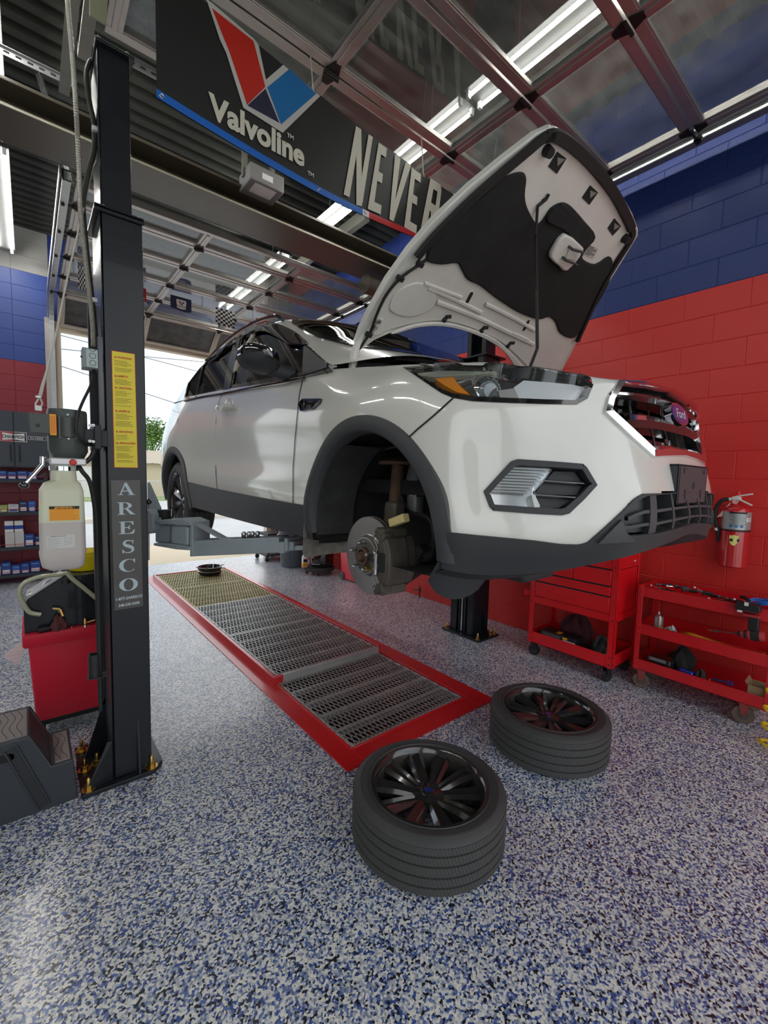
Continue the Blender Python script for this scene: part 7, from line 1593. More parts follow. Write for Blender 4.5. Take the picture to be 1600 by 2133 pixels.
for x, y in ((x0+.065, OY+.07), (x0+.065, OY+.32), (x1-.065, OY+.07), (x1-.065, OY+.32)): b.cyl((x-.012, y, .03), (x+.012, y, .03), .03, n=16)
o_ = b.build('wheels', black_matte, om); o_['kind'] = 'stuff'
hb_ = O(75, 1330, OY-.01); crumple('shop_rag', 'crumpled brick red shop rag on the rim of the red tub', 'rag', (O(122, 1330, OY)[0], OY+.0, zr_), (.035, .022, .075), mat('rag_red_brown', (.11, .03, .028), .9, bump=.4, bscale=250), 21)
p = O(95, 1338, OY); p[2] = zr_+.014; t_ = thing('funnel_tip', 'short black rubber nozzle lying on the tub rim', 'nozzle', p); b = MB(); b.lathe([(.014, 0), (.016, .02), (.012, .06), (.008, .062)], p+(-.03, 0, 0), (1, 0, .1), 16); b.build('nozzle', rib, t_)
p = np.array([.265, 3.30, zb_]); t_ = thing('yellow_funnel', 'bright yellow plastic drain pan on top of the black cabinet', 'drain pan', p); b = MB(); b.lathe([(.0, .004), (.085, .004), (.088, .0), (.092, .01), (.098, .105), (.104, .115), (.100, .118), (.09, .02), (.0, .015)], p, n=36, caps=False); b.build('pan', yellow_plastic, t_); b = MB(); b.lathe([(.0885, .012), (.0915, .014), (.0925, .03)], p, n=36, caps=False); b.build('pan_step', yellow_plastic, t_)
t_ = thing('paper_tag', 'pink printed service tag hanging off the left side of the red tub', 'tag', O(30, 1355, OY+.2)); q = [O(44, 1335, OY+.15), O(55, 1350, OY+.12), O(38, 1385, OY+.12), O(5, 1368, OY+.15)]; b = MB(); b.prism(q, (0, .001, 0)); b.build('card', mat('tag_pale_pink', (.62, .50, .50), .6), t_, smooth=False)
text_lines('tag_print', t_, q[3][0]+.03, q[1][0]-.02, q[2][2]+.01, q[0][2]-.015, OY+.118, 5, label_red)

# black two-step stool in the left foreground
SY = 2.42; sg_ = lambda x, y, yy=SY: at(x, y, 1, yy)
stool_m = mat('dark_slate_plastic', (.030, .036, .042), .48, bump=.15, bscale=260); stp_top = mat('wood_grain_tread', (.20, .17, .16), .55, bump=.15, bscale=30, var=.25, vscale=4)
ss = thing('step_stool', 'dark grey moulded two step stool in the left foreground, cut by the frame', 'step stool', (-.25, 2.58, 0))
hx = sg_(63, 1516)[0]; hz = .372; lx = sg_(153, 1582)[0]; lz = sg_(153, 1582)[2]; mx_ = sg_(108, 1597)[0]; fx = .138
P_ = [(-.85, 0), (fx, 0), (lx, lz), (mx_, lz), (hx, hz), (-.60, hz)]
b = MB(); b.prism([(x, SY, z) for x, z in P_], (0, .020, 0)); b.prism([(x, SY+.31, z) for x, z in P_], (0, .02, 0)); b.build('side_panel', stool_m, ss, bevel=.006, seg=3)
b = MB(); b.bb((-.62, SY+.02, hz-.03), (hx-.004, SY+.31, hz)); b.bb((mx_-.01, SY+.02, lz-.03), (lx-.002, SY+.31, lz)); b.prism([(hx-.012, SY+.02, hz-.02), (hx, SY+.02, hz-.02), (mx_, SY+.02, lz), (mx_-.012, SY+.02, lz)], (0, .29, 0)); b.prism([(lx-.012, SY+.02, lz-.01), (lx, SY+.02, lz-.01), (fx, SY+.02, 0), (fx-.012, SY+.02, 0)], (0, .29, 0)); b.build('shell', stool_m, ss, bevel=.004)
for xa, xb, z in ((-.60, hx-.012, hz), (mx_+.012, lx-.010, lz)):
    b = MB(); b.bb((xa, SY+.018, z-.002), (xb, SY+.30, z+.004)); td = b.build('tread_mat', stp_top, ss, bevel=.002)
    b = MB(); k = xa+.012
    while k < xb-.012:
        C_ = [(k+.010*math.sin(y*34), y, z+.004) for y in np.linspace(SY+.026, SY+.292, 16)]; b.tube(C_, .0012, 4); k += .026
    o_ = b.build('grain_line', void_black, td); o_['kind'] = 'stuff'
gA, gB = np.array([hx-.07, SY, hz-.03]), np.array([mx_-.03, SY, .02]); d_ = nrm(gB-gA); n_ = np.cross(d_, (0, 1, 0))
b = MB(); b.prism([gA+n_*.014, gA-n_*.014, gB-n_*.014, gB+n_*.014], (0, -.001, 0)); b.build('groove', mat('groove_grey', (.018, .02, .022), .6), ss, smooth=False)
b = MB(); b.bar(gA+n_*.022+(0, -.003, 0), gB+n_*.022+(0, -.003, 0), .008, .012, (0, 1, 0)); b.bar(gA-n_*.022+(0, -.003, 0), gB-n_*.022+(0, -.003, 0), .008, .012, (0, 1, 0)); b.build('rib', stool_m, ss, bevel=.003)
za_ = sg_(20, 1580)[2]; xe = sg_(31, 1572)[0]; b = MB(); L = [(xe-.02+.018*math.cos(a), SY-.001, za_+.004+.018*math.sin(a)) for a in np.linspace(-math.pi/2, math.pi/2, 12)]+[(-.42, SY-.001, za_+.022), (-.42, SY-.001, za_-.014)]; b.prism(L, (0, .004, 0)); b.build('hand_hole', void_black, ss, smooth=False)

# ---- parts shelving and wall cabinets against the far wall
SX0, SX1, SYF = -1.25, .20, 7.62
sh_m = mat('charcoal_steel', (.035, .042, .050), .45, .3, var=.1)
sr = thing('shelving_unit', 'black steel shelving on the far left wall holding small blue parts boxes', 'shelves', ((SX0+SX1)/2, 7.8, 0)); SZ = [.13, .50, .975, 1.415]
for z in SZ:
    b = MB(); b.bb((SX0, SYF, z-.045), (SX1, 7.97, z)); b.build('shelf', sh_m, sr, bevel=.003)
    b = MB(); b.cyl((SX0, SYF-.006, z+.04), (SX1, SYF-.006, z+.04), .004, n=6); b.build('front_wire', label_red, sr)
for x in (SX0+.02, SX1-.02):
    b = MB(); b.bb((x-.02, SYF+.02, 0), (x+.02, SYF+.06, 1.45)); b.build('upright', sh_m, sr)
cab_m = mat('slate_cabinet', (.045, .055, .068), .4, .2)
CZ0, CZ1 = 1.575, 2.315; edges = [-1.18, -.66, -.135, .225]
cabn = thing('wall_cabinet', 'dark slate wall cabinet above the parts shelves, with a lettered sign across its doors', 'cabinet', (-.5, 7.8, CZ0)); b = MB(); b.bb((edges[0], 7.64, CZ0), (edges[-1], 7.98, CZ1)); b.build('carcass', cab_m, cabn)
for k in range(3):
    b = MB(); b.bb((edges[k]+.004, 7.615, CZ0+.01), (edges[k+1]-.004, 7.64, CZ1-.01)); dr = b.build('door', cab_m, cabn, bevel=.004)
    hx_ = edges[k+1]-.04 if k == 1 else edges[k]+.05
    if k: b = MB(); b.bb((hx_-.008, 7.595, CZ0+.07), (hx_+.008, 7.612, CZ0+.30)); b.build('handle', black_matte, dr, bevel=.003)
def sp(x, y, yy=7.61): return at(x, y, 1, yy)
sa, sb, sc = sp(-1, 897.5), sp(56.5, 921.5), sp(28, 910)
sgn = thing('cabinet_sign', 'red, white and black lettered sign stuck across two cabinet doors', 'sign', sp(30, 910)); Hs = sa[2]-sb[2]
for xa, xb, m_ in ((sa[0], sc[0]-.004, mat('sign_red', (.45, .03, .05), .4)), (sc[0]+.004, sb[0], mat('sign_black', (.03, .034, .042), .4))):
    L_ = xa == sa[0]; b = MB(); b.bb((xa, 7.606, sb[2]), (xb, 7.611, sa[2])); pn = b.build('panel', m_, sgn, smooth=False)
    b = MB(); e = .006
    for lo, hi in (((xa, sb[2]), (xb, sb[2]+e)), ((xa, sa[2]-e), (xb, sa[2])), ((xa, sb[2]+e), (xa+e, sa[2]-e)) if L_ else ((xb-e, sb[2]+e), (xb, sa[2]-e))): b.bb((lo[0], 7.604, lo[1]), (hi[0], 7.6055, hi[1]))
    b.build('panel_edge', mat('sign_pink', (.55, .25, .28), .5) if L_ else label_white, pn, smooth=False)
    x0_, x1_ = (xa+.025, xb) if L_ else (xa, xb-.025); h0, h1 = (.11, .24) if L_ else (.24, .11)
    b = MB(); b.add([(x0_, 7.605, sb[2]+Hs*h0), (x1_, 7.605, sb[2]+Hs*h1), (x1_, 7.605, sa[2]-Hs*h1), (x0_, 7.605, sa[2]-Hs*h0)], [(0, 1, 2, 3)]); b.build('panel_field', label_white, pn, smooth=False)
def fit(o_, x0, x1):
    me = o_.data; off = o_.parent.location[0]; xs = [v.co[0] for v in me.vertices]; a_, c_ = min(xs), max(xs)
    for v in me.vertices: v.co[0] = (x0-off)+(v.co[0]-a_)/(c_-a_)*(x1-x0)
fit(text('sign_letters', 'CHAMPION', (sa[0], 7.6035, (sa[2]+sb[2])/2-Hs*.16), (1, 0, 0), (0, 0, 1), Hs*.46, mat('sign_ink', (.03, .05, .09), .5), sgn, ext=.0004, fat=.0016), sp(4, 910)[0], sp(53, 910)[0])
ia, ib = sp(58, 908), sp(97, 918.5); b = MB(); b.bb((ia[0], 7.605, ib[2]), (ib[0], 7.610, ia[2])); b.build('strip_edge', mat('sign_grey', (.35, .36, .38), .5), sgn, smooth=False); b = MB(); b.bb((ia[0]+.008, 7.604, ib[2]+.008), (ib[0]-.008, 7.606, ia[2]-.008)); b.build('strip', sh_m, sgn, smooth=False)
fit(text('sign_letters', 'IN HERE', (ia[0], 7.6035, (ia[2]+ib[2])/2-.018), (1, 0, 0), (0, 0, 1), .052, mat('sign_pale', (.5, .52, .55), .5), sgn, ext=.0004, fat=.0006), sp(63, 910)[0], sp(90, 910)[0])
rb_ = random.Random(12); nth = ['first', 'second', 'third', 'fourth', 'fifth', 'sixth', 'seventh', 'eighth', 'ninth', 'tenth']; shn = ['bottom', 'second lowest', 'third lowest', 'top']
cols = [('royal blue', (.02, .06, .30)), ('blue', (.03, .10, .42)), ('navy', (.012, .025, .11)), ('light blue', (.10, .35, .60)), ('white', (.60, .60, .58)), ('yellow green', (.40, .45, .08))]
for si, z in enumerate(SZ):
    z += .001; x = -.52; k = 0
    while x < .13 and k < 9:
        w = rb_.uniform(.075, .115); h = rb_.uniform(.09, .20) if si < 3 else rb_.uniform(.08, .115); d = .16; nm, c = cols[rb_.choice([0, 0, 0, 1, 1, 2, 3, 4] if si != 2 else [0, 1, 0, 2, 4, 5, 3])]
        if si == 1 and x+w > -.285 and x < -.07: x = -.068; continue
        if x+w > .155: break
        t_ = thing('parts_box', '%s parts box, %s from the left on the %s shelf' % (nm, nth[k], shn[si]), 'box', (x+w/2, SYF+.10, z), 'parts boxes on the %s shelf' % shn[si]); y = SYF+.008+rb_.uniform(0, .02)
        b = MB(); b.bb((x, y, z), (x+w, y+d, z+h)); bx = b.build('carton', mat('carton_'+nm.replace(' ', '_'), c, .45), t_, bevel=.002, seg=1)
        b = MB(); b.bb((x+.012, y-.001, z+h*.10), (x+w-.012, y, z+h*(.32+.2*rb_.random()))); b.build('print_panel', label_white if nm != 'white' else mat('carton_blue', cols[1][1], .45), bx, smooth=False)
        b = MB(); b.bb((x+.015, y-.001, z+h*.78), (x+w*.8, y, z+h*.86)); b.build('print_line', mat('carton_light_blue', cols[3][1], .45), bx, smooth=False)
        x += w+.008; k += 1
for k, x in enumerate((-.22, -.12)):
    z = SZ[1]+.202; t_ = thing('rolled_filter', ['left', 'right'][k]+' white filter pack with a blue stripe standing on boxes on the second lowest shelf', 'filter pack', (x, SYF+.1, z)); b = MB(); b.bb((x-.05, SYF+.04, z), (x+.04, SYF+.14, z+.15)); b.build('pack', label_white, t_, bevel=.004); b = MB(); b.bb((x-.0505, SYF+.039, z+.04), (x+.0405, SYF+.141, z+.09)); b.build('stripe', ink_blue, t_, smooth=False)
    b = MB(); b.bb((x-.05, SYF+.03, SZ[1]+.001), (x+.045, SYF+.15, z)); b.build('inner_carton', mat('carton_white', (.6, .6, .58), .45), t_)

# ---- bins and containers along the right wall at the back
p = np.array([3.50, 6.72, 0]); t_ = thing('waste_bin', 'round blue grey plastic waste bin standing by the far door jamb', 'bin', p); b = MB(); b.lathe([(.0, .0), (.19, .0), (.20, .01), (.235, .58), (.25, .59), (.25, .62), (.225, .62), (.21, .06), (.0, .05)], p, n=36); b.build('bucket', mat('bin_grey', (.075, .09, .11), .5), t_); b = MB()
for k in range(8): a = k*math.pi/4; b.bar(p+np.array([.203*math.cos(a), .203*math.sin(a), .02]), p+np.array([.232*math.cos(a), .232*math.sin(a), .52]), .02, .01)
b.build('bin_ribs', mat('bin_grey', (.07, .08, .1), .5), t_)
b = MB(); b.tube([p+(-.25, 0, .58), p+(-.29, 0, .56), p+(-.29, 0, .50)], .012, 8); b.build('bin_handle', satin_metal, t_)
p = np.array([3.60, 6.02, 0]); t_ = thing('drum_dolly', 'black round dolly on swivel casters carrying a black drum', 'dolly', p); b = MB(); b.lathe([(.0, .06), (.25, .06), (.26, .07), (.26, .095), (.24, .10), (.0, .10)], p, n=32); b.build('deck', black_plastic, t_)
for k in range(5): a = k*1.257+.4; caster(t_, p[0]+.2*math.cos(a), p[1]+.2*math.sin(a), .027, black_matte, satin_metal, .062, .02, (math.cos(a*2), math.sin(a*2), 0))
t_ = thing('oil_drum', 'black drum standing on the dolly behind the mud flap', 'drum', p+(0, 0, .1)); b = MB(); b.lathe([(.0, .101), (.19, .101), (.195, .11), (.195, .25), (.2, .255), (.195, .26), (.195, .41), (.2, .415), (.195, .42), (.195, .56), (.19, .57), (.0, .57)], p+(.08, .04, 0), n=32); b.build('shell', gloss_black, t_); b = MB(); b.tube([p+(-.17, -.10, .22), p+(-.19, -.12, .18), p+(-.10, -.19, .18)], .005, 6); b.build('drum_bail', satin_metal, t_)
p = at(637, 1181, 2, .10); p[0] -= .02; t_ = thing('cleaner_bottle', 'white bottle with orange label standing on the dolly', 'bottle', p); b = MB(); loft(b, [(rrect(p[0]-.045, p[0]+.045, p[1]-.03, p[1]+.03, .02), .102), (rrect(p[0]-.045, p[0]+.045, p[1]-.03, p[1]+.03, .02), .27), (rrect(p[0]-.02, p[0]+.02, p[1]-.015, p[1]+.015, .012), .31), (rrect(p[0]-.018, p[0]+.018, p[1]-.015, p[1]+.015, .012), .34)]); bo_ = b.build('bottle_body', white_plastic, t_)
b = MB(); b.bb((p[0]-.046, p[1]-.031, .115), (p[0]+.03, p[1]-.029, .17)); b.bb((p[0]-.0465, p[1]-.02, .115), (p[0]-.0445, p[1]+.02, .17)); b.build('bottle_label', label_orange, bo_, smooth=False); b = MB(); b.bb((p[0]-.04, p[1]-.0315, .185), (p[0]+.03, p[1]-.0302, .235)); b.build('bottle_label', label_black, bo_, smooth=False)
p = np.array([3.82, 5.30, 0]); t_ = thing('wheeled_container', 'tall red plastic waste container with grey wheels against the wall behind the brake disc', 'container', p); b = MB(); loft(b, [(rrect(p[0]-.14, p[0]+.14, p[1]-.24, p[1]+.20, .03), .02), (rrect(p[0]-.15, p[0]+.15, p[1]-.26, p[1]+.22, .03), .40), (rrect(p[0]-.13, p[0]+.13, p[1]-.2, p[1]+.18, .03), .46)]); b.build('tank', red_pl, t_, bevel=.006); b = MB(); b.cyl((p[0]-.165, p[1]+.15, .055), (p[0]-.145, p[1]+.15, .055), .055, n=22); b.build('wheel', mat('wheel_grey', (.13, .13, .13), .6), t_); b = MB(); b.lathe([(.02, 0), (.03, .002), (.03, .004), (.0, .006)], (p[0]-.165, p[1]+.15, .055), (-1, 0, 0), 16); b.build('wheel_hub', steel_dark, t_)
p = np.array([3.45, 7.45, 0]); t_ = thing('service_trolley', 'low black trolley on casters beyond the grey bin', 'trolley', p); b = MB(); b.bb((3.25, 7.25, .10), (3.6, 7.75, .13)); b.bb((3.3, 7.3, .45), (3.6, 7.7, .50)); b.bb((3.3, 7.3, .13), (3.33, 7.33, .45)); b.bb((3.57, 7.67, .13), (3.6, 7.7, .45)); b.build('frame', black_plastic, t_)
for x, y in ((3.28, 7.28), (3.57, 7.28), (3.28, 7.72), (3.57, 7.72)): caster(t_, x, y, .04, black_matte, steel_dark, .10, .025)

# ---- advertising banner hung under the end of the near door
BY = 2.38; BK = BY/2.66
def Bp(x, y, d=0.): return at(x, y, 1, BY-d)
ban = thing('banner', 'long black vinyl banner with red and blue V emblem and white lettering', 'banner', (1.8, BY, 3.3))
ban_m = mat('black_vinyl', (.016, .016, .016), .45, bump=.25, bscale=5)
zk = lambda z: CAMH+(z-CAMH)*BK
zb_l = lambda x: zk(3.515-.075*math.sin(min(1, max(0, (x/BK-.57)/2.3))*math.pi)); zt_ = lambda x: zk(float(np.interp(x/BK, [.57, .82, 1.62, 1.84, 2.6, 3.45], [4.19, 4.14, 4.045, 4.02, 3.97, 3.98])))
xs_ = np.linspace(.578*BK, 3.45*BK, 60)
A = [[(x, BY+.004+.006*math.sin(x*6+v*2)*0, zb_l(x)+(zt_(x)-zb_l(x))*v) for v in np.linspace(0, 1, 8)] for x in xs_]
b = MB(); b.grid(np.array(A)); b.grid(np.array(A)+np.array([0, .003, 0]), flip=True); b.build('vinyl', ban_m, ban)
xh = Bp(755, 455)[0]; xh2 = Bp(768, 463)[0]
for xa, xb, m_ in ((.575*BK, xh, mat('hem_blue', (.012, .13, .52), .4)), (xh, xh2, label_white), (xh2, 3.45*BK, mat('hem_red', (.50, .015, .02), .4))):
    X_ = np.linspace(xa, xb, max(3, int((xb-xa)/.06))); b = MB(); b.grid(np.array([[(x, BY-.002, zb_l(x)-.002), (x, BY-.003, zb_l(x)+.018), (x, BY-.002, zb_l(x)+.036)] for x in X_])); b.build('hem', m_, ban)
for x in (.60*BK, 1.55*BK, 1.93*BK, 2.5*BK, 3.1*BK):
    b = MB(); b.lathe([(.005, 0), (.0085, .002), (.011, 0)], (x, BY-.003, zb_l(x)+.018), (0, -1, 0), 18, caps=False); b.build('grommet', satin_metal, ban)
Z7 = (2.5, (320, 0))
def bpoly(pts, d): return [Bp(320+x/2.5, y/2.5, d) for x, y in pts]
b = MB(); b.prism(bpoly([(268, -12), (280, 10), (345, 205), (378, 275), (468, 562), (672, 692), (868, 500), (675, 338), (585, 415), (546, 232), (520, 200), (300, 12)], .001), (0, -.0006, 0)); em_ = b.build('emblem', mat('emblem_silver', (.50, .49, .46), .4, var=.15, vscale=6), ban, smooth=False)
for pts, m_ in (([(304, 42), (520, 213), (582, 452), (487, 546), (395, 270), (360, 185)], mat('emblem_red', (.50, .022, .012), .4)), ([(583, 462), (655, 640), (489, 549)], mat('emblem_navy', (.02, .022, .05), .4)), ([(592, 455), (706, 360), (848, 487), (664, 648)], mat('emblem_blue', (.012, .14, .38), .4))):
    b = MB(); b.prism(bpoly(pts, .0024), (0, -.0004, 0)); b.build('emblem_panel', m_, em_, smooth=False)
let_m = mat('banner_letter', (.62, .60, .50), .5)
p0, p1 = Bp(452, 250, .003), Bp(637, 352, .003); pv = Bp(437, 193, .003); capH = pv[2]-p0[2]; Ltot = p1[0]-Bp(438, 205, .003)[0]
tx = text('banner_word', 'Valvoline', (Bp(438, 205, .003)[0], BY-.003, p0[2]), (1, 0, 0), (0, 0, 1), capH/.70, let_m, ban, ext=.0004, fat=.006)
me = tx.data; xsv = [v.co[0] for v in me.vertices]; w_ = max(xsv)-min(xsv); x_0 = min(xsv); k_ = Ltot/w_
for v in me.vertices: v.co[0] = x_0+(v.co[0]-x_0)*k_
text('banner_mark', 'TM', Bp(598, 284, .003), (1, 0, 0), (0, 0, 1), .03, let_m, ban, ext=.0003, fat=.0008); text('banner_mark', 'TM', Bp(641, 363, .003), (1, 0, 0), (0, 0, 1), .03, let_m, ban, ext=.0003, fat=.0008)
LET = {'N': [[(0, 0), (.02, 1), (.30, 1), (.30, 0)], [(.05, 1), (.33, 1), (1.0, -.04), (.70, -.06)], [(.74, 0), (.76, 1), (1.02, 1), (1, 0)]], 'E': [[(0, 0), (0, 1), (.42, 1), (.42, 0)], [(0, 1), (1, 1), (1, .86), (0, .86)], [(.3, .60), (.85, .60), (.85, .46), (.3, .46)], [(0, .14), (1, .14), (1, 0), (0, 0)]],
       'V': [[(0, 1), (.34, 1), (.60, 0), (.32, 0)], [(.66, 1), (1, 1), (.66, 0), (.38, 0)]], 'R': [[(0, 0), (0, 1), (.36, 1), (.36, 0)], [(.2, 1), (.86, 1), (1, .92), (1, .86), (.2, .86)], [(.70, .9), (1, .9), (1, .58), (.70, .58)], [(.2, .62), (1, .62), (.86, .48), (.2, .48)], [(.42, .52), (.74, .52), (1.02, 0), (.68, 0)]], 'I': [[(0, 0), (0, 1), (1, 1), (1, 0)]]}
for ch, (tl_, tr_, br_, bl2) in (('N', ((741, 262), (776, 285), (755, 424), (716, 405))), ('E', ((789, 297), (806, 309), (793, 447), (766, 435))), ('V', ((823, 322), (856, 345), (828, 466), (803, 452))), ('E', ((858, 349), (877, 363), (867, 487), (842, 473))), ('R', ((897, 371), (921, 387), (905, 510), (874, 489))), ('I', ((945, 402), (953, 408), (940, 530), (928, 522)))):
    q = [Bp(*c, .003) for c in (tl_, tr_, br_, bl2)]; b = MB()
    for k_, poly in enumerate(LET[ch]): b.add([(q[3]*(1-u)+q[2]*u)*(1-v)+(q[0]*(1-u)+q[1]*u)*v+np.array([0, -.0003*k_, 0]) for u, v in poly], [tuple(range(len(poly)))])
    b.build('banner_letter', let_m, ban, smooth=False)
for x in (.62*BK, 1.5*BK, 2.5*BK, 3.4*BK):
    b = MB(); b.tube([(x, BY, zt_(x)-.02), (x, BY+.01, zt_(x)+.03), (x, BY+.04, 4.0)], .004, 6); b.build('tie', rope_m, ban)

# ---- small flags hung from the far door
FY = 6.5
def Fp(x, y): return at(x, y, 1, FY)
def flag(x0, y0, x1, y1, name, label, build):
    a_, c_ = Fp(x0, y0), Fp(x1, y1); t_ = thing(name, label, 'flag', ((a_[0]+c_[0])/2, FY, c_[2]), 'pennant flags below the far door'); build(t_, a_, c_)
    b = MB(); b.tube([(a_[0], FY, a_[2]), (a_[0]+.005, FY+.02, 3.93)], .002, 5); b.tube([(c_[0], FY, a_[2]), (c_[0]-.005, FY+.02, 3.93)], .002, 5); b.build('string', rope_m, t_)
def chk(t_, a_, c_):
    n, mrow = 8, 8; b = MB()
    for i in range(n):
        for j in range(mrow):
            b.cur = (i+j) % 2; xa, xb = a_[0]+(c_[0]-a_[0])*i/n, a_[0]+(c_[0]-a_[0])*(i+1)/n; za, zb = a_[2]+(c_[2]-a_[2])*j/mrow, a_[2]+(c_[2]-a_[2])*(j+1)/mrow
            f = lambda x, z: (x, FY+.008*math.sin((x-a_[0])*30), z-.03*(x-a_[0])); b.add([f(xa, zb), f(xb, zb), f(xb, za), f(xa, za)], [(0, 1, 2, 3)])
    b.build('cloth', [label_black, label_white], t_, smooth=False)
def can(t_, a_, c_):
    b = MB(); w, h = c_[0]-a_[0], a_[2]-c_[2]; b.prism([(a_[0], FY, a_[2]), (a_[0], FY, c_[2]+h*.12), (a_[0]+w*.7, FY, c_[2]), (c_[0]-w*.08, FY, c_[2]+h*.05), (c_[0], FY, c_[2]+h*.14), (c_[0], FY, a_[2]-h*.02)], (0, .003, 0)); cl_ = b.build('cloth', mat('flag_navy', (.012, .018, .06), .6), t_, smooth=False)
    X = lambda u: a_[0]+w*u; Zf = lambda v: c_[2]+h*v
    b = MB(); b.prism([(X(.30), FY-.002, Zf(.80)), (X(.27), FY-.002, Zf(.74)), (X(.30), FY-.002, Zf(.2)), (X(.5), FY-.002, Zf(.15)), (X(.72), FY-.002, Zf(.2)), (X(.75), FY-.002, Zf(.74)), (X(.71), FY-.002, Zf(.80))], (0, .001, 0)); cn = b.build('can_print', label_white, cl_, smooth=False)
    b = MB(); b.prism([(X(.36), FY-.004, Zf(.70)), (X(.46), FY-.004, Zf(.70)), (X(.54), FY-.004, Zf(.48)), (X(.50), FY-.004, Zf(.42))], (0, .001, 0)); b.build('can_mark', mat('emblem_red', (.5, .02, .01), .4), cn, smooth=False)
    b = MB(); b.prism([(X(.55), FY-.004, Zf(.58)), (X(.58), FY-.004, Zf(.70)), (X(.67), FY-.004, Zf(.68)), (X(.52), FY-.004, Zf(.40))], (0, .001, 0)); b.build('can_mark', mat('emblem_blue', (.01, .14, .38), .4), cn, smooth=False)
    text('can_letters', 'VALVOLINE', (X(.51), FY-.003, Zf(.28)), (1, 0, 0), (0, 0, 1), .034, label_black, cn, ext=.0003, fat=.0006, align='CENTER')
def redf(t_, a_, c_):
    b = MB(); b.prism([(a_[0], FY, a_[2]), (a_[0], FY, c_[2]+.03), (c_[0], FY, c_[2]), (c_[0], FY, a_[2])], (0, .003, 0)); cl_ = b.build('cloth', mat('flag_red', (.40, .012, .02), .6), t_, smooth=False); text('flag_letter', 'L', (c_[0]-.045, FY-.002, c_[2]+.04), (1, 0, 0), (0, 0, 1), .05, label_white, cl_, ext=.0003, fat=.001)
flag(162, 553, 187, 606, 'checkered_flag', 'black and white checkered flag half hidden left of the near lift column', chk)
flag(268, 592, 305, 630, 'red_flag', 'red flag peeking out right of the near lift column', redf)
flag(355, 613, 399, 654, 'emblem_flag', 'navy flag printed with a white can and V emblem', can)
flag(449, 639, 489, 684, 'checkered_flag', 'black and white checkered flag hanging above the car roof', chk)
flag(533, 662, 560, 690, 'red_flag', 'red flag just above the car roof', redf)
flag(606, 672, 640, 705, 'emblem_flag', 'navy can flag over the car roof near the blue wall', can)

# ---- pulley bracket and door opener overhead
b = MB(); q = lambda x, y: at(x, y, 1, 2.75)
b.prism([q(123, 177), q(146, 188), q(172, -40), q(140, -40)], (0, .05, 0)); struct(b.build('ceiling_bracket', joist_m))
b = MB(); b.prism([q(187, 31), q(222, 52), q(226, -40), q(186, -40)], (0, .01, 0)); struct(b.build('ceiling_plate', mat('plate_olive', (.30, .31, .2), .5)))
op = thing('door_opener', 'grey motor housing hung from the deck behind the banner', 'door opener', (2.05, 3.6, 4.3)); b = MB(); a_ = at(545, 385, 2, 4.2); b.box(a_, (.32, .26, .14)); b.build('housing', mat('opener_grey', (.22, .22, .22), .5), op, bevel=.01); b = MB(); b.bb(a_+(-.05, -.1315, -.03), a_+(.05, -.1305, .02)); b.bb(a_+(-.10, -.10, -.0712), a_+(.10, .05, -.0702)); b.build('opener_label', label_white, op, smooth=False)
for dx in (-.16, .1): b = MB(); b.bar(a_+(dx, 0, 0), a_+(dx, 0, .6), .04, .04, (0, 1, 0)); b.build('hanger', joist_m, op)

# ---- outdoors
bld = mat('beige_siding', (.55, .46, .33), .75, var=.08); roofm = mat('tan_roof', (.42, .36, .28), .8, var=.15)
t_ = thing('garage_building', 'low beige building with a shallow tan roof across the road', 'building', (4, 30, 0)); b = MB(); b.bb((-3.2, 29, -.3), (22, 34, 2.05)); b.build('wall', bld, t_, smooth=False); b = MB(); b.prism([(-3.5, 28.6, 2.05), (22.3, 28.6, 2.05), (22.3, 31.5, 2.85), (-3.5, 31.5, 2.85)], (0, .1, .06)); b.build('roof', roofm, t_, smooth=False)
for x in (-2.6, 1, 9): b = MB(); b.bb((x, 28.94, .05), (x+2.4, 29, 1.75)); b.build('garage_door', mat('door_white', (.66, .65, .62), .6), t_, smooth=False)
t_ = thing('chain_link_fence', 'pale chain link fence along the road outside the far door', 'fence', (0, 16, 0)); wire = mat('fence_wire', (.5, .5, .48), .5, .5)
for k in range(14): x = -6+k*1.8; b = MB(); b.cyl((x, 16, -.1), (x, 16, 1.25), .03, n=8); b.build('post', wire, t_)
b = MB(); b.cyl((-6, 16, 1.24), (17.4, 16, 1.24), .02, n=6); b.build('top_rail', wire, t_); b = MB()
for k in range(300): x = -7+k*.085; b.bar((x, 16, 0), (x+1.2, 16, 1.24), .005, .005); b.bar((x+1.2, 16, 0), (x, 16, 1.24), .005, .005)
o_ = b.build('mesh', wire, t_, smooth=False); o_['kind'] = 'stuff'
b = MB(); b.bb((-12, 15.4, -.05), (30, 16.4, .10)); struct(b.build('ground_kerb', conc, smooth=False))
leaf = mat('leaf_green', (.12, .24, .035), .6, var=.4, vscale=3)
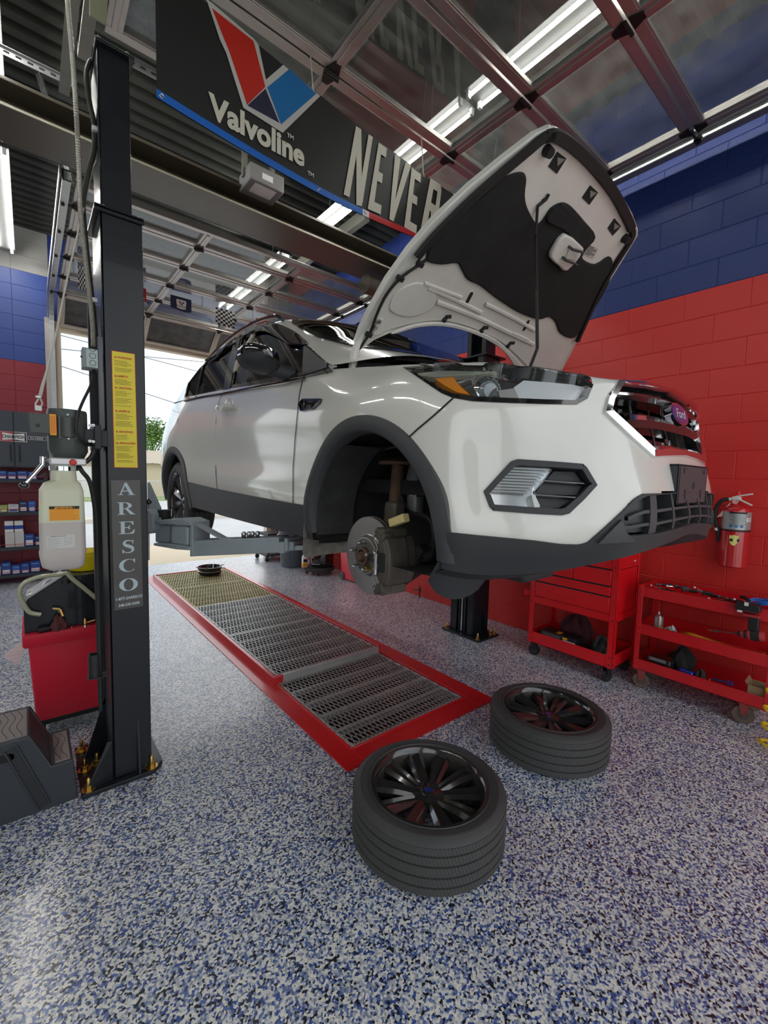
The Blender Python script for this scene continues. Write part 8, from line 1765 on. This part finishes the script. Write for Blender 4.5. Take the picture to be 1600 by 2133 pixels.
def tree(x, y, h, r, label, seed):
    t_ = thing('tree', label, 'tree', (x, y, 0), 'trees across the road'); r_ = random.Random(seed); b = MB(); b.cyl((x, y, 0), (x+.1, y, h*.75), .16, .06, 8)
    for k in range(5): a = r_.random()*6.28; b.cyl((x, y, h*(.4+.07*k)), (x+r*.6*math.cos(a), y+r*.6*math.sin(a), h*(.7+.05*k)), .05, .02, 6)
    b.build('trunk', mat('bark', (.08, .06, .045), .9), t_); b = MB()
    for _ in range(2600):
        u = np.array([r_.gauss(0, 1) for _ in range(3)]); u = u/np.linalg.norm(u)*r*r_.random()**.35*(1+.3*math.sin(u[0]*5+u[2]*4)); c = np.array([x, y, h*.78])+u*np.array([1, 1, .75]); a = r_.random()*6.28; e = r_.uniform(-.9, .9); s_ = r_.uniform(.06, .14)
        d1_ = np.array([math.cos(a), math.sin(a), e])*s_; d2_ = np.array([-math.sin(a), math.cos(a), r_.uniform(-.6, .6)])*s_*.6; b.add([c-d1_, c+d2_, c+d1_, c-d2_], [(0, 1, 2, 3)])
    o_ = b.build('foliage', leaf, t_, smooth=False); o_['kind'] = 'stuff'
tree(5.6, 36, 4.4, 2.0, 'green tree beyond the beige building, left of the car tail', 1); tree(7.9, 40, 6.0, 1.5, 'taller thin tree touching the car tail in the view', 2); tree(-2, 38, 4.0, 2.0, 'bushy tree beyond the building at the far left of the opening', 3); tree(-9, 34, 4.6, 2.6, 'wide tree across the road beyond the left bay door', 5); tree(-16, 36, 5.2, 2.8, 'tall tree at the far left across the road', 6); tree(-12.5, 40, 6, 2.6, 'tree standing behind the two wide trees at the far left', 7); tree(13, 38, 5, 2.4, 'broad tree hidden mostly behind the car', 4)
pw = thing('power_line', 'overhead power lines crossing the sky outside the far door', 'cable', (3, 26, 6)); bk = mat('cable_black', (.02, .02, .022), .6)
for pa_, pb2 in (((125, 762), (360, 838)), ((125, 698), (360, 760)), ((125, 727), (460, 757))):
    A_, B_ = at(*pa_, 1, 26), at(*pb2, 1, 26); d = (B_-A_); b = MB(); b.tube([A_-d*2, A_, B_, B_+d*2], .018, 5); b.build('wire', bk, pw)
